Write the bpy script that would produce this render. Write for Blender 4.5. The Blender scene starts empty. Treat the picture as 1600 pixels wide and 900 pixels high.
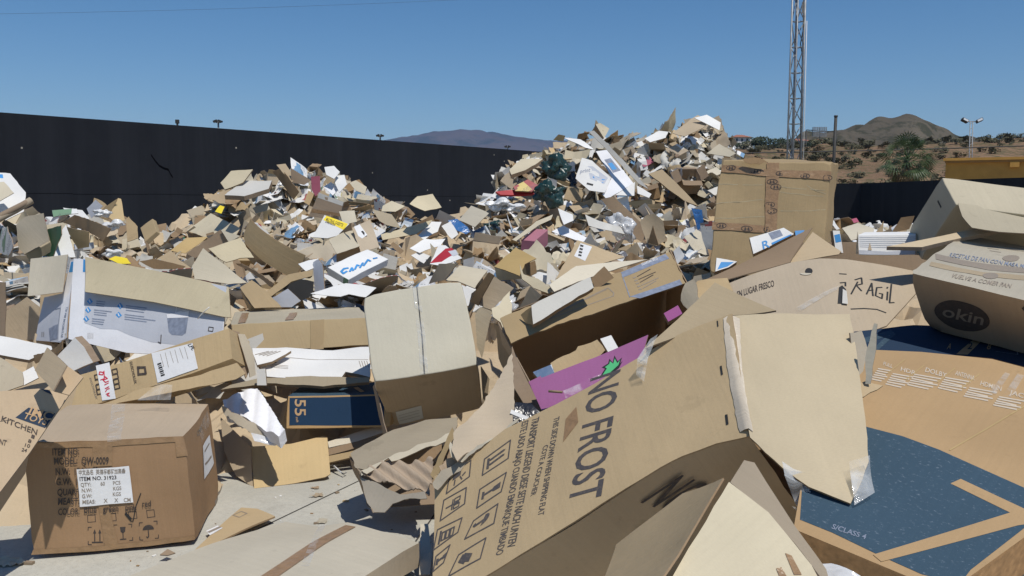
import bpy, bmesh, math, random
from math import radians, sin, cos, pi, atan
from mathutils import Vector, Matrix, noise
from mathutils.geometry import delaunay_2d_cdt
R = random.Random(7)
SC = bpy.context.scene
COL = SC.collection
# ------------------------------------------------------------------ camera
FPX = 1400.0                       # focal length in pixels of a 1600 px wide frame
PITCH = atan(135 / FPX)
CAM = Vector((0, 0, 1.5))
cam = bpy.data.objects.new('camera', bpy.data.cameras.new('camera')); COL.objects.link(cam)
cam.location = CAM; cam.rotation_euler = (pi / 2 - PITCH, 0, 0)
cam.data.lens = FPX / 1600 * 36; cam.data.sensor_width = 36
cam.data.clip_start = 0.05; cam.data.clip_end = 30000
SC.camera = cam
# ------------------------------------------------------------------ sky and sun
SUN_EL = radians(62); SUN_AZ = radians(144)      # azimuth clockwise from +Y: behind the camera, to the right
sdir = Vector((sin(SUN_AZ) * cos(SUN_EL), cos(SUN_AZ) * cos(SUN_EL), sin(SUN_EL)))
w = bpy.data.worlds.new('World'); SC.world = w; w.use_nodes = True
nt = w.node_tree; nt.nodes.clear()
sky = nt.nodes.new('ShaderNodeTexSky'); sky.sky_type = 'NISHITA'; sky.sun_disc = False
sky.sun_elevation = SUN_EL; sky.sun_rotation = SUN_AZ
sky.air_density = 0.85; sky.dust_density = 0.1; sky.ozone_density = 2.0; sky.altitude = 0
bg = nt.nodes.new('ShaderNodeBackground'); bg.inputs['Strength'].default_value = 0.094
wo = nt.nodes.new('ShaderNodeOutputWorld')
hsv = nt.nodes.new('ShaderNodeHueSaturation'); hsv.inputs['Saturation'].default_value = 1.28
nt.links.new(sky.outputs[0], hsv.inputs['Color']); nt.links.new(hsv.outputs[0], bg.inputs[0]); nt.links.new(bg.outputs[0], wo.inputs[0])
sl = bpy.data.lights.new('sun', 'SUN'); sl.energy = 3.9; sl.angle = radians(0.5); sl.color = (1, 0.955, 0.88)
so = bpy.data.objects.new('sun', sl); COL.objects.link(so); so.location = (5, -5, 20)
so.rotation_euler = (-sdir).to_track_quat('-Z', 'Y').to_euler()
vs = SC.view_settings; vs.view_transform = 'Standard'; vs.look = 'None'; vs.gamma = 1; vs.exposure = -0.06; vs.use_curve_mapping = False
SC.cycles.max_bounces = 9; SC.cycles.diffuse_bounces = 7; SC.cycles.transparent_max_bounces = 12; SC.cycles.volume_bounces = 0
# ------------------------------------------------------------------ pixel <-> world (pixels of the 1600 x 900 photograph)
FW = Vector((0, cos(PITCH), -sin(PITCH))); UP = Vector((0, sin(PITCH), cos(PITCH))); RT = Vector((1, 0, 0))
def ray(px, py): return RT * ((px - 800) / FPX) + UP * ((450 - py) / FPX) + FW
def at(px, py, d):
    r = ray(px, py); return CAM + r * (d / r.y)
def on_z(px, py, z=0.0):
    r = ray(px, py); return CAM + r * ((z - CAM.z) / r.z)
def on_plane(px, py, p, n):
    r = ray(px, py); return CAM + r * ((p - CAM).dot(n) / r.dot(n))
def proj(p):
    v = Vector(p) - CAM; z = v.dot(FW)
    if z < 0.05: return None
    return 800 + FPX * v.dot(RT) / z, 450 - FPX * v.dot(UP) / z, v.y
# ------------------------------------------------------------------ materials
def mat_new(name):
    m = bpy.data.materials.new(name); m.use_nodes = True
    t = m.node_tree; t.nodes.clear()
    out = t.nodes.new('ShaderNodeOutputMaterial'); b = t.nodes.new('ShaderNodeBsdfPrincipled')
    t.links.new(b.outputs[0], out.inputs[0]); return m, t, b, out
def nd(t, typ, **kw):
    n = t.nodes.new(typ)
    for k, v in kw.items():
        if k.startswith('i_'): n.inputs[k[2:].replace('_', ' ')].default_value = v
        else: setattr(n, k, v)
    return n
def mixc(t, fac, a, b, mode='MIX'):
    m = t.nodes.new('ShaderNodeMix'); m.data_type = 'RGBA'; m.blend_type = mode
    for sock, v in ((m.inputs[0], fac), (m.inputs[6], a), (m.inputs[7], b)):
        if hasattr(v, 'is_output'): t.links.new(v, sock)
        elif isinstance(v, (int, float)): sock.default_value = v
        else: sock.default_value = (*v[:3], 1)
    return m.outputs[2]
def ramp(t, src, lo, hi, a=0.0, b=1.0):
    m = t.nodes.new('ShaderNodeMapRange'); m.inputs[1].default_value = lo; m.inputs[2].default_value = hi
    m.inputs[3].default_value = a; m.inputs[4].default_value = b; t.links.new(src, m.inputs[0]); return m.outputs[0]
def uvs(t, sx=1, sy=1, sz=1):
    u = t.nodes.new('ShaderNodeUVMap'); mp = t.nodes.new('ShaderNodeMapping'); mp.inputs['Scale'].default_value = (sx, sy, sz)
    t.links.new(u.outputs[0], mp.inputs[0]); return mp.outputs[0]
def board(name, col, flute=0.35, var=0.22, rough=0.85, stain=0.35, fleck=None, spec=0.2):
    """corrugated board or paper: fibres, faint fluting along UV y, scuffs and stains; tone differs from object to object"""
    m, t, b, out = mat_new(name)
    oi = t.nodes.new('ShaderNodeObjectInfo'); geo = t.nodes.new('ShaderNodeNewGeometry')
    big = nd(t, 'ShaderNodeTexNoise', i_Scale=2.3, i_Detail=5.0); t.links.new(geo.outputs['Position'], big.inputs['Vector'])
    fib = nd(t, 'ShaderNodeTexNoise', i_Scale=1.0, i_Detail=3.0); t.links.new(uvs(t, 90, 260), fib.inputs['Vector'])
    flu = nd(t, 'ShaderNodeTexNoise', i_Scale=1.0, i_Detail=4.0); t.links.new(uvs(t, 55, 0.9), flu.inputs['Vector'])
    c = mixc(t, ramp(t, big.outputs[0], 0.3, 0.7), [x * 0.90 for x in col], [min(1, x * 1.08) for x in col])
    c = mixc(t, ramp(t, flu.outputs[0], 0.35, 0.7, 0, flute * 0.5), c, [x * 0.72 for x in col])
    c = mixc(t, ramp(t, fib.outputs[0], 0.35, 0.65, 0, 0.25), c, [x * 0.80 for x in col])
    st = nd(t, 'ShaderNodeTexNoise', i_Scale=5.5, i_Detail=6.0, i_Roughness=0.7); t.links.new(geo.outputs['Position'], st.inputs['Vector'])
    c = mixc(t, ramp(t, st.outputs[0], 0.62, 0.80, 0, stain), c, [x * 0.45 for x in col])
    dk = nd(t, 'ShaderNodeTexNoise', i_Scale=17.0, i_Detail=7.0, i_Roughness=0.75); t.links.new(geo.outputs['Position'], dk.inputs['Vector'])
    c = mixc(t, ramp(t, dk.outputs[0], 0.60, 0.78, 0, stain * 1.1), c, [x * 0.5 for x in col])
    pt = nd(t, 'ShaderNodeTexNoise', i_Scale=3.4, i_Detail=9.0, i_Roughness=0.66); t.links.new(geo.outputs['Position'], pt.inputs['Vector'])
    c = mixc(t, ramp(t, pt.outputs[0], 0.665, 0.68, 0, min(1, stain * 1.6)), c, [x * 0.74 for x in col])
    sc_ = nd(t, 'ShaderNodeTexNoise', i_Scale=1.0, i_Detail=6.0, i_Roughness=0.8); t.links.new(uvs(t, 3, 40), sc_.inputs['Vector'])
    c = mixc(t, ramp(t, sc_.outputs[0], 0.62, 0.74, 0, stain), c, [min(1, x * 1.28) for x in col])
    if fleck:
        fl = nd(t, 'ShaderNodeTexNoise', i_Scale=1.0, i_Detail=5.0, i_Roughness=0.75); t.links.new(uvs(t, 55, 90), fl.inputs['Vector'])
        c = mixc(t, ramp(t, fl.outputs[0], 0.58, 0.74, 0, 0.9), c, fleck)
    hs = t.nodes.new('ShaderNodeHueSaturation')
    t.links.new(c, hs.inputs['Color']); t.links.new(ramp(t, oi.outputs['Random'], 0, 1, 1 - var, 1 + var), hs.inputs['Value'])
    wn = nd(t, 'ShaderNodeTexWhiteNoise', noise_dimensions='1D'); t.links.new(oi.outputs['Random'], wn.inputs['W'])
    t.links.new(ramp(t, wn.outputs[0], 0, 1, 0.72, 1.12), hs.inputs['Saturation'])
    t.links.new(hs.outputs[0], b.inputs['Base Color']); b.inputs['Roughness'].default_value = rough
    b.inputs['Specular IOR Level'].default_value = spec
    bu = nd(t, 'ShaderNodeBump', i_Strength=flute, i_Distance=0.004); t.links.new(flu.outputs[0], bu.inputs['Height'])
    b0 = nd(t, 'ShaderNodeBump', i_Strength=0.35, i_Distance=0.04); t.links.new(big.outputs[0], b0.inputs['Height']); t.links.new(b0.outputs[0], bu.inputs['Normal'])
    b2 = nd(t, 'ShaderNodeBump', i_Strength=0.22, i_Distance=0.010); t.links.new(st.outputs[0], b2.inputs['Height'])
    t.links.new(bu.outputs[0], b2.inputs['Normal']); t.links.new(b2.outputs[0], b.inputs['Normal'])
    return m
def plain(name, col, rough=0.6, spec=0.3, metal=0.0, var=0.10, scale=6.0, bump=0.0):
    m, t, b, out = mat_new(name)
    geo = t.nodes.new('ShaderNodeNewGeometry')
    n = nd(t, 'ShaderNodeTexNoise', i_Scale=scale, i_Detail=6.0); t.links.new(geo.outputs['Position'], n.inputs['Vector'])
    c = mixc(t, ramp(t, n.outputs[0], 0.3, 0.7), [x * (1 - var) for x in col], [min(1, x * (1 + var)) for x in col])
    t.links.new(c, b.inputs['Base Color']); b.inputs['Roughness'].default_value = rough
    b.inputs['Specular IOR Level'].default_value = spec; b.inputs['Metallic'].default_value = metal
    if bump:
        bu = nd(t, 'ShaderNodeBump', i_Strength=bump, i_Distance=0.02); t.links.new(n.outputs[0], bu.inputs['Height']); t.links.new(bu.outputs[0], b.inputs['Normal'])
    return m
def ink(name, col, under, cover=0.9, sc=55):
    """printing ink that lets a little of the board through"""
    m, t, b, out = mat_new(name)
    geo = t.nodes.new('ShaderNodeNewGeometry')
    n = nd(t, 'ShaderNodeTexNoise', i_Scale=float(sc), i_Detail=4.0, i_Roughness=0.7); t.links.new(geo.outputs['Position'], n.inputs['Vector'])
    n2 = nd(t, 'ShaderNodeTexNoise', i_Scale=7.0, i_Detail=5.0, i_Roughness=0.7); t.links.new(geo.outputs['Position'], n2.inputs['Vector'])
    mu = nd(t, 'ShaderNodeMath', operation='MAXIMUM'); t.links.new(ramp(t, n.outputs[0], 0.50, 0.72, 1 - cover, min(1, 1.7 * (1 - cover) + 0.12)), mu.inputs[0]); t.links.new(ramp(t, n2.outputs[0], 0.52, 0.74, 0.03, 0.42), mu.inputs[1])
    c = mixc(t, mu.outputs[0], col, under)
    t.links.new(c, b.inputs['Base Color']); b.inputs['Roughness'].default_value = 0.75; b.inputs['Specular IOR Level'].default_value = 0.2
    return m
def film(name, tint=(1, 1, 1), clear=0.7, rough=0.12, diff=(0.8, 0.8, 0.78)):
    """thin plastic: see-through with glints and creases"""
    m, t, b, out = mat_new(name); t.nodes.remove(b)
    geo = t.nodes.new('ShaderNodeNewGeometry')
    n = nd(t, 'ShaderNodeTexNoise', i_Scale=9.0, i_Detail=3.0, i_Roughness=0.55, i_Distortion=1.2); t.links.new(geo.outputs['Position'], n.inputs['Vector'])
    bu = nd(t, 'ShaderNodeBump', i_Strength=0.55, i_Distance=0.03); t.links.new(n.outputs[0], bu.inputs['Height'])
    tr = nd(t, 'ShaderNodeBsdfTransparent'); tr.inputs[0].default_value = (*tint, 1)
    gl = nd(t, 'ShaderNodeBsdfPrincipled'); gl.inputs['Base Color'].default_value = (*diff, 1); gl.inputs['Roughness'].default_value = rough
    gl.inputs['Specular IOR Level'].default_value = 0.8; t.links.new(bu.outputs[0], gl.inputs['Normal'])
    mx = t.nodes.new('ShaderNodeMixShader')
    t.links.new(ramp(t, n.outputs[0], 0.35, 0.7, max(0, 1 - clear - 0.15), min(1, 1 - clear + 0.25)), mx.inputs[0])
    t.links.new(tr.outputs[0], mx.inputs[1]); t.links.new(gl.outputs[0], mx.inputs[2]); t.links.new(mx.outputs[0], out.inputs[0])
    return m
def printed(name, cols, scale=(9, 5)):
    """a printed carton: blocks of picture and small rows of print"""
    m, t, b, out = mat_new(name)
    v = nd(t, 'ShaderNodeTexVoronoi', distance='CHEBYCHEV'); v.inputs['Scale'].default_value = 1.0
    t.links.new(uvs(t, *scale), v.inputs['Vector'])
    sep = t.nodes.new('ShaderNodeSeparateColor'); t.links.new(v.outputs['Color'], sep.inputs[0])
    cr = t.nodes.new('ShaderNodeValToRGB'); cr.color_ramp.interpolation = 'CONSTANT'
    els = cr.color_ramp.elements
    els[0].position = 0; els[0].color = (*cols[0], 1); els[1].position = 0.5; els[1].color = (*cols[1 % len(cols)], 1)
    for i, c in enumerate(cols[2:]):
        e = els.new(0.64 + 0.3 * i / max(1, len(cols) - 2)); e.color = (*c, 1)
    t.links.new(sep.outputs[0], cr.inputs[0])
    ln = nd(t, 'ShaderNodeTexNoise', i_Scale=1.0, i_Detail=2.0); t.links.new(uvs(t, 60, 160), ln.inputs['Vector'])
    pt = nd(t, 'ShaderNodeTexNoise', i_Scale=1.0, i_Detail=1.0); t.links.new(uvs(t, 5, 9), pt.inputs['Vector'])
    mu = nd(t, 'ShaderNodeMath', operation='MULTIPLY'); t.links.new(ramp(t, ln.outputs[0], 0.52, 0.6), mu.inputs[0]); t.links.new(ramp(t, pt.outputs[0], 0.54, 0.58), mu.inputs[1])
    c = mixc(t, mu.outputs[0], cr.outputs[0], (0.1, 0.1, 0.12))
    t.links.new(c, b.inputs['Base Color']); b.inputs['Roughness'].default_value = 0.5
    geo = t.nodes.new('ShaderNodeNewGeometry')
    n = nd(t, 'ShaderNodeTexNoise', i_Scale=9.0, i_Detail=5.0); t.links.new(geo.outputs['Position'], n.inputs['Vector'])
    bu = nd(t, 'ShaderNodeBump', i_Strength=0.4, i_Distance=0.02); t.links.new(n.outputs[0], bu.inputs['Height']); t.links.new(bu.outputs[0], b.inputs['Normal'])
    return m
M = {}
KT = (0.40, 0.285, 0.175)
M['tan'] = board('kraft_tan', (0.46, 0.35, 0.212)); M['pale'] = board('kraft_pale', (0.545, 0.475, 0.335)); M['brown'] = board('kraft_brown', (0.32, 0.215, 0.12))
M['grey'] = board('kraft_grey', (0.44, 0.37, 0.262)); M['gold'] = board('kraft_gold', (0.51, 0.375, 0.19)); M['edge'] = board('board_edge', (0.30, 0.21, 0.13), flute=0.9)
M['rosytop'] = board('kraft_rosy_top', (0.46, 0.375, 0.28), var=0.0, stain=.25); M['palek'] = board('kraft_pale_plain', (0.57, 0.52, 0.385), flute=.15, var=0.0, stain=.2); M['shade'] = board('kraft_shaded', (0.44, 0.30, 0.16), var=0.0); M['rosy'] = board('kraft_rosy', (0.345, 0.228, 0.14), var=0.0, stain=0.2); M['toys'] = board('kraft_yellow', (0.50, 0.345, 0.18), var=0.0)  # shade: darker, warmer kraft with shadow put into its colour, for shaded faces
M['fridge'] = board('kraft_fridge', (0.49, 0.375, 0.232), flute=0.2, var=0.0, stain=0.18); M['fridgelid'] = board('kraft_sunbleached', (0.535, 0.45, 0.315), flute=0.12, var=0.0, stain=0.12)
M['tvkraft'] = board('kraft_orange', (0.44, 0.30, 0.165), flute=0.25, var=0.0); M['tvedge'] = plain('tv_kraft_edge', (0.42, 0.24, 0.11), var=0.25, scale=40)
M['flutes'] = board('open_fluting', (0.44, 0.33, 0.22), flute=1.0, var=0.0)
M['white'] = board('white_board', (0.74, 0.73, 0.70), flute=0.15, var=0.08, stain=0.15); M['paper'] = board('paper', (0.78, 0.77, 0.74), flute=0.0, var=0.1, stain=0.1, rough=0.7)
M['card'] = board('grey_card', (0.55, 0.53, 0.48), flute=0.1, var=0.25)
M['cool'] = board('cool_grey_print', (0.50, 0.52, 0.57), flute=0.08, var=0.0, stain=0.05); M['coolwhite'] = board('cool_white', (0.78, 0.78, 0.80), flute=0.08, var=0.0, stain=0.05)
M['blue'] = board('blue_print', (0.048, 0.085, 0.12), flute=0.3, var=0.0, stain=0.15, fleck=(0.26, 0.31, 0.36)); M['navy'] = board('navy_print', (0.022, 0.045, 0.085), flute=0.2, var=0.0)
M['sky'] = plain('blue_carton', (0.06, 0.27, 0.58), var=0.15); M['pink'] = board('magenta_board', (0.33, 0.105, 0.255), flute=0.2, var=0.0, stain=0.1)
M['rose'] = board('rose_board', (0.42, 0.11, 0.17), flute=0.2, var=0.1); M['red'] = plain('red_plastic', (0.40, 0.03, 0.04), rough=0.4); M['yellow'] = plain('yellow_print', (0.80, 0.62, 0.04), rough=0.5)
M['green'] = plain('green_print', (0.10, 0.50, 0.20)); M['leaf'] = plain('dark_green', (0.03, 0.14, 0.07)); M['ink'] = ink('black_ink', (0.035, 0.033, 0.036), (0.30, 0.21, 0.14)); M['inkn'] = ink('blue_black_ink', (0.04, 0.045, 0.06), (0.33, 0.25, 0.17), 0.86, 90)
M['inkf'] = ink('faint_ink', (0.24, 0.21, 0.18), (0.42, 0.33, 0.23), 0.8); M['inkg'] = plain('grey_blue_ink', (0.22, 0.25, 0.32), var=0.2, scale=40); M['inkd'] = plain('pen', (0.03, 0.03, 0.03))
M['inkw'] = ink('white_ink', (0.60, 0.54, 0.45), (0.45, 0.30, 0.165), 0.8); M['inkk'] = plain('kraft_showing', (0.46, 0.30, 0.16), var=0.15, scale=30); M['inkr'] = plain('red_pen', (0.5, 0.03, 0.06))
M['okin'] = ink('dark_oval_ink', (0.06, 0.055, 0.055), (0.25, 0.18, 0.12), 0.9)
M['tape'] = plain('brown_tape', (0.30, 0.185, 0.095), rough=0.28, spec=0.5, var=0.12, scale=30, bump=0.3); M['tapew'] = board('white_tape', (0.62, 0.54, 0.43), flute=0.8, rough=0.35, var=0.0, stain=0.5, spec=0.5)
M['clear'] = film('clear_tape', clear=0.84, rough=0.06); M['bagc'] = film('clear_bag', clear=0.35, diff=(0.78, 0.79, 0.80)); M['bagw'] = film('white_bag', clear=0.03, diff=(0.80, 0.80, 0.79), rough=0.3)
M['bagg'] = film('green_bag', clear=0.05, diff=(0.012, 0.045, 0.038), rough=0.3); M['bagk'] = film('black_bag', clear=0.0, diff=(0.02, 0.02, 0.025), rough=0.25); M['bagb'] = film('blue_bag', clear=0.05, diff=(0.04, 0.16, 0.42), rough=0.25)
M['foam'] = plain('polystyrene', (0.82, 0.82, 0.84), rough=0.8, var=0.04, scale=60, bump=0.2)
M['label'] = board('paper_label', (0.76, 0.76, 0.76), flute=0.0, var=0.0, stain=0.1)
PC = [((.76, .75, .73), (.70, .70, .70), (.16, .30, .46), (.45, .60, .72)), ((.72, .71, .68), (.66, .65, .62), (.36, .09, .09), (.2, .2, .22)), ((.55, .60, .64), (.75, .75, .75), (.08, .14, .25), (.75, .75, .75)),
      ((.70, .70, .68), (.72, .70, .66), (.16, .28, .17), (.62, .55, .30)), ((.45, .36, .25), (.47, .37, .25), (.74, .73, .70), (.3, .2, .12)), ((.38, .10, .10), (.75, .74, .72), (.66, .52, .2), (.12, .17, .30))]
PRN = ['blue and white', 'white and red', 'grey blue', 'white and green', 'tan and white', 'red and yellow']
for i, c in enumerate(PC): M['prn%d' % i] = printed('printed_carton', c, (5 + i % 3, 4 + i % 2))
# ------------------------------------------------------------------ things, parts, meshes
class MB:
    def __init__(s): s.v = []; s.f = []; s.m = []; s.uv = []; s.mats = []; s.smooth = []
    def mi(s, mat):
        if isinstance(mat, str): mat = M[mat]
        if mat not in s.mats: s.mats.append(mat)
        return s.mats.index(mat)
    def add(s, vs, fs, mat, uv=None, smooth=False):
        """vs points, fs index tuples, uv one (u, v) per vertex"""
        b = len(s.v); k = s.mi(mat); s.v += [Vector(v) for v in vs]
        for f in fs:
            s.f.append([b + i for i in f]); s.m.append(k); s.smooth.append(smooth)
            s.uv += [uv[i] if uv else (vs[i][0], vs[i][1]) for i in f]
    def tube(s, pts, rad, mat, n=8, cap=True):
        pts = [Vector(p) for p in pts]; vs = []; fs = []; uv = []
        for i, p in enumerate(pts):
            d = (pts[min(i + 1, len(pts) - 1)] - pts[max(i - 1, 0)]).normalized()
            a = d.orthogonal().normalized(); b = d.cross(a); r = rad[i] if isinstance(rad, (list, tuple)) else rad
            for k in range(n): vs.append(p + (a * cos(2 * pi * k / n) + b * sin(2 * pi * k / n)) * r); uv.append((k / n, i * .3))
        for i in range(len(pts) - 1):
            for k in range(n): fs.append((i * n + k, i * n + (k + 1) % n, (i + 1) * n + (k + 1) % n, (i + 1) * n + k))
        if cap: fs.append(tuple(range(n))[::-1]); fs.append(tuple(range((len(pts) - 1) * n, len(pts) * n)))
        s.add(vs, fs, mat, uv, True)
    def box(s, c, sx, sy, sz, mat, rot=None):
        c = Vector(c); vs = [Vector((x * sx / 2, y * sy / 2, z * sz / 2)) for x in (-1, 1) for y in (-1, 1) for z in (-1, 1)]
        uv = [(v.x + v.y, v.z) for v in vs]
        if rot is not None: vs = [rot @ v for v in vs]
        s.add([c + v for v in vs], [(0, 1, 3, 2), (4, 6, 7, 5), (0, 4, 5, 1), (2, 3, 7, 6), (0, 2, 6, 4), (1, 5, 7, 3)], mat, uv)
    def mesh(s, name, org=Vector((0, 0, 0))):
        me = bpy.data.meshes.new(name)
        me.from_pydata([v - org for v in s.v], [], s.f)
        for m in s.mats: me.materials.append(m)
        me.polygons.foreach_set('material_index', s.m); me.polygons.foreach_set('use_smooth', s.smooth)
        ul = me.uv_layers.new(name='UVMap')
        ul.data.foreach_set('uv', [c for p in s.uv for c in p]); me.update(); return me
    def build(s, name, parent=None, org=None, bevel=0):
        if parent is not None and org is None: org = WORLD[parent.name]
        if org is None: org = sum(s.v, Vector()) / max(1, len(s.v)); org.z = min(v.z for v in s.v)
        o = bpy.data.objects.new(name, s.mesh(name, org)); COL.objects.link(o); WORLD[o.name] = Vector(org)
        if parent is not None: o.parent = parent; o.location = Vector(org) - WORLD[parent.name]
        else: o.location = org
        if bevel:
            md = o.modifiers.new('bevel', 'BEVEL'); md.width = bevel; md.segments = 2; md.limit_method = 'ANGLE'; md.angle_limit = radians(40); md.use_clamp_overlap = True
        return o
WORLD = {}
def tag(o, label=None, cat=None, group=None, kind=None):
    for k, v in (('label', label), ('category', cat), ('group', group), ('kind', kind)):
        if v: o[k] = v
    return o
def thing(name, loc, label, cat, group=None):
    o = bpy.data.objects.new(name, None); COL.objects.link(o); o.location = loc; WORLD[o.name] = Vector(loc)
    o.empty_display_size = 0.1
    return tag(o, label, cat, group)
# ------------------------------------------------------------------ lettering
_txt = {}
def text2d(s):
    if s in _txt: return _txt[s]
    cu = bpy.data.curves.new('t', 'FONT'); cu.body = s; cu.resolution_u = 3; cu.offset = 0.014
    ob = bpy.data.objects.new('t', cu); COL.objects.link(ob)
    dg = bpy.context.evaluated_depsgraph_get(); me = bpy.data.meshes.new_from_object(ob.evaluated_get(dg))
    vs = [(v.co.x, v.co.y) for v in me.vertices]; fs = [tuple(p.vertices) for p in me.polygons]
    bpy.data.objects.remove(ob); bpy.data.meshes.remove(me); bpy.data.curves.remove(cu)
    x0 = min(v[0] for v in vs); x1 = max(v[0] for v in vs)
    cap = 0.69
    _txt[s] = ([((x - x0) / (x1 - x0), y / cap) for x, y in vs], fs); return _txt[s]
def tri_poly(poly, res, torn=0.0, rnd=R):
    """triangulate a 2-D polygon with inner points about res apart; torn makes the outline ragged"""
    n = len(poly); out = []; flag = []
    for i in range(n):
        a = Vector(poly[i][:2]); b = Vector(poly[(i + 1) % n][:2]); L = (b - a).length; k = max(1, int(round(L / res)))
        for j in range(k):
            p = a.lerp(b, j / k)
            if torn and j: nn = Vector((b.y - a.y, a.x - b.x)).normalized(); p = p + nn * rnd.uniform(-torn, torn) * 0.8
            out.append(p)
    x0 = min(p.x for p in out); x1 = max(p.x for p in out); y0 = min(p.y for p in out); y1 = max(p.y for p in out)
    pts = list(out); nx = max(1, int((x1 - x0) / res)); ny = max(1, int((y1 - y0) / res))
    for i in range(nx + 1):
        for j in range(ny + 1):
            pts.append(Vector((x0 + (i + .5 * (j % 2)) * (x1 - x0) / max(1, nx) + rnd.uniform(-.15, .15) * res, y0 + (j + rnd.uniform(-.15, .15)) * (y1 - y0) / max(1, ny))))
    e = [(i, (i + 1) % len(out)) for i in range(len(out))]
    r = delaunay_2d_cdt(pts, e, [list(range(len(out)))], 1, 1e-5)
    vs, fs = r[0], [tuple(f) for f in r[2]]
    cnt = {}
    for f in fs:
        for i in range(len(f)):
            k = (f[i], f[(i + 1) % len(f)]); cnt[k] = 1
    bd = [k for k in cnt if (k[1], k[0]) not in cnt]
    use = sorted({i for f in fs for i in f}); rm = {k: i for i, k in enumerate(use)}
    return [(vs[i].x, vs[i].y) for i in use], [tuple(rm[i] for i in f) for f in fs], [(rm[a], rm[b]) for a, b in bd]
class Plane:
    """a surface that started flat: origin, normal, local axes, and how it is bent; prints and labels follow the bend"""
    def __init__(s, o, n, ex, disp=None, eps=0.0): s.o = Vector(o); s.n = Vector(n).normalized(); s.ex = (Vector(ex) - s.n * Vector(ex).dot(s.n)).normalized(); s.ey = s.n.cross(s.ex); s.disp = disp; s.eps = eps
    def loc(s, P): d = Vector(P) - s.o; return d.dot(s.ex), d.dot(s.ey)
    def pix(s, px, py): return s.loc(on_plane(px, py, s.o, s.n))
    def pt(s, x, y, h=0.0):
        P = s.o + s.ex * x + s.ey * y
        d = s.disp(x, y, P) if s.disp else 0.0
        if isinstance(d, Vector): return P + d + s.n * (h + s.eps)
        return P + s.n * (d + h + s.eps)
    # prints, all given in photograph pixels on this surface
    def text(s, mb, st, a, b, c, mat='ink', h=0.0012):
        A, B, C = (Vector(s.pix(*q)) for q in (a, b, c)); vs, fs = text2d(st)
        mb.add([s.pt(*(A + (B - A) * x + (C - A) * y), h) for x, y in vs], fs, mat, [(x, y) for x, y in vs])
    def poly(s, mb, pp, mat, h=0.001, res=0.05):
        q = [s.pix(*p) for p in pp]; vs, fs, _ = tri_poly(q, res); mb.add([s.pt(x, y, h) for x, y in vs], fs, mat, vs)
    def line(s, mb, pp, wd, mat='ink', h=0.0012, closed=False):
        q = [Vector(s.pix(*p)) for p in pp]
        if closed: q.append(q[0])
        for a, b in zip(q, q[1:]):
            L = (b - a).length; k = max(1, int(L / 0.04)); nn = Vector((a.y - b.y, b.x - a.x)).normalized() * wd / 2; e = (b - a).normalized() * wd * .3
            a2, b2 = a - e, b + e; vs = []
            for i in range(k + 1): p = a2.lerp(b2, i / k); vs += [p - nn, p + nn]
            mb.add([s.pt(v.x, v.y, h) for v in vs], [(2 * i, 2 * i + 2, 2 * i + 3, 2 * i + 1) for i in range(k)], mat, [(v.x, v.y) for v in vs])
def newell(P):
    n = Vector()
    for i in range(len(P)):
        a, b = P[i], P[(i + 1) % len(P)]; n += Vector(((a.y - b.y) * (a.z + b.z), (a.z - b.z) * (a.x + b.x), (a.x - b.x) * (a.y + b.y)))
    return n.normalized()
def wob(amp, f=3.0, seed=0.0):
    return lambda x, y, P: amp * noise.noise(P * f + Vector((seed, seed * 1.7, 0)))
def slab(mb, pl, poly, mat, back=None, thick=0.005, res=0.06, torn=0.0, edge='edge', fold=None, rnd=R):
    """a sheet with thickness over a local 2-D polygon of a Plane; front looks along +n"""
    vs, fs, bd = tri_poly(poly, res, torn, rnd); n = len(vs)
    A = [pl.pt(x, y, thick / 2) for x, y in vs]; B = [pl.pt(x, y, -thick / 2) for x, y in vs]
    mb.add(A, fs, mat, vs, True); mb.add(B, [f[::-1] for f in fs], back or mat, vs, True)
    E = []; F = []; U = []
    for a, b in bd:
        k = len(E); E += [A[a], B[a], B[b], A[b]]; F.append((k, k + 1, k + 2, k + 3)); L = math.dist(vs[a], vs[b]); U += [(0, 0), (0, .005), (L, .005), (L, 0)]
    mb.add(E, F, edge, U)
def plane_px(pp, d=None, n=None, ds=None, bend=None, amp=0.004, f=3.0, ex=None):
    """Plane through photograph pixels: either a depth d at the centroid with a normal n, or a depth per corner (ds)"""
    if ds: P = [at(x, y, q) for (x, y), q in zip(pp, ds)]; n = newell(P); o = sum(P, Vector()) / len(P)
    else:
        cx = sum(p[0] for p in pp) / len(pp); cy = sum(p[1] for p in pp) / len(pp); o = at(cx, cy, d); n = Vector(n).normalized()
    if n.dot(CAM - o) < 0: n = -n
    sd = R.uniform(0, 50); w1 = wob(amp, f, sd)
    pl = Plane(o, n, ex or (on_plane(*pp[1], o, n) - on_plane(*pp[0], o, n)))
    sz = max((a - b).length for a in (on_plane(*pp[0], o, n),) for b in (on_plane(*q, o, n) for q in pp)); ks = [(R.uniform(0, pi), R.uniform(-.25, .25) * sz, R.choice((-1, 1)) * R.uniform(.02, .07)) for _ in range(3)] if f <= 5 else []
    w0 = w1; w1 = lambda x, y, P: w0(x, y, P) + sum(g * max(0.0, x * cos(a) + y * sin(a) - q) for a, q, g in ks) - sum(g * .1 * sz for a, q, g in ks)
    if bend:
        ang, k = bend; c, s_ = cos(radians(ang)), sin(radians(ang))
        pl.disp = lambda x, y, P: w1(x, y, P) + k * (x * c + y * s_) ** 2
    else: pl.disp = w1
    return pl
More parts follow.
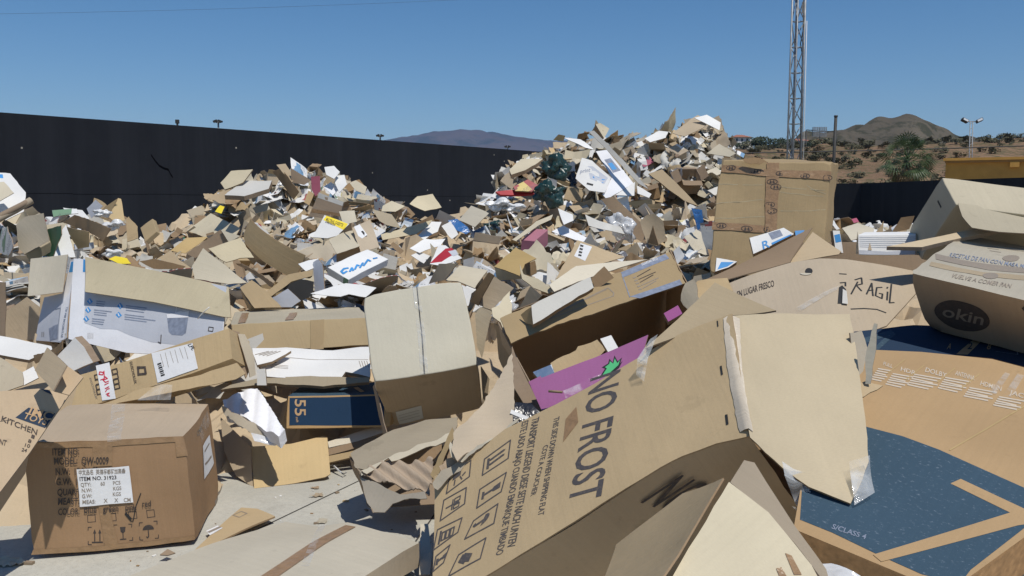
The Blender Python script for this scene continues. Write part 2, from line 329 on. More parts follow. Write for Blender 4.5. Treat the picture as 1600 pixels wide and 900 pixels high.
def sheet_px(name, pp, mat, d=None, n=None, ds=None, back=None, bend=None, amp=0.004, f=3.0, thick=0.005, torn=0.0, res=0.05, parent=None, prints=None, edge='edge'):
    pl = plane_px(pp, d, n, ds, bend, amp, f); mb = MB()
    slab(mb, pl, [pl.pix(*p) for p in pp], mat, back, thick, res, torn, edge)
    pl.eps = thick / 2
    if prints: prints(pl, mb)
    o = mb.build(name, parent); return o, pl
class Hexa:
    """a closed carton from one corner and three edges; its walls dent a little. Face planes take prints"""
    def __init__(s, p, a, b, c, amp=0.006, f=2.2):
        s.p, s.e = Vector(p), (Vector(a) - Vector(p), Vector(b) - Vector(p), Vector(c) - Vector(p)); s.ctr = s.p + sum(s.e, Vector()) / 2
        sd = Vector((R.uniform(0, 40), 0, 0)); ml = min(1, min(e.length for e in s.e) / .45); cr = [(s.corner(i, j, k), R.uniform(.003, .022) * ml, R.uniform(.05, .13) * ml) for i in (0, 1) for j in (0, 1) for k in (0, 1)]
        kz = [(Vector((R.gauss(0, 1), R.gauss(0, 1), R.gauss(0, 1))).normalized(), R.uniform(-.12, .12), Vector((R.gauss(0, 1), R.gauss(0, 1), R.gauss(0, 1))).normalized() * R.uniform(.01, .045) * ml) for _ in range(3)]
        def disp(x, y, P):
            d = noise.noise_vector(P * f + sd) * amp + noise.noise_vector(P * 9 + sd) * amp * .35
            for c, a_, r_ in cr:
                L = (P - c).length
                if L < r_: d = d + (s.ctr - c).normalized() * a_ * (1 - L / r_) ** 1.5
            for n_, q, v in kz: d = d + v * max(0.0, (P - s.ctr).dot(n_) - q)
            return d
        s.disp = disp
    def corner(s, i, j, k): return s.p + s.e[0] * i + s.e[1] * j + s.e[2] * k
    def faces(s):
        for ax in range(3):
            for v in (0, 1):
                i, j = [q for q in range(3) if q != ax]; o = s.p + s.e[ax] * v; yield ax, v, o, s.e[i], s.e[j]
    def face(s, ax, v):
        o = s.p + s.e[ax] * v; i, j = [q for q in range(3) if q != ax]; n = s.e[i].cross(s.e[j]).normalized()
        if n.dot(o + (s.e[i] + s.e[j]) / 2 - s.ctr) < 0: n = -n
        return Plane(o, n, s.e[i], s.disp)
    def fill(s, mb, mat, res=0.07, skip=(), mats={}):
        for ax, v, o, ea, eb in s.faces():
            if (ax, v) in skip: continue
            na = max(2, int(ea.length / res)); nb = max(2, int(eb.length / res)); vs = []; uv = []; fs = []
            for i in range(na + 1):
                for j in range(nb + 1):
                    P = o + ea * (i / na) + eb * (j / nb); vs.append(P + s.disp(0, 0, P)); uv.append((ea.length * i / na, eb.length * j / nb))
            flip = ea.cross(eb).dot(o + (ea + eb) / 2 - s.ctr) < 0
            for i in range(na):
                for j in range(nb):
                    q = (i * (nb + 1) + j, (i + 1) * (nb + 1) + j, (i + 1) * (nb + 1) + j + 1, i * (nb + 1) + j + 1); fs.append(q[::-1] if flip else q)
            mb.add(vs, fs, mats.get((ax, v), mat), uv, True)
def weld_bevel(o, w=0.006):
    me = o.data; bm = bmesh.new(); bm.from_mesh(me)
    bmesh.ops.remove_doubles(bm, verts=bm.verts, dist=0.0004)
    bm.to_mesh(me); bm.free()
    if not w: me.set_sharp_from_angle(angle=radians(38))
    if w:
        md = o.modifiers.new('bevel', 'BEVEL'); md.width = w; md.segments = 2; md.limit_method = 'ANGLE'; md.angle_limit = radians(45); md.use_clamp_overlap = True; md.harden_normals = True
    return o
def decal(parent, name, pl, pp, mat, prints=None, h=0.002, res=0.05, label=None, torn=0.0):
    mb = MB(); q = [pl.pix(*p) for p in pp]; vs, fs, _ = tri_poly(q, res, torn)
    mb.add([pl.pt(x, y, h) for x, y in vs], fs, mat, vs, True)
    if prints: prints(mb, h + 0.001)
    o = mb.build(name, parent)
    if label: o['label'] = label
    return o
# ================================================================== the setting
def mat_concrete():
    m, t, b, out = mat_new('concrete_yard'); geo = t.nodes.new('ShaderNodeNewGeometry')
    n1 = nd(t, 'ShaderNodeTexNoise', i_Scale=0.9, i_Detail=7.0, i_Roughness=0.65); n2 = nd(t, 'ShaderNodeTexNoise', i_Scale=38.0, i_Detail=4.0)
    for n in (n1, n2): t.links.new(geo.outputs['Position'], n.inputs['Vector'])
    c = mixc(t, ramp(t, n1.outputs[0], 0.35, 0.68), (0.42, 0.405, 0.35), (0.555, 0.535, 0.46)); c = mixc(t, ramp(t, n2.outputs[0], 0.4, 0.7, 0, 0.35), c, (0.36, 0.34, 0.29))
    n3 = nd(t, 'ShaderNodeTexNoise', i_Scale=3.1, i_Detail=9.0, i_Roughness=0.75); n4 = nd(t, 'ShaderNodeTexNoise', i_Scale=160.0, i_Detail=2.0)
    for n in (n3, n4): t.links.new(geo.outputs['Position'], n.inputs['Vector'])
    c = mixc(t, ramp(t, n3.outputs[0], 0.56, 0.72, 0, 0.45), c, (0.30, 0.275, 0.225)); c = mixc(t, ramp(t, n4.outputs[0], 0.60, 0.70, 0, 0.5), c, (0.16, 0.145, 0.12))
    t.links.new(c, b.inputs['Base Color']); b.inputs['Roughness'].default_value = 0.9
    bu = nd(t, 'ShaderNodeBump', i_Strength=0.25, i_Distance=0.006); t.links.new(n2.outputs[0], bu.inputs['Height']); t.links.new(bu.outputs[0], b.inputs['Normal']); return m
def mat_wall():
    m, t, b, out = mat_new('black_painted_render'); geo = t.nodes.new('ShaderNodeNewGeometry')
    mp = t.nodes.new('ShaderNodeMapping'); mp.inputs['Scale'].default_value = (1.6, 1.6, 0.08); t.links.new(geo.outputs['Position'], mp.inputs[0])
    s1 = nd(t, 'ShaderNodeTexNoise', i_Scale=1.0, i_Detail=5.0, i_Roughness=0.7); t.links.new(mp.outputs[0], s1.inputs['Vector'])
    n2 = nd(t, 'ShaderNodeTexNoise', i_Scale=1.3, i_Detail=8.0, i_Roughness=0.7); t.links.new(geo.outputs['Position'], n2.inputs['Vector'])
    c = mixc(t, ramp(t, s1.outputs[0], 0.40, 0.75), (0.0115, 0.013, 0.0175), (0.0185, 0.0205, 0.026)); c = mixc(t, ramp(t, n2.outputs[0], 0.45, 0.75, 0, 0.5), c, (0.018, 0.0195, 0.0245))
    t.links.new(c, b.inputs['Base Color']); b.inputs['Roughness'].default_value = 0.85; b.inputs['Specular IOR Level'].default_value = 0.15
    bu = nd(t, 'ShaderNodeBump', i_Strength=0.2, i_Distance=0.03); t.links.new(n2.outputs[0], bu.inputs['Height']); t.links.new(bu.outputs[0], b.inputs['Normal']); return m
def mat_scrub(name, soil, veg, sc=0.16, lo=0.48, hi=0.58):
    m, t, b, out = mat_new(name); geo = t.nodes.new('ShaderNodeNewGeometry')
    n1 = nd(t, 'ShaderNodeTexNoise', i_Scale=sc, i_Detail=8.0, i_Roughness=0.72); n2 = nd(t, 'ShaderNodeTexNoise', i_Scale=sc * 0.2, i_Detail=5.0)
    for n in (n1, n2): t.links.new(geo.outputs['Position'], n.inputs['Vector'])
    c = mixc(t, ramp(t, n2.outputs[0], 0.35, 0.65), soil, [x * 0.75 for x in soil]); c = mixc(t, ramp(t, n1.outputs[0], lo, hi), c, veg)
    t.links.new(c, b.inputs['Base Color']); b.inputs['Roughness'].default_value = 1; b.inputs['Specular IOR Level'].default_value = 0
    bu = nd(t, 'ShaderNodeBump', i_Strength=0.5, i_Distance=2.0); t.links.new(n1.outputs[0], bu.inputs['Height']); t.links.new(bu.outputs[0], b.inputs['Normal']); return m
M['concrete'] = mat_concrete(); M['wall'] = mat_wall()
M['scrub'] = mat_scrub('dry_scrub', (0.28, 0.185, 0.12), (0.13, 0.115, 0.065), 0.5); M['hillm'] = mat_scrub('grey_green_hill', (0.135, 0.115, 0.085), (0.06, 0.058, 0.038), 0.09); M['far'] = mat_scrub('far_mountain', (0.13, 0.10, 0.085), (0.06, 0.06, 0.05), 0.004)
M['soil'] = plain('dry_soil', (0.25, 0.19, 0.13), rough=0.95, scale=0.6, var=0.25); M['ochre'] = plain('ochre_render', (0.50, 0.27, 0.065), rough=0.85, scale=1.2, var=0.12); M['ochred'] = plain('ochre_trim', (0.33, 0.18, 0.06), rough=0.85)
M['steel'] = plain('galvanised_steel', (0.27, 0.28, 0.29), rough=0.5, metal=0.35, scale=3, var=0.25); M['dark'] = plain('dark_metal', (0.05, 0.048, 0.045), rough=0.6); M['lampglass'] = plain('lamp_glass', (0.6, 0.62, 0.64), rough=0.15, spec=0.6)
M['housew'] = plain('white_render', (0.72, 0.69, 0.64), var=0.05); M['roof'] = plain('terracotta', (0.36, 0.15, 0.09), var=0.2); M['glassd'] = plain('dark_window', (0.04, 0.05, 0.06), rough=0.2); M['stonew'] = plain('pale_stone', (0.35, 0.32, 0.27), scale=0.9, var=0.35)
M['bush'] = plain('grey_green_leaf', (0.115, 0.108, 0.062), rough=0.8, scale=0.7, var=0.35); M['tree'] = plain('dark_leaf', (0.038, 0.052, 0.028), rough=0.8, scale=0.5, var=0.35)
M['frond'] = plain('palm_frond', (0.060, 0.092, 0.034), rough=0.5, spec=0.4, scale=2.0, var=0.35); M['dead'] = plain('dead_frond', (0.17, 0.12, 0.065), rough=0.9, scale=2.5, var=0.3); M['bark'] = plain('bark', (0.12, 0.09, 0.065), rough=0.95, scale=8, var=0.3)
M['crackm'] = plain('wall_crack', (0.003, 0.003, 0.004), rough=1, spec=0); M['jointm'] = plain('slab_joint', (0.06, 0.055, 0.05), rough=0.95)
# ground: a concrete yard on a sheet of dry soil that runs to the horizon
mb = MB(); mb.add([(-7000, -300, -0.012), (7000, -300, -0.012), (7000, 9000, -0.012), (-7000, 9000, -0.012)], [(0, 1, 2, 3)], 'soil'); tag(mb.build('ground', org=Vector()), kind='structure')
mb = MB(); mb.add([(-30, -20, 0), (30, -20, 0), (30, 60, 0), (-30, 60, 0)], [(0, 1, 2, 3)], 'concrete')
for a, b in (((380, 838), (560, 752)), ((640, 860), (668, 820))):
    p = on_z(*a); q = on_z(*b); dd = (q - p).normalized(); p -= dd * .6; q += dd * .6; nn = Vector((-dd.y, dd.x, 0)) * 0.004
    mb.add([x + Vector((0, 0, .002)) for x in (p - nn, q - nn, q + nn, p + nn)], [(0, 1, 2, 3)], 'jointm')
tag(mb.build('concrete_yard', org=Vector()), kind='structure')
# the black perimeter walls
def wall_run(name, pts, z, th, label, extra=None):
    mb = MB()
    for (a, b) in zip(pts, pts[1:]):
        A, B = Vector((*a, 0)), Vector((*b, 0)); d = (B - A).normalized(); n = Vector((-d.y, d.x, 0)) * th; k = max(1, int((B - A).length / 2.5)); L = (B - A).length
        for i in range(k):
            p = A.lerp(B, i / k); q = A.lerp(B, (i + 1) / k); U = Vector((0, 0, z))
            vs = [p, q, q + U, p + U, p + n, q + n, q + n + U, p + n + U]
            fs = [(0, 1, 2, 3), (3, 2, 6, 7), (5, 4, 7, 6)] + ([(4, 0, 3, 7)] if i == 0 else []) + ([(1, 5, 6, 2)] if i == k - 1 else [])
            mb.add(vs, fs, 'wall', [(v.x + v.y, v.z) for v in vs])
    if extra: extra(mb)
    return tag(mb.build(name, org=Vector((*pts[0], 0))), label, 'wall')
WA, WB = Vector((-14.68, 25.18, 0)), Vector((2.335, 46.7, 0)); wd = (WB - WA).normalized(); wn = Vector((wd.y, -wd.x, 0))
def crack(mb):
    pp = [(236, 242), (243, 252), (249, 259), (256, 263), (263, 265), (267, 273), (270, 277)]
    q = [on_plane(x, y, WA + wn * 0.004, wn) for x, y in pp]
    for a, b in zip(q, q[1:]):
        u = Vector((0, 0, 0.035)); mb.add([a - u, b - u, b + u, a + u], [(0, 1, 2, 3)], 'crackm')
    for i in range(26):                                    # shallow casting joint two and a half metres up, and pale chips
        a = WA + wd * (i * 1.2) + wn * .003; a.z = 1.73 + .01 * sin(i * 2.1); b = a + wd * 1.2; u = Vector((0, 0, .006)); mb.add([a - u, b - u, b + u, a + u], [(0, 1, 2, 3)], 'crackm')
    for x, y in ((34, 231), (369, 231), (582, 270), (668, 297), (788, 252), (772, 242), (703, 313)):
        a = on_plane(x, y, WA + wn * .006, wn); u = Vector((0, 0, .025)); s_ = wd * .025; mb.add([a - u - s_, a - u + s_, a + u + s_, a + u - s_], [(0, 1, 2, 3)], 'stonew')
e0 = WA - wd * 26; e1 = WB + wd * 9
wall_run('perimeter_wall', [(e0.x, e0.y), (e1.x, e1.y)], 4.0, 0.3, 'long tall black wall with a jagged crack behind the left heaps', crack)
c1 = at(1300, 285, 56); c2 = at(1353, 288, 55); c3 = at(1458, 286, 47); c4 = at(1640, 290, 40)
wall_run('perimeter_wall', [(e1.x + .4, e1.y - 0.2), (c1.x, c1.y), (c2.x, c2.y)], 2.62, 0.3, 'lower black wall, lighter face left of the corner under the palm')
cc = c2 + Vector((-0.25, 0.12, 0))
wall_run('perimeter_wall', [(cc.x, cc.y), (c3.x, c3.y), (c4.x, c4.y)], 2.60, 0.3, 'low darkest black wall right of the corner, below the palm')
# ------------------------------------------------------------------ hills
def hill(name, ridge, d0, d1, mat, nx=90, ny=24, rough=1.0, zb=-1.0, pad=1.35):
    """a ridge whose skyline passes photograph pixels: rises from distance d0 to its crest at d1, falls away behind"""
    xs = [p[0] for p in ridge]; vs = []; uv = []; fs = []
    def ry(x):
        for (a, b), (c, d) in zip(ridge, ridge[1:]):
            if a <= x <= c: return b + (d - b) * (x - a) / (c - a)
        return ridge[0][1] if x < xs[0] else ridge[-1][1]
    for i in range(nx + 1):
        x = xs[0] + (xs[-1] - xs[0]) * i / nx; top = at(x, ry(x), d1); X1 = top.x; H = top.z
        for j in range(ny + 1):
            t = j / ny * 1.6; d = d0 + (d1 - d0) * t; k = sin(min(t, 1) * pi / 2) ** pad if t <= 1 else max(0.0, cos((t - 1) / .6 * pi / 2)) ** .8
            X = X1 * d / d1 if t < 1 else X1
            z = zb + (H - zb) * k; am = rough * (d1 - d0) * .05 * min(1, 2 * t) * (0.0 if abs(t - 1) < .08 else 1)
            z += am * (noise.noise(Vector((X, d, 0)) * (9 / (d1 - d0))) + .5 * noise.noise(Vector((X, d, 5)) * (24 / (d1 - d0)))) * (.6 if t > .8 else 1)
            vs.append((X, d, z)); uv.append((X, d))
    for i in range(nx):
        for j in range(ny): a = i * (ny + 1) + j; fs.append((a, a + ny + 1, a + ny + 2, a + 1))
    mb = MB(); mb.add(vs, fs, mat, uv, True); return tag(mb.build(name, org=Vector()), kind='structure')
hill('mountain', [(520, 232), (600, 219), (640, 213), (690, 206), (722, 202), (750, 205), (800, 213), (850, 219), (960, 226), (1100, 235)], 4800, 6200, 'far', 70, 16, .5)
hill('hill', [(1180, 236), (1230, 228), (1258, 220), (1280, 212), (1304, 206), (1340, 203), (1368, 199), (1386, 198), (1400, 196), (1432, 200), (1452, 204), (1472, 214), (1488, 222), (1540, 232), (1650, 236)], 420, 700, 'hillm', 90, 24, .8)
hill('slope', [(1040, 238), (1120, 235), (1180, 236), (1240, 237), (1300, 233), (1380, 231), (1440, 228), (1500, 225), (1560, 223), (1680, 221), (1900, 222), (2400, 228), (3000, 240)], 84, 185, 'scrub', 220, 30, .22, zb=-0.6, pad=1.7)
# ------------------------------------------------------------------ plants
def leaf_clump(mb, c, rx, rz, n, sz, mat, rnd):
    """many small leaf faces through a lumpy volume"""
    vs = []; fs = []
    lobes = [(Vector((rnd.gauss(0, .5) * rx, rnd.gauss(0, .5) * rx, rnd.uniform(-.3, .7) * rz)), rnd.uniform(.35, .6)) for _ in range(7)]
    for _ in range(n):
        l, r = rnd.choice(lobes); d = Vector((rnd.gauss(0, 1), rnd.gauss(0, 1), rnd.gauss(0, 1))).normalized() * r * rnd.uniform(.5, 1) ** .5
        p = Vector(c) + l + Vector((d.x * rx, d.y * rx, d.z * rz)); a = Vector((rnd.gauss(0, 1), rnd.gauss(0, 1), rnd.gauss(0, .6))).normalized(); b = a.orthogonal().normalized(); s_ = sz * rnd.uniform(.6, 1.4)
        k = len(vs); vs += [p - a * s_, p + b * s_ * .5, p + a * s_, p - b * s_ * .5]; fs.append((k, k + 1, k + 2, k + 3))
    mb.add(vs, fs, mat)
rb = random.Random(3); protos = []
for i in range(5):
    mb = MB(); leaf_clump(mb, (0, 0, .55), 1.0, .75, 260, .17, 'bush', rb); mb.tube([(0, 0, -.3), (0.05, 0, .5)], [.09, .05], 'bark', 5); protos.append(mb.mesh('scrub_bush', Vector()))
deps = bpy.context.evaluated_depsgraph_get(); slope = bpy.data.objects['slope']
from mathutils.bvhtree import BVHTree
bvh = BVHTree.FromPolygons([v.co.copy() for v in slope.data.vertices], [tuple(p.vertices) for p in slope.data.polygons])
nb = 0
while nb < 285:
    x = rb.uniform(1135, 1610); d = rb.uniform(90, 186); q = at(x, 250, d); hit = bvh.ray_cast(Vector((q.x, q.y, 200)), Vector((0, 0, -1)))
    if hit[0] is None: continue
    if noise.noise(Vector((q.x * .05, q.y * .05, 0))) < rb.uniform(-.7, .1): continue
    o = bpy.data.objects.new('bush', protos[nb % 5]); COL.objects.link(o); s_ = rb.uniform(.35, .95) * (1.25 if d > 165 else 1); o.location = hit[0]; o.scale = (s_, s_, s_ * rb.uniform(.7, 1.1)); o.rotation_euler = (0, 0, rb.uniform(0, 6))
    tag(o, 'grey green scrub bush on the dry slope beyond the black walls', 'bush', 'scrub bushes on the dry slope'); nb += 1
def palm(px, py, d):
    base = at(px, 300, d); base.z = 0; top = at(px, py, d); H = top.z; rp = random.Random(5)
    t = thing('palm_tree', base, 'bushy fan palm with a dark green crown rising behind the black walls', 'palm tree')
    mb = MB(); mb.tube([base + Vector((.05 * sin(i), 0, H * i / 8)) for i in range(9)], [.30 - .012 * i for i in range(9)], 'bark', 10); mb.build('trunk', t)
    def fronds(n, elo, ehi, ln, mat, droop, name):
        mb = MB()
        for i in range(n):
            az = rp.uniform(0, 2 * pi); el = math.asin(rp.uniform(sin(radians(elo)), sin(radians(ehi)))); d0 = Vector((cos(az) * cos(el), sin(az) * cos(el), sin(el))); L = ln * rp.uniform(.8, 1.1)
            o = top + Vector((0, 0, rp.uniform(-.25, .15))); st = o + d0 * L * .62; side = Matrix.Rotation(rp.uniform(-1.2, 1.2), 3, d0) @ d0.cross(Vector((0, 0, 1))).normalized(); upv = side.cross(d0)
            mb.tube([o, st], [.025, .015], mat, 4, False)
            for k in range(11):
                a = radians(-75 + 150 * k / 10); dirv = (d0 * cos(a) + side * sin(a)).normalized(); l = L * .46 * (.75 + .25 * cos(a)); w = side * cos(a) * .038 - d0 * sin(a) * .038
                m_ = st + dirv * l * .55 + upv * .05 - Vector((0, 0, droop * .1 * l)); e = st + dirv * l - Vector((0, 0, droop * l * .55))
                mb.add([st, m_ - w, m_ + w, e, ], [(0, 1, 2), (1, 3, 2)], mat)
        return mb.build(name, t)
    fronds(64, -40, 89, 2.05, 'frond', .5, 'crown'); fronds(30, -85, -45, 1.7, 'dead', .3, 'dead_skirt')
palm(1417, 250, 62)
# skyline trees and houses on the ridge at the left of the slope
rt = random.Random(11)
for i, (x, y, s_, lab) in enumerate([(1128, 226, 3.6, 'leftmost dark tree on the ridge beside the tall heap'), (1143, 227, 2.8, 'small dark tree just left of the white villa'), (1174, 224, 3.0, 'low dark tree right of the white villa'), (1188, 220, 4.4, 'tall feathery dark tree midway between villa and mast'),
                                     (1205, 222, 4.2, 'broad dark tree next left of the lattice mast'), (1216, 221, 4.2, 'dark rounded tree touching the lattice mast on its left'), (1245, 226, 3.2, 'dark tree seen through the legs of the lattice mast'), (1266, 224, 4.0, 'dark tree under the ridge hoarding'), (1281, 226, 3.0, 'small tree right below the ridge hoarding')]):
    c = at(x, y + 8, 235); g = Vector((c.x, c.y, 0)); t = thing('tree', g, lab, 'tree', 'dark trees on the ridge')
    mb = MB(); mb.tube([g, c], [.3, .15], 'bark', 6); mb.build('trunk', t)
    mb = MB(); leaf_clump(mb, c + Vector((0, 0, .6)), s_ * .75, s_ * .45, 420, .35, 'tree', rt); mb.build('crown', t)
def villa(px, py, d, w_, h_, dp, label, wins):
    c = at(px, py, d); t = thing('house', (c.x, c.y, c.z - 3), label, 'house', 'houses on the ridge')
    mb = MB(); mb.box((c.x, c.y, c.z + h_ / 2 - 1.5), w_, dp, h_ + 3, 'housew'); mb.box((c.x + w_ * .62, c.y - .3, c.z + h_ * .32 - 1.5), w_ * .3, dp * .7, h_ * .64 + 3, 'housew'); mb.build('wall', t)
    mb = MB(); e = .5; z = c.z + h_; vs = [(c.x - w_ / 2 - e, c.y - dp / 2 - e, z), (c.x + w_ / 2 + e, c.y - dp / 2 - e, z), (c.x + w_ / 2 + e, c.y + dp / 2 + e, z), (c.x - w_ / 2 - e, c.y + dp / 2 + e, z), (c.x - w_ * .2, c.y, z + h_ * .55), (c.x + w_ * .2, c.y, z + h_ * .55)]
    mb.add(vs, [(0, 1, 5, 4), (1, 2, 5), (2, 3, 4, 5), (3, 0, 4), (3, 2, 1, 0)], 'roof'); mb.build('roof', t)
    for k in range(wins):
        x = c.x - w_ / 2 + w_ * (k + .5) / wins; mb = MB(); mb.box((x, c.y - dp / 2 - .03, c.z + h_ * .5), w_ / wins * .32, .1, h_ * .5, 'glassd'); mb.build('window', t)
villa(1155, 224, 250, 4.2, 1.5, 6, 'white villa with a hipped terracotta roof on the ridge', 3)
villa(1248, 229, 240, 4.6, 1.3, 5, 'long white house behind the foot of the lattice mast', 3)
villa(1276, 226, 245, 1.7, 1.0, 4, 'tiny white house right of the mast under the hoarding', 1)
mb = MB(); a = at(1135, 233, 225); b = at(1232, 234, 225); n_ = 34
for i in range(n_): p = a.lerp(b, (i + .5) / n_); mb.box((p.x, p.y, p.z - 1.3 + .1 * sin(i * 3.1)), (b - a).length / n_ * .86, .8, 3.0 + .25 * sin(i * 2.3), 'stonew')
tag(mb.build('retaining_wall'), 'pale stone retaining wall with pillars below the white villa', 'wall')
# ochre building edge at the far right
def ochre():
    d = 62; A = at(1478, 252, d); B = at(1720, 246, d - 4); t = thing('ochre_building', (A.x, A.y, 0), 'ochre yellow building with a cornice and an arch behind the tent-shaped carton', 'building')
    mb = MB(); vs = [Vector((p.x, p.y, 0)) for p in (A, B)]; u = (vs[1] - vs[0]).normalized(); nn = Vector((u.y, -u.x, 0)); L = (vs[1] - vs[0]).length
    # facade outline with an arched opening
    arch = [(L * .30, 0)] + [(L * .30 + L * .34 * (1 - cos(pi * k / 14)), 1.35 + 1.15 * sin(pi * k / 14)) for k in range(15)] + [(L * .98, 0)]
    poly = [(0, 0)] + arch + [(L, 0), (L, A.z), (0, A.z)]
    pl = Plane(vs[0], nn, u); pl.ey = Vector((0, 0, 1)); slab(mb, pl, poly, 'ochre', 'ochre', .5, 1.2, edge='ochre'); mb.build('wall', t)
    mb = MB(); c = vs[0] + u * L / 2 + Vector((0, 0, A.z + .10)) + nn * .12; rot = Matrix((u, -nn, Vector((0, 0, 1)))).transposed(); mb.box(c, L + .3, .9, .18, 'ochre', rot); mb.box(c - Vector((0, 0, .17)), L + .1, .75, .12, 'ochred', rot)
    mb.build('cornice', t)
    mb = MB(); mb.box(vs[0] + u * L * .46 + Vector((0, 0, A.z - .30)) + nn * .35, .55, .35, .36, 'ochre', rot); mb.build('bracket', t)
ochre()
# ------------------------------------------------------------------ mast, poles, lamps, cables
def mast():
    d = 60; g = at(1240, 300, d); g.z = 0; t = thing('lattice_mast', g, 'tall galvanised lattice radio mast rising out of the picture', 'mast'); Htop = 16.5
    wb, wt = .58, .50; legs = [(-1, -.35), (.62, -.5), (-.1, .8)]
    def lp(k, z): s_ = wb + (wt - wb) * z / Htop; return Vector((g.x + legs[k][0] * s_, g.y + legs[k][1] * s_, z))
    for k in range(3): mb = MB(); mb.tube([lp(k, 0), lp(k, Htop)], .062 if k < 2 else .055, 'steel', 8); mb.build('leg', t)
    mb = MB(); n_ = 10
    for i in range(n_):
        z0, z1 = Htop * i / n_, Htop * (i + 1) / n_
        for k in range(3):
            a, b = lp(k, z0 if i % 2 else z1), lp((k + 1) % 3, z1 if i % 2 else z0); mb.tube([a, b], .034, 'steel', 5)
            mb.tube([lp(k, z1), lp((k + 1) % 3, z1)], .026, 'steel', 5)
    mb.build('bracing', t)
    mb = MB(); mb.tube([lp(0, 0) + Vector((.35, -.2, 0)), lp(0, Htop) + Vector((.30, -.2, 0))], .05, 'steel', 6); mb.tube([lp(1, 0) + Vector((-.14, -.15, 0)), lp(1, Htop) + Vector((-.16, -.15, 0))], .03, 'dark', 6); mb.tube([lp(1, 0) + Vector((.12, -.1, 0)), lp(1, Htop * .8) + Vector((.1, -.1, 0))], .022, 'housew', 6); mb.build('cable_run', t)
    a = at(1256, 12, d); mb = MB(); mb.box(a, .22, .16, .72, 'housew'); mb.tube([a - Vector((0, 0, .25)), lp(1, a.z - 1.1)], .04, 'steel', 6); mb.build('antenna', t)
    mb = MB(); b = lp(1, a.z - 3.6); mb.tube([a - Vector((-.05, 0, .35)), a - Vector((.0, 0, 1.4)), a - Vector((.15, 0, 2.3)), b], .03, 'dark', 6); mb.build('feed_cable', t)
mast()
a = at(1306, 183, 62); b = at(1300, 292, 62); b.z = 0; mb = MB(); mb.tube([b, a], .11, 'dark', 8); mb.tube([a, a + Vector((0, 0, .12))], .13, 'dark', 8); tag(mb.build('pole', org=b), 'slim dark leaning pole right of the lattice mast', 'pole')
def hoarding():
    d = 230; a, b = at(1260, 203, d), at(1304, 206, d); t = thing('hoarding', (a.x, a.y, 0), 'grey slatted hoarding on posts on the ridge beside the mast', 'sign')
    for p in (a, b, at(1281, 205, d)):
        q = p.copy(); q.z = 4; mb = MB(); mb.tube([q, p], .16, 'dark', 5); mb.build('post', t)
    mb = MB(); mb.tube([a, b], .12, 'dark', 5); mb.build('rail', t)
    for x0, x1 in ((1270, 1280), (1281, 1291)):
        p, q = at(x0, 199, d), at(x1, 213, d); mb = MB()
        for k in range(9): z = q.z + (p.z - q.z) * k / 8; mb.box(((p.x + q.x) / 2, d - .2, z), q.x - p.x, .12, .15, 'steel')
        for k in range(4): x = p.x + (q.x - p.x) * k / 3; mb.box((x, d - .05, (p.z + q.z) / 2), .15, .12, p.z - q.z, 'steel')
        mb.build('panel', t)
hoarding()
def floodmast(px, top, d, base, sc, label):
    g = at(px, base, d); g.z = 0; c = at(px, top, d); t = thing('floodlight_mast', g, label, 'floodlight', 'floodlights beyond the walls')
    mb = MB()
    for k in (-1, 1): mb.tube([g + Vector((k * .17 * sc, 0, 0)), c + Vector((k * .13 * sc, 0, 0))], .045 * sc, 'steel', 6)
    n_ = int(c.z / .5 / sc)
    for i in range(n_): z = c.z * (i + .5) / n_; mb.tube([(c.x - .15 * sc, c.y, z), (c.x + .15 * sc, c.y, z + (.2 * sc))], .025 * sc, 'steel', 4)
    mb.tube([c - Vector((.62 * sc, 0, 0)), c + Vector((.62 * sc, 0, 0))], .05 * sc, 'steel', 6); mb.build('mast', t)
    for k in (-1, 1):
        rot = Matrix.Rotation(-.45 * k, 3, 'Y') @ Matrix.Rotation(-.35, 3, 'X'); p = c + Vector((k * .72 * sc, -.1, .10 * sc)); mb = MB(); mb.box(p, .62 * sc, .40 * sc, .26 * sc, 'dark', rot); mb.box(p + rot @ Vector((0, -.21 * sc, -.02)), .50 * sc, .03, .2 * sc, 'lampglass', rot); mb.build('floodlight', t)
floodmast(1518, 190, 90, 260, 1.0, 'twin headed floodlight mast above the slope at far right')
def walllamp(px, py, d, sc, label):
    c = at(px, py, d); g = c.copy(); g.z = 0; t = thing('wall_floodlight', g, label, 'floodlight', 'floodlights beyond the walls')
    mb = MB(); mb.tube([g, c], .055 * sc, 'steel', 7); mb.tube([c - Vector((.16 * sc, 0, 0)), c + Vector((.16 * sc, 0, 0))], .03, 'steel', 5); mb.build('post', t)
    for k in (-1, 1): mb = MB(); rot = Matrix.Rotation(.35 * k, 3, 'Y'); mb.box(c + Vector((k * .15 * sc, -.05, .06 * sc)), .24 * sc, .22 * sc, .12 * sc, 'dark', rot); mb.box(c + Vector((k * .15 * sc, -.17 * sc, .05 * sc)), .18 * sc, .02, .08 * sc, 'lampglass', rot); mb.build('lamp_head', t)
walllamp(341, 191, 33.5, .6, 'small twin floodlight over the wall above the left mound'); walllamp(594, 213, 39, .6, 'small twin floodlight over the wall near the mountain'); walllamp(793, 230, 46, .6, 'small floodlight over the wall end left of the tall heap')
c = at(277, 190, 33); g = c.copy(); g.z = 0; mb = MB(); mb.tube([g, c], .04, 'dark', 6); mb.box(c, .12, .1, .14, 'dark'); tag(mb.build('post', org=g), 'tiny dark post just showing over the left wall', 'post')
def cable(p, q, sag, rad, label):
    mb = MB(); mb.tube([p.lerp(q, k / 24) - Vector((0, 0, sag * 4 * k / 24 * (1 - k / 24))) for k in range(25)], rad, 'dark', 5, False); return tag(mb.build('power_cable'), label, 'cable')
cable(at(-200, 24, 60), at(900, -10, 72), .3, .007, 'thin power cable crossing the top left of the sky')
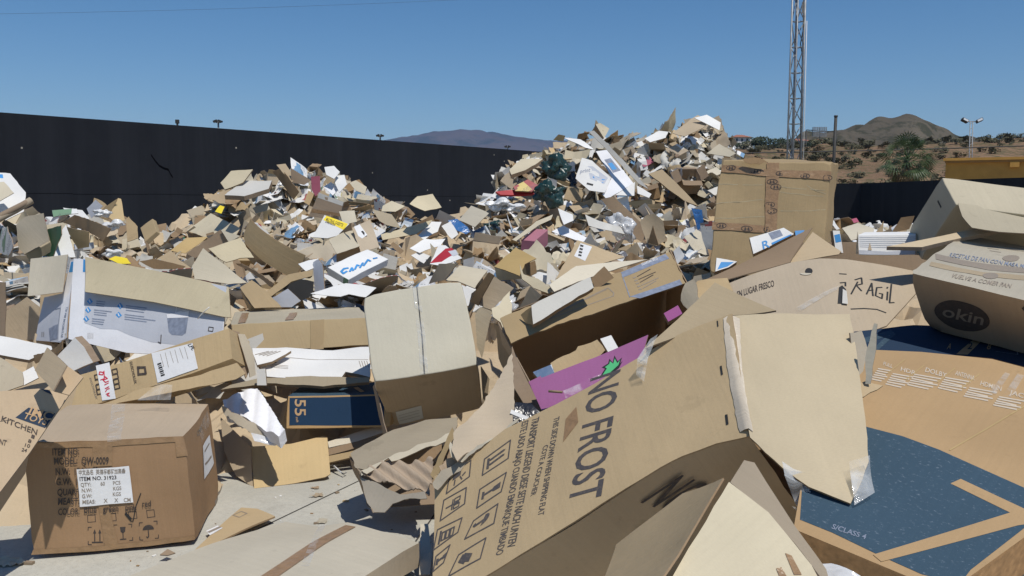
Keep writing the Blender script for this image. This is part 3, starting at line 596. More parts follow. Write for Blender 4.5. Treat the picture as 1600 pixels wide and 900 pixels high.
cable(at(1100, 240, 78), at(1800, 220, 78), .15, .05, 'dark cable strung across the foot of the dry slope')

# ------------------------------------------------------------------ the air: far things fade to blue
m = bpy.data.materials.new('air'); m.use_nodes = True; t = m.node_tree; t.nodes.clear(); out = t.nodes.new('ShaderNodeOutputMaterial'); v = t.nodes.new('ShaderNodeVolumePrincipled'); v.inputs['Color'].default_value = (.30, .56, 1.0, 1); v.inputs['Density'].default_value = 0.00008; v.inputs['Anisotropy'].default_value = 0.0
t.links.new(v.outputs[0], out.inputs['Volume']); M['air'] = m
mb = MB(); mb.box((0, 4350, 303), 14100, 9400, 608, 'air'); tag(mb.build('haze', org=Vector()), kind='stuff')
# ================================================================== the heaps of waste
CPX = [(0, 345, 9.5), (100, 342, 9.5), (180, 340, 10), (0, 400, 8.2), (100, 400, 8), (60, 430, 7.2), (200, 390, 9), (220, 392, 10.4), (262, 378, 11), (300, 350, 12),
       (345, 312, 13), (400, 275, 13.2), (470, 266, 13.3), (535, 280, 13.2), (575, 325, 13), (440, 340, 12),
       (350, 350, 11.5), (350, 405, 9.3), (450, 405, 9.3), (520, 365, 10.5), (620, 328, 12), (640, 338, 11.5), (700, 348, 11), (600, 405, 9.2), (700, 405, 9), (520, 445, 7.8), (400, 455, 7.3), (300, 435, 7.5),
       (770, 345, 11.6), (806, 292, 12), (848, 245, 12.3), (890, 222, 12.5), (930, 208, 12.6), (965, 216, 12.9), (1000, 216, 13), (1040, 208, 13.3), (1075, 196, 13.5), (1110, 196, 13.8), (1136, 245, 13.4), (1165, 300, 13.2), (1000, 300, 11.9), (900, 310, 11.6), (850, 370, 10.2), (1000, 385, 9.8), (1080, 335, 11), (800, 405, 9),
       (450, 505, 6.2), (400, 550, 5.9), (200, 480, 6.5), (60, 510, 5.8), (0, 620, 4.6), (550, 600, 5.6), (660, 620, 5.3), (700, 490, 6.0), (760, 450, 7), (900, 460, 6.3), (850, 540, 5.2), (990, 430, 7.5), (1060, 420, 8),
       (1350, 380, 9), (1440, 365, 9.5), (1330, 352, 11), (1400, 352, 11), (1250, 430, 6.2), (1150, 440, 6.5)]
CW = [(-3, 15.2, .2), (-6, 13, .25), (-8, 10, .5), (-9.5, 8, .9), (0, 14.5, .5), (-1.2, 14.5, .4), (1.5, 16, .4), (3.5, 17, .3), (-.8, 4.6, 0), (-.3, 4.2, 0), (-1.5, 3.6, 0), (-.5, 3, 0), (-.5, 5.1, 0), (-1.1, 5.0, .02), (-2.6, 3.6, .05),
      (.35, 3.7, .1), (1.0, 3.3, .15), (.2, 3, .02), (.8, 2.6, .1), (1.6, 3.5, .35), (2.3, 3.6, .4), (1.3, 2.4, .2), (1.9, 2.3, .2), (1.9, 5, .62), (2.7, 5, .66), (2.6, 4.2, .5), (1.2, 5, .5), (2, 7.2, .85), (3.4, 7, .85), (4.2, 6, .8), (4.5, 8.5, 1.0),
      (6, 14, .5), (5, 12.6, .7), (8, 10, .9), (7, 7, .7), (9, 14, .2), (-.2, 5.2, 0), (.3, 4.4, .05), (-9, 13.5, .1), (-12, 12, .1), (0, 18, 0), (-4, 17, 0), (5, 18, 0), (-8, 5, .8), (-5, 4, .3), (-1.9, 5.2, .35), (-1.4, 5.6, .38), (5, 4, .5), (4, 2.5, .2), (.9, 4.4, .35)]
CP = [tuple(at(*c) - Vector((0, 0, .16 if c[2] > 7.4 else .08))) for c in CPX] + CW
def hz(x, y):
    a = b = 0.0
    for px, py, pz in CP:
        d2 = (x - px) ** 2 + (y - py) ** 2 + .012; k = 1 / (d2 * d2); a += k * pz; b += k
    return max(0.0, a / b)
GX0, GY0, GS, GNX, GNY = -11.0, 2.2, 0.14, 150, 112
HG = [[hz(GX0 + i * GS, GY0 + j * GS) for j in range(GNY + 1)] for i in range(GNX + 1)]
def hgt(x, y):
    u = (x - GX0) / GS; v = (y - GY0) / GS
    if u < 0 or v < 0 or u >= GNX or v >= GNY: return 0.0
    i, j = int(u), int(v); fu, fv = u - i, v - j
    return (HG[i][j] * (1 - fu) + HG[i + 1][j] * fu) * (1 - fv) + (HG[i][j + 1] * (1 - fu) + HG[i + 1][j + 1] * fu) * fv
def hnorm(x, y):
    e = .2; return Vector((hgt(x - e, y) - hgt(x + e, y), hgt(x, y - e) - hgt(x, y + e), 2 * e)).normalized()
def heap_d(px, py, up=0.0):
    """distance at which the view ray through a pixel meets the heap"""
    d = 2.3
    while d < 18:
        p = at(px, py, d)
        if p.z <= hgt(p.x, p.y) + up: return d
        d += .04
    return 12.0
# the packed mass under the loose pieces: crumpled board in broken facets
cells = {}
def facet(x, y):
    best = None
    ci, cj = math.floor(x / .34), math.floor(y / .34)
    for i in (-1, 0, 1):
        for j in (-1, 0, 1):
            k = (ci + i, cj + j)
            if k not in cells:
                r_ = random.Random(hash(k)); cells[k] = ((k[0] + r_.random()) * .34, (k[1] + r_.random()) * .34, r_.uniform(-.10, .04), r_.gauss(0, .45), r_.gauss(0, .45))
            c = cells[k]; d = (c[0] - x) ** 2 + (c[1] - y) ** 2
            if best is None or d < best[0]: best = (d, c)
    c = best[1]; return c[2] + c[3] * (x - c[0]) + c[4] * (y - c[1])
mb = MB(); vs = []; fs = []; S2 = .07; nx, ny = int(21 / S2), int(15.5 / S2); idx = {}
for i in range(nx):
    for j in range(ny):
        x, y = GX0 + i * S2, GY0 + j * S2; h = hgt(x, y)
        if h > .10: idx[(i, j)] = len(vs); vs.append((x, y, max(-.02, h - .13 + min(1, h * 2.2) * facet(x, y))))
        elif h > .02: idx[(i, j)] = len(vs); vs.append((x, y, -.02))
for (i, j) in list(idx):
    q = [(i, j), (i + 1, j), (i + 1, j + 1), (i, j + 1)]
    if all(k in idx for k in q): fs.append(tuple(idx[k] for k in q))
mb.add(vs, fs, 'tan', [(v[0], v[1]) for v in vs]); o = mb.build('cardboard_mass', org=Vector()); tag(o, 'packed mass of crushed tan cardboard under the loose waste', 'cardboard waste', kind='stuff')
# ------------------------------------------------------------------ loose pieces: a few shapes of each kind, copied over the heaps
rs = random.Random(21)
def bent_disp(rnd, fold=True):
    a = rnd.uniform(0, pi); c, s_ = cos(a), sin(a); k = rnd.choice((-1, 1)) * rnd.choice((rnd.uniform(.1, .9), rnd.uniform(.4, 1.4), rnd.uniform(.7, 1.35))); f = rnd.uniform(-.1, .1); g = rnd.choice((-1, 1)) * rnd.uniform(.2, 1.25) if fold else 0; sd = rnd.uniform(0, 60); am = rnd.uniform(.014, .05)
    b = a + rnd.uniform(.8, 2.2); cb, sb = cos(b), sin(b)
    return lambda x, y, P: k * (x * c + y * s_) ** 2 + g * max(0, x * cb + y * sb - f) + am * noise.noise(Vector((x * 5 + sd, y * 5, 0))) + am * .45 * abs(noise.noise(Vector((x * 12 + sd, y * 12, 3)))) + am * .2 * noise.noise(Vector((x * 25 + sd, y * 25, 3)))
def rect_poly(rnd, w_, h_, cut=.3):
    p = [(-w_ / 2, -h_ / 2), (w_ / 2, -h_ / 2), (w_ / 2, h_ / 2), (-w_ / 2, h_ / 2)]
    p = [(x + rnd.uniform(-.06, .06) * w_, y + rnd.uniform(-.06, .06) * h_) for x, y in p]
    if rnd.random() < cut:
        i = rnd.randrange(4); a, b, c = p[i - 1], p[i], p[(i + 1) % 4]; t1, t2 = rnd.uniform(.3, .8), rnd.uniform(.3, .8)
        q1 = (b[0] + (a[0] - b[0]) * t1, b[1] + (a[1] - b[1]) * t1); q2 = (b[0] + (c[0] - b[0]) * t2, b[1] + (c[1] - b[1]) * t2); p = p[:i] + [q1, q2] + p[i + 1:]
    return p
def proto_sheet(mat, w0, w1, fold, torn=.017, thick=.006, res=.045, back=None):
    mb = MB(); w_ = rs.uniform(w0, w1); h_ = w_ * rs.uniform(.45, .9); pl = Plane((0, 0, 0), (0, 0, 1), (1, 0, 0), bent_disp(rs, fold)); slab(mb, pl, rect_poly(rs, w_, h_), mat, back, thick, res, torn, edge='edge' if thick > .004 else mat, rnd=rs); return mb.mesh('sheet', Vector())
def proto_crumple(mat, w_, amp):
    mb = MB(); sd = rs.uniform(0, 90); k = rs.uniform(1.5, 3)
    pl = Plane((0, 0, 0), (0, 0, 1), (1, 0, 0), lambda x, y, P: amp * (abs(noise.noise(Vector((x * 7 + sd, y * 7, 0)))) * 1.5 + .6 * abs(noise.noise(Vector((x * 16, y * 16 + sd, 1))))) + k * .2 * (x * x - y * y))
    slab(mb, pl, rect_poly(rs, w_, w_ * rs.uniform(.6, 1), .7), mat, None, .003, w_ / 9, .03, edge=mat, rnd=rs); return mb.mesh('paper', Vector())
def proto_bag(mat, r):
    bm = bmesh.new(); bmesh.ops.create_icosphere(bm, subdivisions=4, radius=r); sd = Vector((rs.uniform(0, 90), 0, 0))
    for v in bm.verts:
        n = v.co.normalized(); k = 1 + .8 * noise.noise(n * 1.3 + sd) - .6 * abs(noise.noise(n * 2.4 + sd)) - .14 * abs(noise.noise(n * 5 + sd)); v.co = Vector((n.x * 1.25, n.y, n.z * .6)) * r * k
    me = bpy.data.meshes.new('bag'); bm.to_mesh(me); bm.free(); me.polygons.foreach_set('use_smooth', [True] * len(me.polygons)); me.materials.append(M[mat]); me.uv_layers.new(name='UVMap'); return me
def proto_carton(mat, back=None):
    a, b, c = rs.uniform(.2, .42), rs.uniform(.16, .34), rs.uniform(.07, .2); mb = MB(); sk = rs.uniform(-.05, .05)
    h = Hexa((-a / 2, -b / 2, -c / 2), (a / 2, -b / 2 + sk, -c / 2), (-a / 2 + sk, b / 2, -c / 2), (-a / 2 + sk * .6, -b / 2, c / 2), .014, 4); h.fill(mb, mat, .06)
    o = weld_bevel(mb.build('x', org=Vector()), 0); me = o.data; bpy.data.objects.remove(o); return me
def proto_openbox(mat):
    """body of four walls and a bottom, and four flaps as separate meshes"""
    a, b, c = rs.uniform(.3, .5), rs.uniform(.22, .38), rs.uniform(.18, .34); mb = MB(); t = .006; sh = rs.uniform(-.08, .08)
    def wall(o, u, v, mb=mb, torn=.0):
        o, u, v = Vector(o), Vector(u), Vector(v); n = u.cross(v).normalized(); w1 = wob(.012, 4, rs.uniform(0, 40)); pl = Plane(o, n, u, w1); uy = pl.loc(o + u + v)
        slab(mb, pl, [(0, 0), pl.loc(o + u), pl.loc(o + u + v), pl.loc(o + v)], mat, None, t, .08, torn, rnd=rs)
    x, y = a / 2, b / 2
    wall((-x, -y, 0), (a, 0, 0), (sh, 0, c)); wall((x, y, 0), (-a, 0, 0), (sh, 0, c)); wall((-x, y, 0), (0, -b, 0), (sh, 0, c)); wall((x, -y, 0), (0, b, 0), (sh, 0, c)); wall((-x, -y, 0.004), (a, 0, 0), (0, b, 0))
    fl = []
    for o_, u, dn in (((-x + sh, -y, c), (a, 0, 0), (0, -1, 0)), ((x + sh, y, c), (-a, 0, 0), (0, 1, 0)), ((-x + sh, y, c), (0, -b, 0), (-1, 0, 0)), ((x + sh, -y, c), (0, b, 0), (1, 0, 0))):
        m2 = MB(); an = rs.uniform(-.6, 1.2); L = b * .5 * rs.uniform(.6, 1); wall(Vector(o_) + Vector(dn) * .004, u, Vector(dn) * cos(an) * L + Vector((0, 0, sin(an) * L)), m2, .012); fl.append(m2.mesh('flap', Vector()))
    return mb.mesh('open_box', Vector()), fl
def proto_bundle(mats, n_):
    mb = MB(); z = 0; w_ = rs.uniform(.28, .45); h_ = w_ * .7; f = bent_disp(rs, False)
    for k in range(n_):
        pl = Plane((rs.uniform(-.03, .03), rs.uniform(-.03, .03), z), (0, 0, 1), (cos(.1 * rs.gauss(0, 1)), sin(.1 * rs.gauss(0, 1)), 0), f); slab(mb, pl, rect_poly(rs, w_, h_, .1), rs.choice(mats), None, .012, .09, .0, edge='card', rnd=rs); z += rs.uniform(.014, .03)
    return mb.mesh('bundle', Vector())
P_SH = {m: [proto_sheet(m, .38, .80, False) for _ in range(8)] for m in ('tan', 'pale', 'brown', 'gold', 'grey')}
P_FO = {m: [proto_sheet(m, .42, .85, True) for _ in range(9)] for m in ('tan', 'pale', 'brown', 'grey')}
P_PA = {m: [proto_sheet(m, .24, .5, True, .01, .002, .05) for _ in range(5)] + [proto_crumple(m, rs.uniform(.28, .5), rs.uniform(.05, .10)) for _ in range(4)] for m in ('paper', 'white', 'card')}
P_CR = {m: [proto_crumple(m, rs.uniform(.28, .5), rs.uniform(.06, .16)) for _ in range(5)] for m in ('tan', 'pale', 'brown', 'grey')}
P_PR = {i: [proto_sheet('prn%d' % i, .3, .6, True, .012, .004, .06, back=rs.choice(('tan', 'grey', 'white'))) for _ in range(3)] for i in range(6)}
P_CA = {i: [proto_carton('prn%d' % i) for _ in range(3)] for i in range(6)}
P_CB = {m: [proto_carton(m) for _ in range(3)] for m in ('tan', 'pale', 'brown', 'white')}
P_BX = {m: [proto_openbox(m) for _ in range(4)] for m in ('tan', 'pale', 'brown')}
P_BG = {m: [proto_bag(m, rs.uniform(.12, .22)) for _ in range(4)] for m in ('bagw', 'bagc', 'bagg', 'bagk')}
P_BU = {m: [proto_bundle(mm, rs.randint(3, 6)) for _ in range(4)] for m, mm in (('paper', ('paper', 'white', 'card')), ('kraft', ('tan', 'brown', 'pale')))}
KEEP = [((1158, 60, 1330, 250), 99), ((212, 120, 268, 352), 99), ((268, 120, 318, 326), 99), ((590, 120, 768, 306), 99), ((60, 120, 170, 318), 99), ((1326, 150, 1420, 342), 99)]      # (pixel box, distance): nothing loose may stand before these
def blocked(p, r):
    q = proj(p)
    if q is None: return True
    x, y, d = q; m = r * FPX / d * .95
    if x < -120 or x > 1720 or y > 900: return True
    for (x0, y0, x1, y1), dd in KEEP:
        if x0 - m < x < x1 + m and y0 - m < y < y1 + m and d < dd + .35: return True
    return False
def zone(x, y):
    px, py, d = proj(Vector((x, y, hgt(x, y))))
    if px < 235: return 'the heap at the left edge' if d > 6 else 'the near left heap'
    if px < 600: return 'the left mound' if d > 10.3 else 'the waste between the mounds'
    if px > 1240: return 'the low heap at far right'
    if px > 770 and d > 9.3: return 'the tall mound'
    return 'the waste between the mounds'
ZC = [((-6.2, -3.2, 6.6, 11), 3), ((-4.6, -1.6, 10.5, 13.8), 4), ((-4.5, 1.2, 6.0, 12), 5), ((-.4, 3.8, 8.8, 14.0), 9), ((3.2, 6.2, 8.2, 12), 2), ((-4.5, -.2, 5.2, 7), 1), ((.2, 2.2, 5.4, 9), 2)]
def spot(rnd):
    while True:
        (x0, x1, y0, y1), _ = rnd.choices(ZC, [z[1] for z in ZC])[0]; x, y = rnd.uniform(x0, x1), rnd.uniform(y0, y1); h = hgt(x, y)
        if h < .25: continue
        n = hnorm(x, y)
        if n.dot((CAM - Vector((x, y, h))).normalized()) < -.12: continue
        return x, y, h, n
def place(me, name, lab, cat, grp, rnd, mound=1.0, lift=(-.04, .10), sc=(.8, 1.15), tilt=.5, kids=None, rad=.3, flat=False):
    for _ in range(60):
        x, y, h, n = spot(rnd); s_ = rnd.uniform(*sc) * (.68 if y > 9.6 else .9); p = Vector((x, y, h)) + n * rnd.uniform(*lift)
        if not blocked(p, rad * s_): break
    else: return None
    fv = noise.noise_vector(Vector((x * .9, y * .9, 3.3))) * 1.15; g_ = tilt * .7; nn = (n + Vector((fv.x + rnd.gauss(0, g_), fv.y * .8 - .1 + rnd.gauss(0, g_), rnd.gauss(0, g_ * .6)))).normalized(); q = nn.to_track_quat('Z', 'Y').to_matrix() @ Matrix.Rotation(rnd.uniform(0, 2 * pi), 3, 'Z'); z = zone(x, y)
    o = bpy.data.objects.new(name, me); COL.objects.link(o); o.location = p; o.rotation_euler = q.to_euler(); o.scale = (s_,) * 3
    tag(o, lab % z if '%s' in lab else lab, cat, grp)
    for k in kids or ():
        c = bpy.data.objects.new('flap', k); COL.objects.link(c); c.parent = o
    return o
MN = {'tan': 'mid brown', 'pale': 'pale sun-bleached', 'brown': 'dark brown', 'gold': 'golden brown', 'grey': 'greyish'}
def scatter():
    r = random.Random(99)
    for i in range(285): m = r.choices(('tan', 'pale', 'brown', 'gold', 'grey'), (4, 6, 2, 1, 3))[0]; place(r.choice(P_SH[m]), 'cardboard_sheet', MN[m] + ' loose cardboard sheet jumbled in %s', 'cardboard', 'loose cardboard sheets in the heaps', r, tilt=.32, sc=(.6, 1.4))
    for i in range(290): m = r.choices(('tan', 'pale', 'brown', 'grey'), (4, 5, 2, 3))[0]; place(r.choice(P_FO[m]), 'folded_cardboard', MN[m] + ' folded torn cardboard jumbled in %s', 'cardboard', 'folded cardboard in the heaps', r, tilt=.42, sc=(.6, 1.3), lift=(-.06, .12))
    for i in range(270): m = r.choices(('tan', 'pale', 'brown', 'grey'), (3, 3, 3, 3))[0]; place(r.choice(P_CR[m]), 'torn_cardboard', MN[m] + ' crumpled torn scrap of cardboard in %s', 'cardboard scrap', 'crumpled cardboard scraps in the heaps', r, lift=(.0, .13), rad=.2)
    for i in range(285): m = r.choices(('paper', 'white', 'card'), (4, 3, 3))[0]; place(r.choice(P_PA[m]), 'paper_sheet', {'paper': 'crumpled white paper', 'white': 'bent white board', 'card': 'light grey card'}[m] + ' lying loose in %s', 'paper', 'loose paper in the heaps', r, lift=(.0, .13), rad=.2)
    for i in range(190): k = r.choices(range(6), (4, 2, 3, 2, 3, 1))[0]; place(r.choice(P_PR[k]), 'printed_card', PRN[k] + ' printed packaging card torn open in %s', 'packaging', 'printed packaging in the heaps', r, lift=(.0, .13), rad=.25)
    for i in range(110): k = r.choices(range(6), (4, 2, 3, 2, 4, 1))[0]; place(r.choice(P_CA[k]), 'printed_carton', PRN[k] + ' small printed carton tumbled in %s', 'carton', 'small printed cartons in the heaps', r, lift=(.0, .12), sc=(.7, 1.1), rad=.25)
    for i in range(130): m = r.choice(('tan', 'pale', 'brown', 'white', 'tan')); place(r.choice(P_CB[m]), 'closed_carton', MN.get(m, 'plain white') + ' small closed carton tumbled in %s', 'carton', 'small closed cartons in the heaps', r, lift=(.0, .12), sc=(.8, 1.25), rad=.25)
    for i in range(160):
        m = r.choice(('tan', 'pale', 'brown', 'tan')); me, fl = r.choice(P_BX[m]); place(me, 'open_box', MN[m] + ' small open box in %s', 'box', 'small open boxes in the heaps', r, lift=(-.12, .06), sc=(.75, 1.15), tilt=.6, kids=fl, rad=.35)
    for i in range(70): m = r.choices(('bagw', 'bagc', 'bagg', 'bagk'), (5, 6, 1, 3))[0]; place(r.choice(P_BG[m]), 'plastic_bag', {'bagw': 'crumpled white', 'bagc': 'crumpled clear', 'bagg': 'crumpled dark green', 'bagk': 'crumpled black'}[m] + ' plastic bag caught in %s', 'plastic bag', 'plastic bags in the heaps', r, lift=(.0, .1), sc=(.4, .85), rad=.2)
    for i in range(90): m = r.choice(('paper', 'kraft', 'kraft')); place(r.choice(P_BU[m]), 'board_bundle', {'paper': 'small stack of white papers', 'kraft': 'small stack of brown cardboard'}[m] + ' slumped in %s', 'paper' if m == 'paper' else 'cardboard', 'small stacks in the heaps', r, lift=(-.02, .08), rad=.3)
    # uncountable scraps filling the gaps
    mb = MB()
    for i in range(11000):
        x, y, h, n = spot(r); p = Vector((x, y, h)) + n * r.uniform(-.09, .06)
        if y < 6.5 and i % 3: continue
        if blocked(p, .08): continue
        a = (n + Vector((r.gauss(0, .6), r.gauss(0, .6), r.gauss(0, .45)))).normalized(); u = a.orthogonal().normalized(); u = Matrix.Rotation(r.uniform(0, 6.28), 3, a) @ u; v = a.cross(u); s1 = r.choice((r.uniform(.03, .10), r.uniform(.06, .2))); s2 = s1 * r.uniform(.3, .9); k1 = r.uniform(-1, 1) * s1; k2 = r.uniform(-.5, .5) * s1; vs = []
        for ii in range(4):
            e = ii / 1.5 - 1; w_ = s2 * r.uniform(.75, 1.1)
            for sg in (-1, 1): vs.append(p + u * s1 * e + v * w_ * sg + a * (k1 * .5 * e * e + k2 * max(0, e) + r.uniform(-.006, .006)))
        mb.add(vs, [(2 * q, 2 * q + 2, 2 * q + 3, 2 * q + 1) for q in range(3)],
               r.choices(('tan', 'pale', 'brown', 'paper', 'white', 'card', 'grey', 'sky', 'rose', 'navy', 'prn0', 'prn2', 'leaf'), (7, 8, 7, 9, 7, 7, 6, .15, .2, .4, 1.2, 1.6, .3))[0], [(s1 * q * .66, s2 * 2 * g) for q in range(4) for g in (0, 1)])
    tag(mb.build('litter', org=Vector()), 'small scraps of board and paper strewn through the heaps', 'litter', kind='stuff')
    # grit and trodden scraps on the concrete
    mb = MB()
    for i in range(420):
        x, y = r.uniform(-3.2, .5), r.uniform(2.9, 6)
        if hgt(x, y) > .06: continue
        s1 = r.choice((r.uniform(.003, .008), r.uniform(.003, .008), r.uniform(.008, .022))); q = Matrix.Rotation(r.uniform(0, 6.28), 3, 'Z'); mb.box((x, y, s1 * .25 + .001), s1 * r.uniform(1, 2.2), s1, s1 * .5, r.choice(('brown', 'tan', 'card', 'soil', 'paper', 'soil')), q)
    tag(mb.build('grit', org=Vector()), 'grit and crumbs of board on the concrete', 'grit', kind='stuff')
    for i in range(9):
        x, y = r.uniform(-2.4, .2), r.uniform(3.4, 5.4)
        if hgt(x, y) > .05: continue
        o = bpy.data.objects.new('cardboard_crumb', r.choice(P_CR[r.choice(('tan', 'pale', 'brown'))])); COL.objects.link(o); s1 = r.uniform(.10, .24); o.scale = (s1, s1, s1 * .4); o.location = (x, y, .004); o.rotation_euler = (0, 0, r.uniform(0, 6)); tag(o, 'small trodden crumb of cardboard lying on the bare concrete', 'cardboard scrap', 'crumbs of cardboard on the concrete')
# ================================================================== the large cartons in front
def keep(x0, y0, x1, y1, d): KEEP.append(((x0, y0, x1, y1), d))
def at3(q): return at(*q)
def arrows(pl, mb, c, u, v, kind, wd=.006, mat='ink', h=0.0012):
    """a handling mark drawn in a cell: c is the lower left corner, u and v the cell's sides, in photograph pixels"""
    def q(x, y): return (c[0] + u[0] * x + v[0] * y, c[1] + u[1] * x + v[1] * y)
    if kind == 'up':
        for x in (.32, .68):
            pl.line(mb, [q(x, .2), q(x, .85)], wd, mat, h); pl.poly(mb, [q(x - .11, .68), q(x + .11, .68), q(x, .95)], mat, h)
        pl.line(mb, [q(.15, .1), q(.85, .1)], wd * 1.3, mat, h)
    elif kind == 'glass':
        pl.poly(mb, [q(.3, .92), q(.7, .92), q(.66, .6), q(.5, .48), q(.34, .6)], mat, h); pl.line(mb, [q(.5, .5), q(.5, .12)], wd, mat, h); pl.line(mb, [q(.3, .1), q(.7, .1)], wd * 1.2, mat, h)
    elif kind == 'brolly':
        pl.poly(mb, [q(.5 + .4 * cos(pi * k / 10), .58 + .32 * sin(pi * k / 10)) for k in range(11)], mat, h); pl.line(mb, [q(.5, .6), q(.5, .15), q(.42, .08), q(.36, .15)], wd, mat, h)
    elif kind == 'stack':
        for y in (.2, .42, .64): pl.line(mb, [q(.25, y), q(.75, y), q(.75, y + .16), q(.25, y + .16)], wd * .7, mat, h, True)
        pl.line(mb, [q(.12, .1), q(.88, .1)], wd, mat, h)
    elif kind == 'slab':
        pl.poly(mb, [q(.15, .12), q(.45, .12), q(.45, .6), q(.15, .6)], mat, h); pl.line(mb, [q(.55, .3), q(.9, .3)], wd * .7, mat, h); pl.line(mb, [q(.55, .6), q(.85, .75)], wd * .7, mat, h); pl.line(mb, [q(.5, .9), q(.6, .75)], wd * .7, mat, h)
    elif kind == 'trolley':
        pl.line(mb, [q(.5, .1), q(.5, .8)], wd * .7, mat, h); pl.line(mb, [q(.2, .45), q(.8, .45)], wd * .7, mat, h)
        for x in (.2, .6): pl.line(mb, [q(x, .55), q(x + .22, .55), q(x + .22, .85), q(x, .85)], wd * .6, mat, h, True)
    elif kind == 'hand':
        for k in range(4): pl.line(mb, [q(.2 + .12 * k, .3), q(.55 + .1 * k, .72)], wd * 1.4, mat, h)
        pl.line(mb, [q(.15, .2), q(.5, .15), q(.85, .5)], wd, mat, h)
# ------------------------------------------------------------------ printed brown carton, lower left
def model_box():
    p, a, b, c = at(288, 682, 3.80), at(31, 692, 3.64), at(328, 628, 4.48), on_z(305, 852, .006); c = Vector((c.x, c.y, .008))
    hx = Hexa(p, a, b, c, .010, 2.4); root = thing('cardboard_box', hx.corner(1, 0, 1), 'taped brown carton with printed item lines and white sticker at lower left', 'box')
    fr = hx.face(1, 0); rt = hx.face(0, 0); tp = hx.face(2, 0); mb = MB(); hx.fill(mb, 'rosy', .05, mats={(2, 0): 'rosytop'})  # top face takes a paler, greyer board than the sides
    T = lambda s, x0, x1, yb, cap, sl=.0: fr.text(mb, s, (x0, yb), (x1, yb - (x1 - x0) * .022), (x0 - cap * .03, yb - cap), 'ink', .0062)
    T('ITEM NO:', 79, 121, 711, 11); T('MODEL:  QW-0009', 81, 169, 725.5, 11); T('N.W:  17.0 KGS', 83, 152, 742.5, 11); T('G.W:  18.0 KGS', 84, 154, 759, 11); T('QUANTITY:', 86, 140, 776, 11); T('MEAST:', 88, 121, 791, 11); T('COLOR:', 89, 122, 807, 10)
    for s, x0, x1, yb in (('blue', 129, 149, 804), ('green', 159, 184, 803), ('pink', 195, 213, 801), ('red', 222, 236, 796)): T(s, x0, x1, yb, 10)
    for x, y in ((140, 814), (173, 812), (205, 809), (234, 808)): fr.line(mb, [(x - 6, y - 5.5), (x + 6, y - 6), (x + 7, y + 5), (x - 5, y + 6)], .0025, 'ink', closed=True)
    fr.line(mb, [(194, 807), (203, 818), (206, 818), (212, 793), (220, 774)], .004, 'inkd', .003); fr.line(mb, [(195, 806), (202, 814)], .009, 'inkd', .003)
    for k, (x, y) in (('up', (141, 854)), ('glass', (181, 850)), ('brolly', (221, 847))):
        arrows(fr, mb, (x - 1, y), (22, -1), (-1, -24), k, .004)
        for sx, sy, dx, dy in ((x - 4, y + 1, 5, -5), (x + 25, y - 1, -5, -5), (x - 5, y - 26, 5, 5), (x + 23, y - 27, -5, 5)): fr.line(mb, [(sx + dx, sy), (sx, sy), (sx, sy + dy)], .003, 'ink')
    rt.text(mb, 'QW', (308, 682), (316, 668), (306, 676), 'inkf'); rt.poly(mb, [(334, 782), (349, 756), (349, 765), (335, 790)], 'inkf')
    weld_bevel(mb.build('body', root), .008)
    def st(m2, h):
        for s, x0, x1, y in (('中文品名  英德孚都荷加高备', 121, 197, 741), ('ITEM NO. 31923', 122, 182, 751), ('QTY:       60      PCS', 123, 188, 760.5), ('N.W:                KGS', 124.5, 189, 770), ('G.W:                KGS', 125, 188, 779.5), ('MEAS:      X     X    CM', 126, 204, 789)): fr.text(m2, s, (x0, y), (x1, y - 2.2), (x0 - .2, y - 6.2), 'inkf' if s[0] != 'I' else 'ink', h)
    decal(root, 'sticker', fr, [(117, 733), (202, 728), (208, 788), (122, 794)], 'label', st, .0075, label='white printed paper sticker')
    tp_ = lambda nm, pl, q, m='tape': decal(root, 'tape', pl, q, m, None, .003)
    tp_('tape', fr, [(142, 692), (174, 690), (175, 727), (144, 729)]); tp_('tape', fr, [(151, 792), (168, 791), (184, 858), (163, 861)]); tp_('tape', fr, [(50, 866), (304, 844), (305, 851), (47, 874)]); tp_('tape', fr, [(274, 686), (289, 685), (294, 714), (276, 716)]); tp_('tape', fr, [(42, 693), (285, 683), (285, 691), (42, 702)])
    decal(root, 'sticker', rt, [(315, 696), (327, 678), (332, 722), (318, 750)], 'label', lambda m2, h: (rt.line(m2, [(318, 705), (326, 692)], .008, 'inkf', h), rt.line(m2, [(319, 725), (328, 712)], .01, 'inkf', h)), .003)
    decal(root, 'tape', tp, [(165, 690), (188, 689), (196, 634), (176, 636)], 'clear', None, .003); decal(root, 'tape', rt, [(309, 668), (325, 640), (328, 660), (313, 690)], 'clear', None, .003)
    keep(30, 620, 355, 880, 4.6)
model_box()
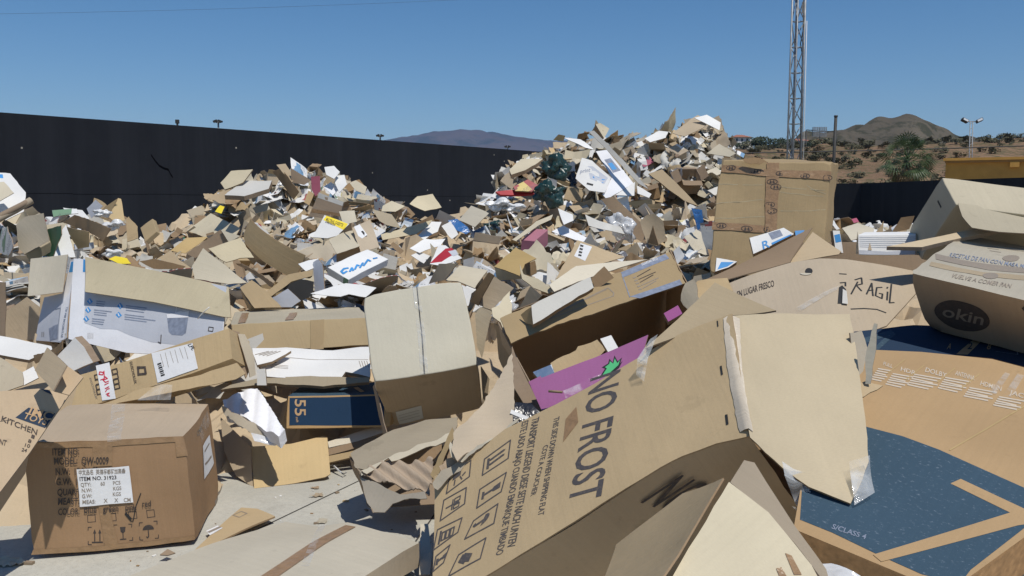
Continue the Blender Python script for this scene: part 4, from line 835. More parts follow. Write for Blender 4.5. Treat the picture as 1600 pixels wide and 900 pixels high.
# ------------------------------------------------------------------ toy carton leaning in from the left
def toy_box():
    pp = [(-90, 640), (0, 612), (60, 606), (75, 608), (107, 616), (46, 706), (0, 767), (-90, 860)]; pl = plane_px(pp, 3.42, (.16, -.70, .70), None, None, .005); root = thing('cardboard_box', at(-30, 760, 3.4), 'yellowish toy kitchen carton leaning into the lower left corner of the picture', 'box')
    mb = MB(); slab(mb, pl, [pl.pix(*p) for p in pp], 'toys', 'tan', .006, .05); pl.eps = .003
    pl.poly(mb, [(44, 636), (86, 645), (70, 668), (24, 652)], 'navy'); pl.text(mb, 'IMC', (43, 647), (79, 656), (49, 635), 'inkk', .003); pl.text(mb, 'TOYS', (35, 653), (71, 664), (40, 644), 'inkk', .003)
    pl.text(mb, 'PLAY KITCHEN', (-32, 645), (57, 679), (-30, 637), 'ink', .002); pl.text(mb, 'COMPONENT', (-40, 686), (9, 696), (-38, 678), 'ink', .002); pl.line(mb, [(-10, 660), (18, 656)], .002, 'ink')
    for k, s in enumerate(('1', '8', '10', '24')): x, y = 48 - k * 5, 680 + k * 7; pl.text(mb, s, (x, y + 3), (x + 5 + (k > 1) * 3, y + 5), (x + 1.5, y - 2), 'ink', .002)
    mb.build('printed_panel', root)
    def flap(q, m, n, d):
        o, _ = sheet_px('flap', q, m, d, n, amp=.004, parent=root)
    flap([(57, 580), (80, 546), (104, 571), (83, 611)], 'tan', (-.55, -.6, .55), 3.44); flap([(104, 571), (130, 589), (108, 617), (84, 611)], 'toys', (.1, -.65, .75), 3.44)
    sheet_px('side_panel', [(-90, 860), (0, 767), (46, 706), (40, 740), (0, 800), (-90, 900)], 'brown', 3.50, (.7, -.65, -.3), parent=root); keep(-90, 540, 130, 880, 3.6)
    decal(root, 'tape', pl, [(64, 607), (75, 608), (82, 616), (72, 612)], 'navy', None, .002)
toy_box()
# ------------------------------------------------------------------ long narrow carton with a waybill
def shower_box():
    pp = [(118, 583), (165, 570), (240, 549), (361, 515), (366, 562), (300, 585), (205, 612), (180, 621), (104, 642)]; n = (-.16, -.90, .42); root = thing('cardboard_box', at(240, 610, 4.6), 'long narrow brown carton with a waybill and split lower edge, behind the item-number carton', 'box')
    pl = plane_px(pp, 4.55, n, None, None, .004); mb = MB(); pl.eps = -.12; slab(mb, pl, [pl.pix(*p) for p in pp], 'tan', None, .24, .06, edge='tan'); pl.eps = .001
    pl.text(mb, 'DUSCHOLUX', (199, 564), (208, 599), (203, 563), 'ink', .002); pl.line(mb, [(213, 573), (224, 573), (226, 583), (214, 584)], .012, 'ink', .002, True); pl.poly(mb, [(211, 571), (216, 571), (216, 575), (211, 575)], 'ink', .002)
    for i, (x, y) in enumerate(((142, 584), (170, 576))):
        for k in range(4): pl.line(mb, [(x + k * 1.5, y + k * 8), (x + 8 + k * 1.5, y - 2 + k * 8), (x + 10 + k * 1.5, y + 5 + k * 8), (x + 2 + k * 1.5, y + 7 + k * 8)], .006, 'ink', .002, k != 1)
    pl.text(mb, 'DOCHOLUX', (134, 588), (146, 622), (137, 588), 'inkf', .002); mb.build('body', root, bevel=.005)
    def way(m2, h):
        pl.text(m2, 'LPL', (295, 540), (303, 549), (301, 538), 'inkd', h)
        for k in range(6): pl.line(m2, [(250 + 8 * k, 553 - 2 * k), (256 + 8 * k, 573 - 3 * k + 4 * (k % 2))], .0022, 'inkf', h)
        for k in range(7): pl.line(m2, [(246 + k, 569 + 3 * k), (251 + k, 567.5 + 3 * k)], .005 if k % 2 else .009, 'inkd', h)
    decal(root, 'waybill', pl, [(235, 551), (303, 537), (312, 577), (246, 598)], 'label', way, .003, label='white printed waybill')
    decal(root, 'tape', pl, [(144, 569), (166, 564), (179, 622), (157, 625)], 'label', lambda m2, h: [pl.line(m2, q, .006, 'inkr', h) for q in ([(157, 580), (151, 579), (150, 583), (156, 584), (158, 578), (159, 590), (153, 592)], [(157, 592), (164, 590), (160, 587), (157, 592), (161, 596), (166, 594)], [(160, 600), (166, 597)], [(161, 606), (167, 603)], [(162, 611), (164, 607), (168, 606)], [(163, 615), (168, 613), (165, 617), (169, 618)])], .004, label='pale tape with red handwriting')
    sheet_px('flap', [(210, 609), (300, 590), (372, 571), (386, 588), (370, 596), (250, 616), (104, 644), (180, 622)], 'tan', 4.42, (0, -.75, .66), amp=.006, torn=.004, parent=root)
    for q, m in (([(361, 515), (374, 519), (392, 570), (384, 592), (372, 566)], 'brown'), ([(374, 521), (384, 522), (397, 560), (399, 586), (390, 590), (384, 565)], 'grey')): sheet_px('end_flap', q, m, 4.62, (.75, -.6, .25), amp=.006, torn=.004, parent=root)
    decal(root, 'torn_tape', plane_px([(215, 626), (246, 599), (269, 601), (266, 624)], 4.25, (0, -.8, .6), amp=.012), [(215, 626), (246, 599), (269, 601), (266, 624)], 'clear', None, 0)
    keep(100, 510, 400, 645, 4.8)
shower_box()
# ------------------------------------------------------------------ white printed carton with its flaps folded out
def white_box():
    root = thing('cardboard_box', at(150, 545, 5.3), 'white printed carton with kraft flaps folded out, behind the long brown carton', 'box')
    pp = [(112, 402), (134, 404), (357, 450), (350, 560), (200, 552), (108, 530)]; pl = plane_px(pp, ds=(5.46, 5.43, 4.98, 4.70, 4.98, 5.22), amp=.003); mb = MB(); slab(mb, pl, [pl.pix(*p) for p in pp], 'coolwhite', 'tan', .006, .06); pl.eps = .003
    pl.poly(mb, [(134, 404), (357, 450), (350, 540), (285, 541), (240, 536), (205, 525), (185, 516), (160, 515), (133, 505)], 'cool')
    pl.poly(mb, [(128, 404), (134, 405), (133, 424), (128, 424)], 'sky', .002); pl.text(mb, '| | | |  | |  | |', (139, 528), (148, 528.5), (139.3, 521), 'ink', .002)
    for x, y in ((141, 471), (139, 485), (136.5, 499), (190.5, 479.5), (188.5, 493.5)): pl.poly(mb, [(x - 5, y), (x, y - 5), (x + 5, y + 1), (x, y + 5)], 'sky', .002); pl.line(mb, [(x - 1, y - 2), (x + 1, y + 2)], .006, 'label', .003)
    for x0, y0, ws in ((152, 471, (14, 13, 12)), (149, 485, (28, 20, 20)), (146, 499, (20, 19, 18)), (200, 479, (32, 30, 28)), (198, 493, (30, 48, 34))):
        for k, w_ in enumerate(ws): pl.line(mb, [(x0, y0 + k * 3.6), (x0 + w_, y0 + k * 3.6 + w_ * .13)], .006, 'inkg', .002)
    pl.poly(mb, [(264, 493), (299, 490), (294, 522), (288, 526), (272, 525), (267, 520)], 'inkg', .002); pl.poly(mb, [(264, 493), (299, 488), (298, 498), (265, 499)], 'coolwhite', .003); pl.line(mb, [(278, 491), (297, 486), (299, 478), (280, 480)], .004, 'coolwhite', .003, True)
    pl.line(mb, [(330, 513), (337, 514), (336, 520), (329, 519)], .005, 'ink', .002, True); pl.line(mb, [(255, 525), (254, 538), (250, 536)], .006, 'ink', .002); mb.build('front_panel', root)
    q = [(62, 463), (96, 458), (104, 402), (114, 404), (108, 528), (98, 536), (56, 532)]; pl2 = plane_px(q, ds=(5.6, 5.55, 5.52, 5.46, 5.26, 5.28, 5.46), amp=.003); mb = MB(); slab(mb, pl2, [pl2.pix(*p) for p in q], 'cool', 'tan', .006, .06); pl2.eps = .003
    pl2.poly(mb, [(102, 405), (113, 405), (107, 530), (95, 534)], 'coolwhite'); pl2.poly(mb, [(104, 407), (112, 406), (111, 424), (103, 424)], 'sky', .002); pl2.poly(mb, [(79, 514), (95, 508), (94, 530), (82, 533)], 'inkg', .002); pl2.line(mb, [(88, 483), (97, 482), (95, 508), (86, 511)], .006, 'inkg', .002); pl2.text(mb, '|| | |||', (66, 525), (71, 525), (66, 519), 'ink', .002)
    pl2.text(mb, 'BATHROOM BIN SET', (99, 528), (106, 480), (102, 528), 'inkg', .002); mb.build('side_panel', root)
    sheet_px('flap', [(134, 402), (357, 448), (358, 493), (346, 492), (240, 472), (134, 457)], 'pale', ds=(5.43, 4.96, 4.76, 4.78, 5.02, 5.26), bend=(80, .12), amp=.003, parent=root); sheet_px('flap', [(50, 405), (107, 398), (98, 456), (44, 463)], 'pale', ds=(5.62, 5.48, 5.36, 5.50), amp=.004, parent=root)
    sheet_px('back_panel', [(64, 430), (150, 424), (345, 470), (350, 545), (60, 530)], 'tan', 5.85, (.2, -.95, 0), parent=root)
    mb = MB(); mb.tube([at(327, 480, 4.7), at(319, 487, 4.72), at(313, 493, 4.74), at(309, 498, 4.74)], .003, 'white', 5); mb.build('string', root); keep(40, 400, 360, 545, 5.4)
white_box()
# ------------------------------------------------------------------ long kraft carton, flat white cartons, blue screen carton in the middle
def mid_left():
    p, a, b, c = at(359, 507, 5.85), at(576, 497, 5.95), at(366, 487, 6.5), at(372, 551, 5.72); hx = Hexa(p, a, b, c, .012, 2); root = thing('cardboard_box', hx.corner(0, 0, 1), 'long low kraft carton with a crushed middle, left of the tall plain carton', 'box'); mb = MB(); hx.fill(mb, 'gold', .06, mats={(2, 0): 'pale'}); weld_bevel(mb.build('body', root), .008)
    f = hx.face(1, 0); decal(root, 'tape', f, [(486, 502), (507, 501), (508, 546), (488, 547)], 'tan', None, .006); decal(root, 'tape', hx.face(2, 0), [(447, 502), (460, 501), (464, 489), (452, 490)], 'tape', None, .004); decal(root, 'tape', hx.face(2, 0), [(372, 506), (384, 505), (388, 491), (377, 491)], 'tape', None, .004)
    keep(340, 485, 580, 552, 6)
    root = thing('flat_cartons', at(490, 600, 5.2), 'stack of flattened white printed cartons lying above the blue carton marked 55', 'cardboard')
    for k, (q, m, n, d) in enumerate((([(395, 552), (447, 546), (520, 547), (577, 542), (578, 590), (540, 582), (533, 591), (500, 592), (417, 590), (401, 571)], 'white', (.03, -.30, .95), 5.32), ([(400, 592), (470, 590), (577, 592), (577, 600), (505, 606), (417, 601), (345, 610), (360, 602)], 'grey', (.02, -.4, .92), 5.12), ([(395, 553), (447, 547), (455, 549), (425, 567), (402, 572)], 'white', (.1, -.4, .9), 5.28))):
        pl = plane_px(q, d, n, None, None, .010, 5); mb = MB(); slab(mb, pl, [pl.pix(*p) for p in q], m, 'tan', .018, .06, .006); pl.eps = .009
        if k == 0:
            pl.line(mb, [(437, 561), (575, 562)], .004, 'inkf'); pl.poly(mb, [(427, 567), (432, 566), (432, 570), (427, 571)], 'ink', .002); [pl.line(mb, [(422 + i, 572 + i * 2), (450, 573 + i * 2)], .004, 'inkf') for i in range(3)]; [pl.line(mb, [(561 + 4 * i, 564), (564 + 4 * i, 574)], .004, 'inkf') for i in range(4)]
        if k == 2: [pl.line(mb, [(399 + 6 * i, 556 + i * .6), (420 + 6 * i, 550)], .006, 'inkf') for i in range(4)]
        mb.build('flat_carton', root)
    q = [(402, 577), (415, 576), (417, 602), (402, 602)]; sheet_px('end_board', q, 'white', 5.05, (-.1, -.95, .2), thick=.012, parent=root)
    p, a, b, c = at(449, 619, 5.0), at(612, 615, 5.05), at(476, 600, 5.45), at(446, 671, 4.93); hx = Hexa(p, a, b, c, .004, 2); root = thing('screen_carton', hx.corner(0, 0, 1), 'dark blue flat screen carton marked 55 lying under the flattened white cartons', 'box'); mb = MB(); hx.fill(mb, 'tvkraft', .06, mats={(2, 0): 'blue'}); f = hx.face(1, 0)
    f.poly(mb, [(452, 622), (600, 618), (600, 664), (452, 665)], 'navy'); f.text(mb, '55', (461, 624), (461, 650), (478, 624), 'inkk', .002); f.text(mb, 'inch', (462, 652), (463, 660), (466, 652), 'inkk', .002); t = hx.face(2, 0); t.poly(mb, [(553, 606), (560, 605), (570, 612), (563, 613)], 'inkk', .002)
    weld_bevel(mb.build('body', root), .005); keep(440, 540, 600, 675, 5.3)
mid_left()
# ------------------------------------------------------------------ broken polystyrene and the folded kraft piece beside it
def foam():
    q = [(349, 630), (378, 614), (402, 610), (414, 626), (432, 654), (446, 676), (436, 686), (410, 672), (380, 655), (352, 643)]; pl = plane_px(q, 4.72, (-.05, -.35, .93)); pl.disp = lambda x, y, P: .013 * abs(sin(P.x * 42 + P.y * 9)) + .008 * noise.noise(P * 9); root = thing('foam_block', at(400, 690, 4.6), 'broken white polystyrene moulding tipped between the two front cartons', 'packaging'); mb = MB(); pl.eps = -.03; slab(mb, pl, [pl.pix(*p) for p in q], 'foam', None, .075, .012, .003, edge='foam'); mb.build('block', root)
    q = [(348, 634), (380, 652), (432, 682), (437, 694), (405, 690), (392, 676), (352, 648)]; pl = plane_px(q, 4.60, (-.1, -.95, .3), amp=.015, f=9); mb = MB(); slab(mb, pl, [pl.pix(*p) for p in q], 'grey', None, .01, .03, .008); mb.build('torn_wrapping', root)
    o, _ = sheet_px('plastic_wrap', [(392, 676), (420, 684), (436, 690), (430, 696), (398, 690)], 'bagc', 4.56, (0, -.8, .6), amp=.02, f=12, thick=.002, res=.03, parent=root, edge='bagc')
    root = thing('folded_cardboard', at(395, 762, 4.58), 'bent light kraft piece standing on the concrete below the polystyrene', 'cardboard'); B = on_z(397, 762, .004); C = on_z(515, 748, .004)
    sheet_px('panel', [(393, 699), (455, 696), (503, 688), (511, 690), (516, 745), (508, 749), (397, 762)], 'gold', ds=(4.86, 4.92, 5.0, 5.0, C.y, C.y - .03, B.y), amp=.006, parent=root); sheet_px('panel', [(337, 648), (393, 699), (397, 762), (372, 745), (350, 705)], 'tan', ds=(5.1, 4.86, B.y, 4.75, 4.95), amp=.006, parent=root); keep(335, 605, 520, 765, 4.9)
foam()
# ------------------------------------------------------------------ flattened cartons on the ground in front
def flat_front():
    q = [(150, 915), (312, 851), (445, 805), (498, 821), (543, 815), (655, 853), (560, 915)]; P = on_z(450, 860, .11); pl = plane_px(q, P.y, (0, -.015, 1), None, None, .006, 2.2); root = thing('flattened_carton', at(430, 880, 3.7), 'large flattened pale carton with a tape stripe on the concrete at bottom left', 'box'); mb = MB(); pl.eps = -.05; slab(mb, pl, [pl.pix(*p) for p in q], 'pale', 'tan', .10, .06, edge='tan'); mb.build('body', root, bevel=.006); pl.eps = .0
    decal(root, 'tape', pl, [(395, 915), (540, 822), (556, 826), (425, 915)], 'tape', None, .003); decal(root, 'tape', pl, [(470, 893), (500, 818), (510, 817), (484, 893)], 'clear', None, .003)
    q = [(300, 860), (377, 793), (402, 796), (430, 810), (396, 823), (330, 851)]; pl = plane_px(q, on_z(365, 825, .02).y, (0, 0, 1), None, None, .003); mb = MB(); slab(mb, pl, [pl.pix(*p) for p in q], 'tan', None, .008, .06); pl.eps = .004; pl.line(mb, [(364, 806), (377, 800), (386, 804), (374, 810)], .006, 'inkf', closed=True); root = mb.build('cardboard_sheet'); tag(root, 'thin tan sheet with tiny white label flat on the concrete by the item-number carton', 'cardboard')
    decal(root, 'sticker', pl, [(322, 829), (340, 822), (348, 826), (328, 836)], 'label', lambda m2, h: pl.line(m2, [(327, 831), (343, 825)], .02, 'inkf', h), .002)
    o, _ = sheet_px('cardboard_scrap', [(250, 868), (262, 858), (274, 864), (262, 868)], 'brown', on_z(262, 866, .03).y, (0, -.3, .9)); tag(o, 'small brown torn scrap just below the item-number carton', 'cardboard')
    o, _ = sheet_px('cardboard_scrap', [(657, 823), (669, 822), (675, 870), (672, 900), (655, 900)], 'pale', on_z(665, 880, .02).y, (0, -.1, 1)); tag(o, 'narrow pale scrap on the ground left of the refrigerator carton', 'cardboard')
    mb = MB(); mb.tube([on_z(515, 722, .05), on_z(528, 734, .03), on_z(537, 741, .02), on_z(541, 738, .02)], .006, 'bagw', 5); tag(mb.build('plastic_strip'), 'twisted clear plastic strip on the concrete in the middle', 'plastic')
    for k, (q, m) in enumerate((([(512, 690), (560, 676), (597, 668), (600, 678), (560, 690), (514, 700)], 'pale'), ([(512, 702), (560, 690), (600, 681), (602, 690), (560, 700), (513, 712)], 'brown'), ([(512, 714), (560, 702), (600, 692), (604, 700), (556, 712), (514, 724)], 'tan'))):
        o, _ = sheet_px('cardboard_sheet', q, m, 5.0 - k * .05, (0, -.5, .86), thick=.01, amp=.006); tag(o, ('pale top', 'dark brown middle', 'tan bottom')[k] + ' sheet of the flat pile right of the bent kraft piece', 'cardboard')
flat_front()
# ------------------------------------------------------------------ tall plain carton with a tape seam
def tall_box():
    p, a, b, c = at(748, 571, 4.72), at(586, 600, 4.70), at(722, 436, 4.97), at(757, 640, 5.18); hx = Hexa(p, a, b, c, .006, 2); root = thing('cardboard_box', hx.corner(.5, 0, 1), 'plain pale carton tilted forward with a shiny tape seam, in the middle', 'box'); mb = MB(); hx.fill(mb, 'palek', .06, mats={(1, 0): 'shade'}); weld_bevel(mb.build('body', root), .008)  # front face gets its shade through the darker board colour too
    t = hx.face(2, 0); f = hx.face(1, 0)
    decal(root, 'tape', t, [(645, 449), (656, 447), (672, 583), (660, 585)], 'clear', None, .004, label='shiny clear tape seam'); decal(root, 'seam', t, [(651, 448), (652.5, 448), (667, 584), (665, 584)], 'inkd', None, .0025)
    decal(root, 'sticker', f, [(617, 643), (659, 633), (661, 652), (621, 662)], 'card', lambda m2, h: [f.line(m2, [(622, 648 + 4 * k), (655, 640 + 4 * k)], .004, 'inkf', h) for k in range(3)], .003)
    sheet_px('flap', [(749, 572), (764, 592), (762, 640), (752, 665), (756, 620)], 'tan', 4.85, (.8, -.6, 0), parent=root); sheet_px('flap', [(586, 600), (600, 660), (608, 682), (603, 686), (592, 650), (583, 604)], 'brown', 4.75, (-.8, -.6, 0), parent=root); keep(570, 430, 770, 690, 5)
tall_box()
# ------------------------------------------------------------------ crumpled carton with bare fluting
def crumpled():
    root = thing('crumpled_box', at(620, 800, 3.9), 'crumpled kraft carton with torn bare fluting, left of the refrigerator carton', 'box')
    sheet_px('top_panel', [(548, 711), (570, 696), (615, 672), (665, 658), (716, 652), (712, 676), (650, 700), (610, 716), (572, 736), (556, 733)], 'grey', ds=(4.2, 4.25, 4.4, 4.5, 4.55, 4.3, 4.1, 4.03, 3.98, 4.08), amp=.014, f=6, torn=.004, res=.035, parent=root)
    sheet_px('folded_lip', [(565, 735), (610, 714), (660, 695), (704, 676), (703, 688), (650, 707), (612, 722), (607, 716), (573, 742)], 'pale', ds=(3.97, 4.0, 4.08, 4.2, 4.16, 4.03, 3.96, 3.98, 3.93), amp=.016, f=12, torn=.006, res=.025, parent=root)
    q = [(563, 738), (606, 723), (640, 722), (676, 715), (677, 745), (669, 777), (664, 769), (620, 760), (570, 748)]; pl = plane_px(q, ds=(3.95, 4.0, 4.03, 4.0, 3.9, 3.82, 3.84, 3.85, 3.9)); pl.disp = lambda x, y, P: .012 * sin(P.z * 190 + P.x * 75 + 2 * noise.noise(P * 5)) + .02 * noise.noise(P * 5); mb = MB(); slab(mb, pl, [pl.pix(*p) for p in q], 'flutes', None, .006, .009, .004); mb.build('bare_fluting', root)
    sheet_px('lower_panel', [(563, 746), (580, 752), (625, 772), (664, 768), (668, 780), (640, 778), (612, 786), (600, 800), (582, 800), (574, 786)], 'grey', ds=(3.92, 3.88, 3.80, 3.78, 3.75, 3.76, 3.76, 3.74, 3.78, 3.84), amp=.016, f=8, torn=.005, res=.03, parent=root)
    sheet_px('end_panel', [(548, 712), (563, 738), (574, 786), (584, 801), (570, 780), (558, 745)], 'brown', ds=(4.2, 3.97, 3.85, 3.8, 3.95, 4.1), amp=.014, f=9, torn=.005, res=.03, parent=root)
    sheet_px('inner_panel', [(612, 722), (650, 706), (690, 694), (690, 722), (640, 726), (616, 738)], 'brown', 4.2, (0, -.9, .3), amp=.01, parent=root); sheet_px('strap_fold', [(707, 668), (713, 680), (694, 716), (680, 752), (672, 742), (690, 706), (700, 682)], 'tan', 3.78, (-.3, -.9, .3), amp=.012, f=9, torn=.004, res=.03, parent=root)
    sheet_px('bottom_panel', [(560, 745), (680, 690), (740, 700), (690, 790), (600, 795)], 'brown', 4.25, (0, -.5, .86), parent=root); keep(545, 650, 720, 805, 4.3)
crumpled()
# ------------------------------------------------------------------ refrigerator carton across the foreground
def fridge_box():
    root = thing('refrigerator_carton', at(900, 880, 3.2), 'big refrigerator carton marked NO FROST lying across the foreground', 'box')
    U0, U1, L1, L0 = at(690, 728, 3.52), at(1145, 492, 3.30), at(1172, 684, 2.82), at(760, 902, 3.02); o = (U0 + U1 + L1 + L0) / 4; n = ((U1 - L0).cross(U0 - L1)).normalized()
    if n.z < 0: n = -n
    pp = [(680, 745), (733, 716), (790, 671), (868, 632), (930, 599), (985, 566), (1040, 533), (1092, 510), (1145, 492), (1172, 684), (1120, 694), (1067, 713), (1033, 731), (960, 777), (900, 815), (830, 858), (760, 902), (700, 945), (676, 955)]
    pl = Plane(o, n, U1 - U0, None); sd0 = wob(.009, 1.9, 3.3); sd1 = wob(.0025, 9, 7); sd = lambda x, y, P: sd0(x, y, P) + sd1(x, y, P)
    pl.disp = lambda x, y, P: sd(x, y, P) + .05 * max(0, x - .25) ** 2
    mb = MB(); slab(mb, pl, [pl.pix(*p) for p in pp], 'fridge', 'tan', .007, .05, .0015); pl.eps = .0036
    pl.text(mb, 'NO FROST', (924, 592), (890, 790), (970, 577), 'inkn'); pl.text(mb, 'THIS SIDE DOWN WHEN SHIPPING FLAT', (866, 653), (841, 807), (874.5, 650), 'inkn'); pl.text(mb, 'COTE A COUCHER', (849, 697), (829, 776), (857, 694), 'inkn'); pl.text(mb, 'TRANSPORT LIEGEND DIESE SEITE NACH UNTEN', (832, 654), (794, 856), (843, 651), 'inkn'); pl.text(mb, 'ESTE LADO ABAJO CUANDO EMBARQUE TIMBADO', (816, 660), (776, 870), (826, 656), 'inkn')
    for k, (a, b, c, d_) in (('up', ((758, 718), (798, 688), (794, 716), (754, 743))), ('glass', ((750, 765), (791, 738), (783, 768), (745, 794))), ('brolly', ((740, 814), (778, 787), (772, 818), (727, 843))), ('hand', ((718, 868), (760, 841), (752, 874), (702, 902))), ('slab', ((704, 744), (737, 720), (734, 745), (698, 772))), ('trolley', ((694, 782), (729, 762), (726, 787), (688, 814))), ('stack', ((684, 828), (722, 809), (716, 832), (678, 860))), ('glass', ((682, 870), (704, 852), (694, 880), (678, 894)))):
        pl.line(mb, [a, b, c, d_], .006, 'inkn', closed=True); u = ((d_[0] - a[0]) * .8, (d_[1] - a[1]) * .8); v = ((b[0] - a[0]) * .8, (b[1] - a[1]) * .8); arrows(pl, mb, (a[0] + (v[0] + u[0]) * .125, a[1] + (v[1] + u[1]) * .125), u, v, k, .009, 'inkn')
    mb.build('printed_side', root)
    # the shaded long side, hidden far side, floor of the carton
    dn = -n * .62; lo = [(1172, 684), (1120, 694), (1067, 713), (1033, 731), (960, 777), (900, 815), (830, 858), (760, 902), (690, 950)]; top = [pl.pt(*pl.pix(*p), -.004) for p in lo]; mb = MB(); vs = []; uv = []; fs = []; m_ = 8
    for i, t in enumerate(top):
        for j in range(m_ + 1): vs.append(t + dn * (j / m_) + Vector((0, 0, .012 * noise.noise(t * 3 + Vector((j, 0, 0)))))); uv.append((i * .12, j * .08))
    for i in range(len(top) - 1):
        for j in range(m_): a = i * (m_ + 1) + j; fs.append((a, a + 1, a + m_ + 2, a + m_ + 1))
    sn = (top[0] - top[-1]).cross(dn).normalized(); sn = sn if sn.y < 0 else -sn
    mb.add(vs, fs, 'shade', uv, True); mb.add([v - sn * .007 for v in vs], [f[::-1] for f in fs], 'tan', uv, True)  # outer skin of this side is coloured as kraft in shade
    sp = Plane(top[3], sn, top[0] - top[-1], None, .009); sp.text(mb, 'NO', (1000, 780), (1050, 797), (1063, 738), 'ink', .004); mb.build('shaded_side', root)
    far = [pl.pt(*pl.pix(*p), -.01) for p in [(790, 671), (868, 632), (930, 599), (1040, 533), (1145, 492)]]; mb = MB(); mb.add(far + [f + dn for f in far], [(i, i + 1, i + 6, i + 5) for i in range(4)], 'brown'); mb.build('back_side', root)
    mb = MB(); q = [top[0] + dn, top[-2] + dn, far[0] + dn, far[-1] + dn]; mb.add(q, [(0, 1, 2, 3)], 'brown'); mb.build('bottom', root)
    # end flap bent outward, sun-bleached, and the shaded flap behind
    f = [(1144, 493), (1180, 490), (1215, 488), (1275, 485), (1329, 477), (1340, 540), (1347, 600), (1354, 660), (1358, 717), (1342, 760), (1329, 787), (1300, 776), (1264, 762), (1224, 733), (1196, 708), (1172, 684), (1158, 590)]; P = [at(1144, 493, 3.30), at(1329, 477, 3.27), at(1358, 717, 2.66), at(1172, 684, 2.82)]; fo = sum(P, Vector()) / 4; fn = (P[2] - P[0]).cross(P[1] - P[3]).normalized(); fn = fn if fn.z > 0 else -fn
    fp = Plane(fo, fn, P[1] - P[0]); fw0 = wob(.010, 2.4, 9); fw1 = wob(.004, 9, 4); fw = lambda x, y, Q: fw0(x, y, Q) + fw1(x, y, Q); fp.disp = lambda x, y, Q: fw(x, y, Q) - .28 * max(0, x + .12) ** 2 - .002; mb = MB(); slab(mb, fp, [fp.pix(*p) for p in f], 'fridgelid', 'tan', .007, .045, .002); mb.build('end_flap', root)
    fp.eps = .0036; mb = MB(); vs = []; NN = 24
    for i in range(NN + 1):
        t_ = i / NN; F_ = (1145 + 26 * t_ - 5 * sin(pi * t_), 497 + 178 * t_); Lq = (F_[0] - 13 + R.uniform(-1, 1), F_[1] + 3); Rq = (F_[0] + 11 * (1 - .5 * t_) + R.uniform(-1, 1), F_[1] + 1)
        a_ = pl.pt(*pl.pix(*Lq), .003); b_ = (pl.pt(*pl.pix(*F_), .004) + fp.pt(*fp.pix(*F_), .004)) / 2 + Vector((0, 0, .004)); c_ = fp.pt(*fp.pix(*Rq), .003); vs += [a_, (a_ + b_) / 2 + Vector((0, 0, R.uniform(.001, .006))), b_ + Vector((0, 0, R.uniform(0, .006))), c_]
    mb.add(vs, [(4 * i + k, 4 * i + k + 1, 4 * i + k + 5, 4 * i + k + 4) for i in range(NN) for k in range(3)], 'tapew', [(i * .05, k * .02) for i in range(NN + 1) for k in range(4)], True); o_ = mb.build('seam_tape', root); o_['label'] = 'crinkled whitish tape along the fold'
    decal(root, 'tape', pl, [(884, 655), (901, 636), (904, 660), (880, 691)], 'tape', None, .002); [decal(root, 'mark', pl, q, 'inkd', None, .002) for q in ([(1126, 574), (1129, 573), (1131, 587), (1128, 588)], [(1134, 650), (1138, 649), (1140, 665), (1136, 666)], [(1121, 503), (1123, 503), (1124, 512), (1122, 512)])]
    g = [(1008, 546), (1060, 500), (1117, 443), (1165, 466), (1213, 488), (1180, 492), (1145, 494), (1095, 512), (1045, 532)]; gp = plane_px(g, ds=(3.42, 3.45, 3.50, 3.46, 3.42, 3.36, 3.32, 3.34, 3.38), amp=.005); gp.disp = lambda x, y, Q: .16 * y * y; mb = MB(); slab(mb, gp, [gp.pix(*p) for p in g], 'gold', 'tan', .007, .045, .002); mb.build('side_flap', root)
    for q, d, nn in (([(1225, 741), (1264, 761), (1272, 790), (1280, 822), (1258, 806), (1244, 790)], 2.62, (-.2, -.9, .3)), ([(1280, 814), (1334, 806), (1330, 787), (1357, 767), (1370, 815), (1368, 862), (1340, 834), (1298, 828)], 2.58, (0, -.85, .4)), ([(1236, 792), (1262, 815), (1300, 830), (1340, 836), (1300, 822), (1278, 806)], 2.56, (0, -.8, .5)), ([(1328, 720), (1358, 712), (1366, 770), (1334, 790)], 2.60, (.2, -.8, .6)), ([(1222, 722), (1240, 733), (1270, 740), (1268, 764), (1226, 744)], 2.66, (-.2, -.8, .6))):
        o_, _ = sheet_px('torn_tape', q, 'clear', d, nn, amp=.018, f=9, thick=.001, res=.03, parent=root, edge='clear')
    sheet_px('torn_tape', [(1016, 530), (1028, 522), (1012, 560), (1006, 596), (994, 586), (996, 560)], 'clear', 3.28, (-.3, -.9, .3), amp=.015, f=10, thick=.001, res=.03, parent=root, edge='clear')
    # the torn flap that curls up at the left end
    m = [(800, 546), (803, 600), (800, 658), (790, 668), (762, 682), (728, 700), (714, 717), (704, 694), (707, 668), (730, 648), (750, 625), (774, 588)]; mp = plane_px(m, ds=(3.95, 3.85, 3.60, 3.55, 3.50, 3.46, 3.42, 3.50, 3.58, 3.68, 3.76, 3.87)); mw = wob(.03, 6, 2); mp.disp = lambda x, y, Q: mw(x, y, Q) + .35 * y * y - .03; mb = MB(); slab(mb, mp, [mp.pix(*p) for p in m], 'tan', 'grey', .006, .022, .007); mb.build('torn_flap', root)
    for q, d, nn, mt in (([(704, 690), (716, 716), (740, 702), (775, 684), (800, 660), (812, 655), (790, 676), (745, 704), (722, 722), (706, 716)], 3.5, (-.2, -.6, .75), 'pale'), ([(676, 756), (690, 738), (735, 712), (738, 718), (705, 744), (684, 766)], 3.45, (-.2, -.6, .75), 'grey'), ([(686, 730), (712, 712), (745, 700), (730, 716), (700, 738), (688, 744)], 3.52, (0, -.7, .7), 'flutes')): sheet_px('torn_edge', q, mt, d, nn, amp=.02, f=14, torn=.008, res=.02, parent=root)
    keep(670, 440, 1370, 900, 4.0)
fridge_box()
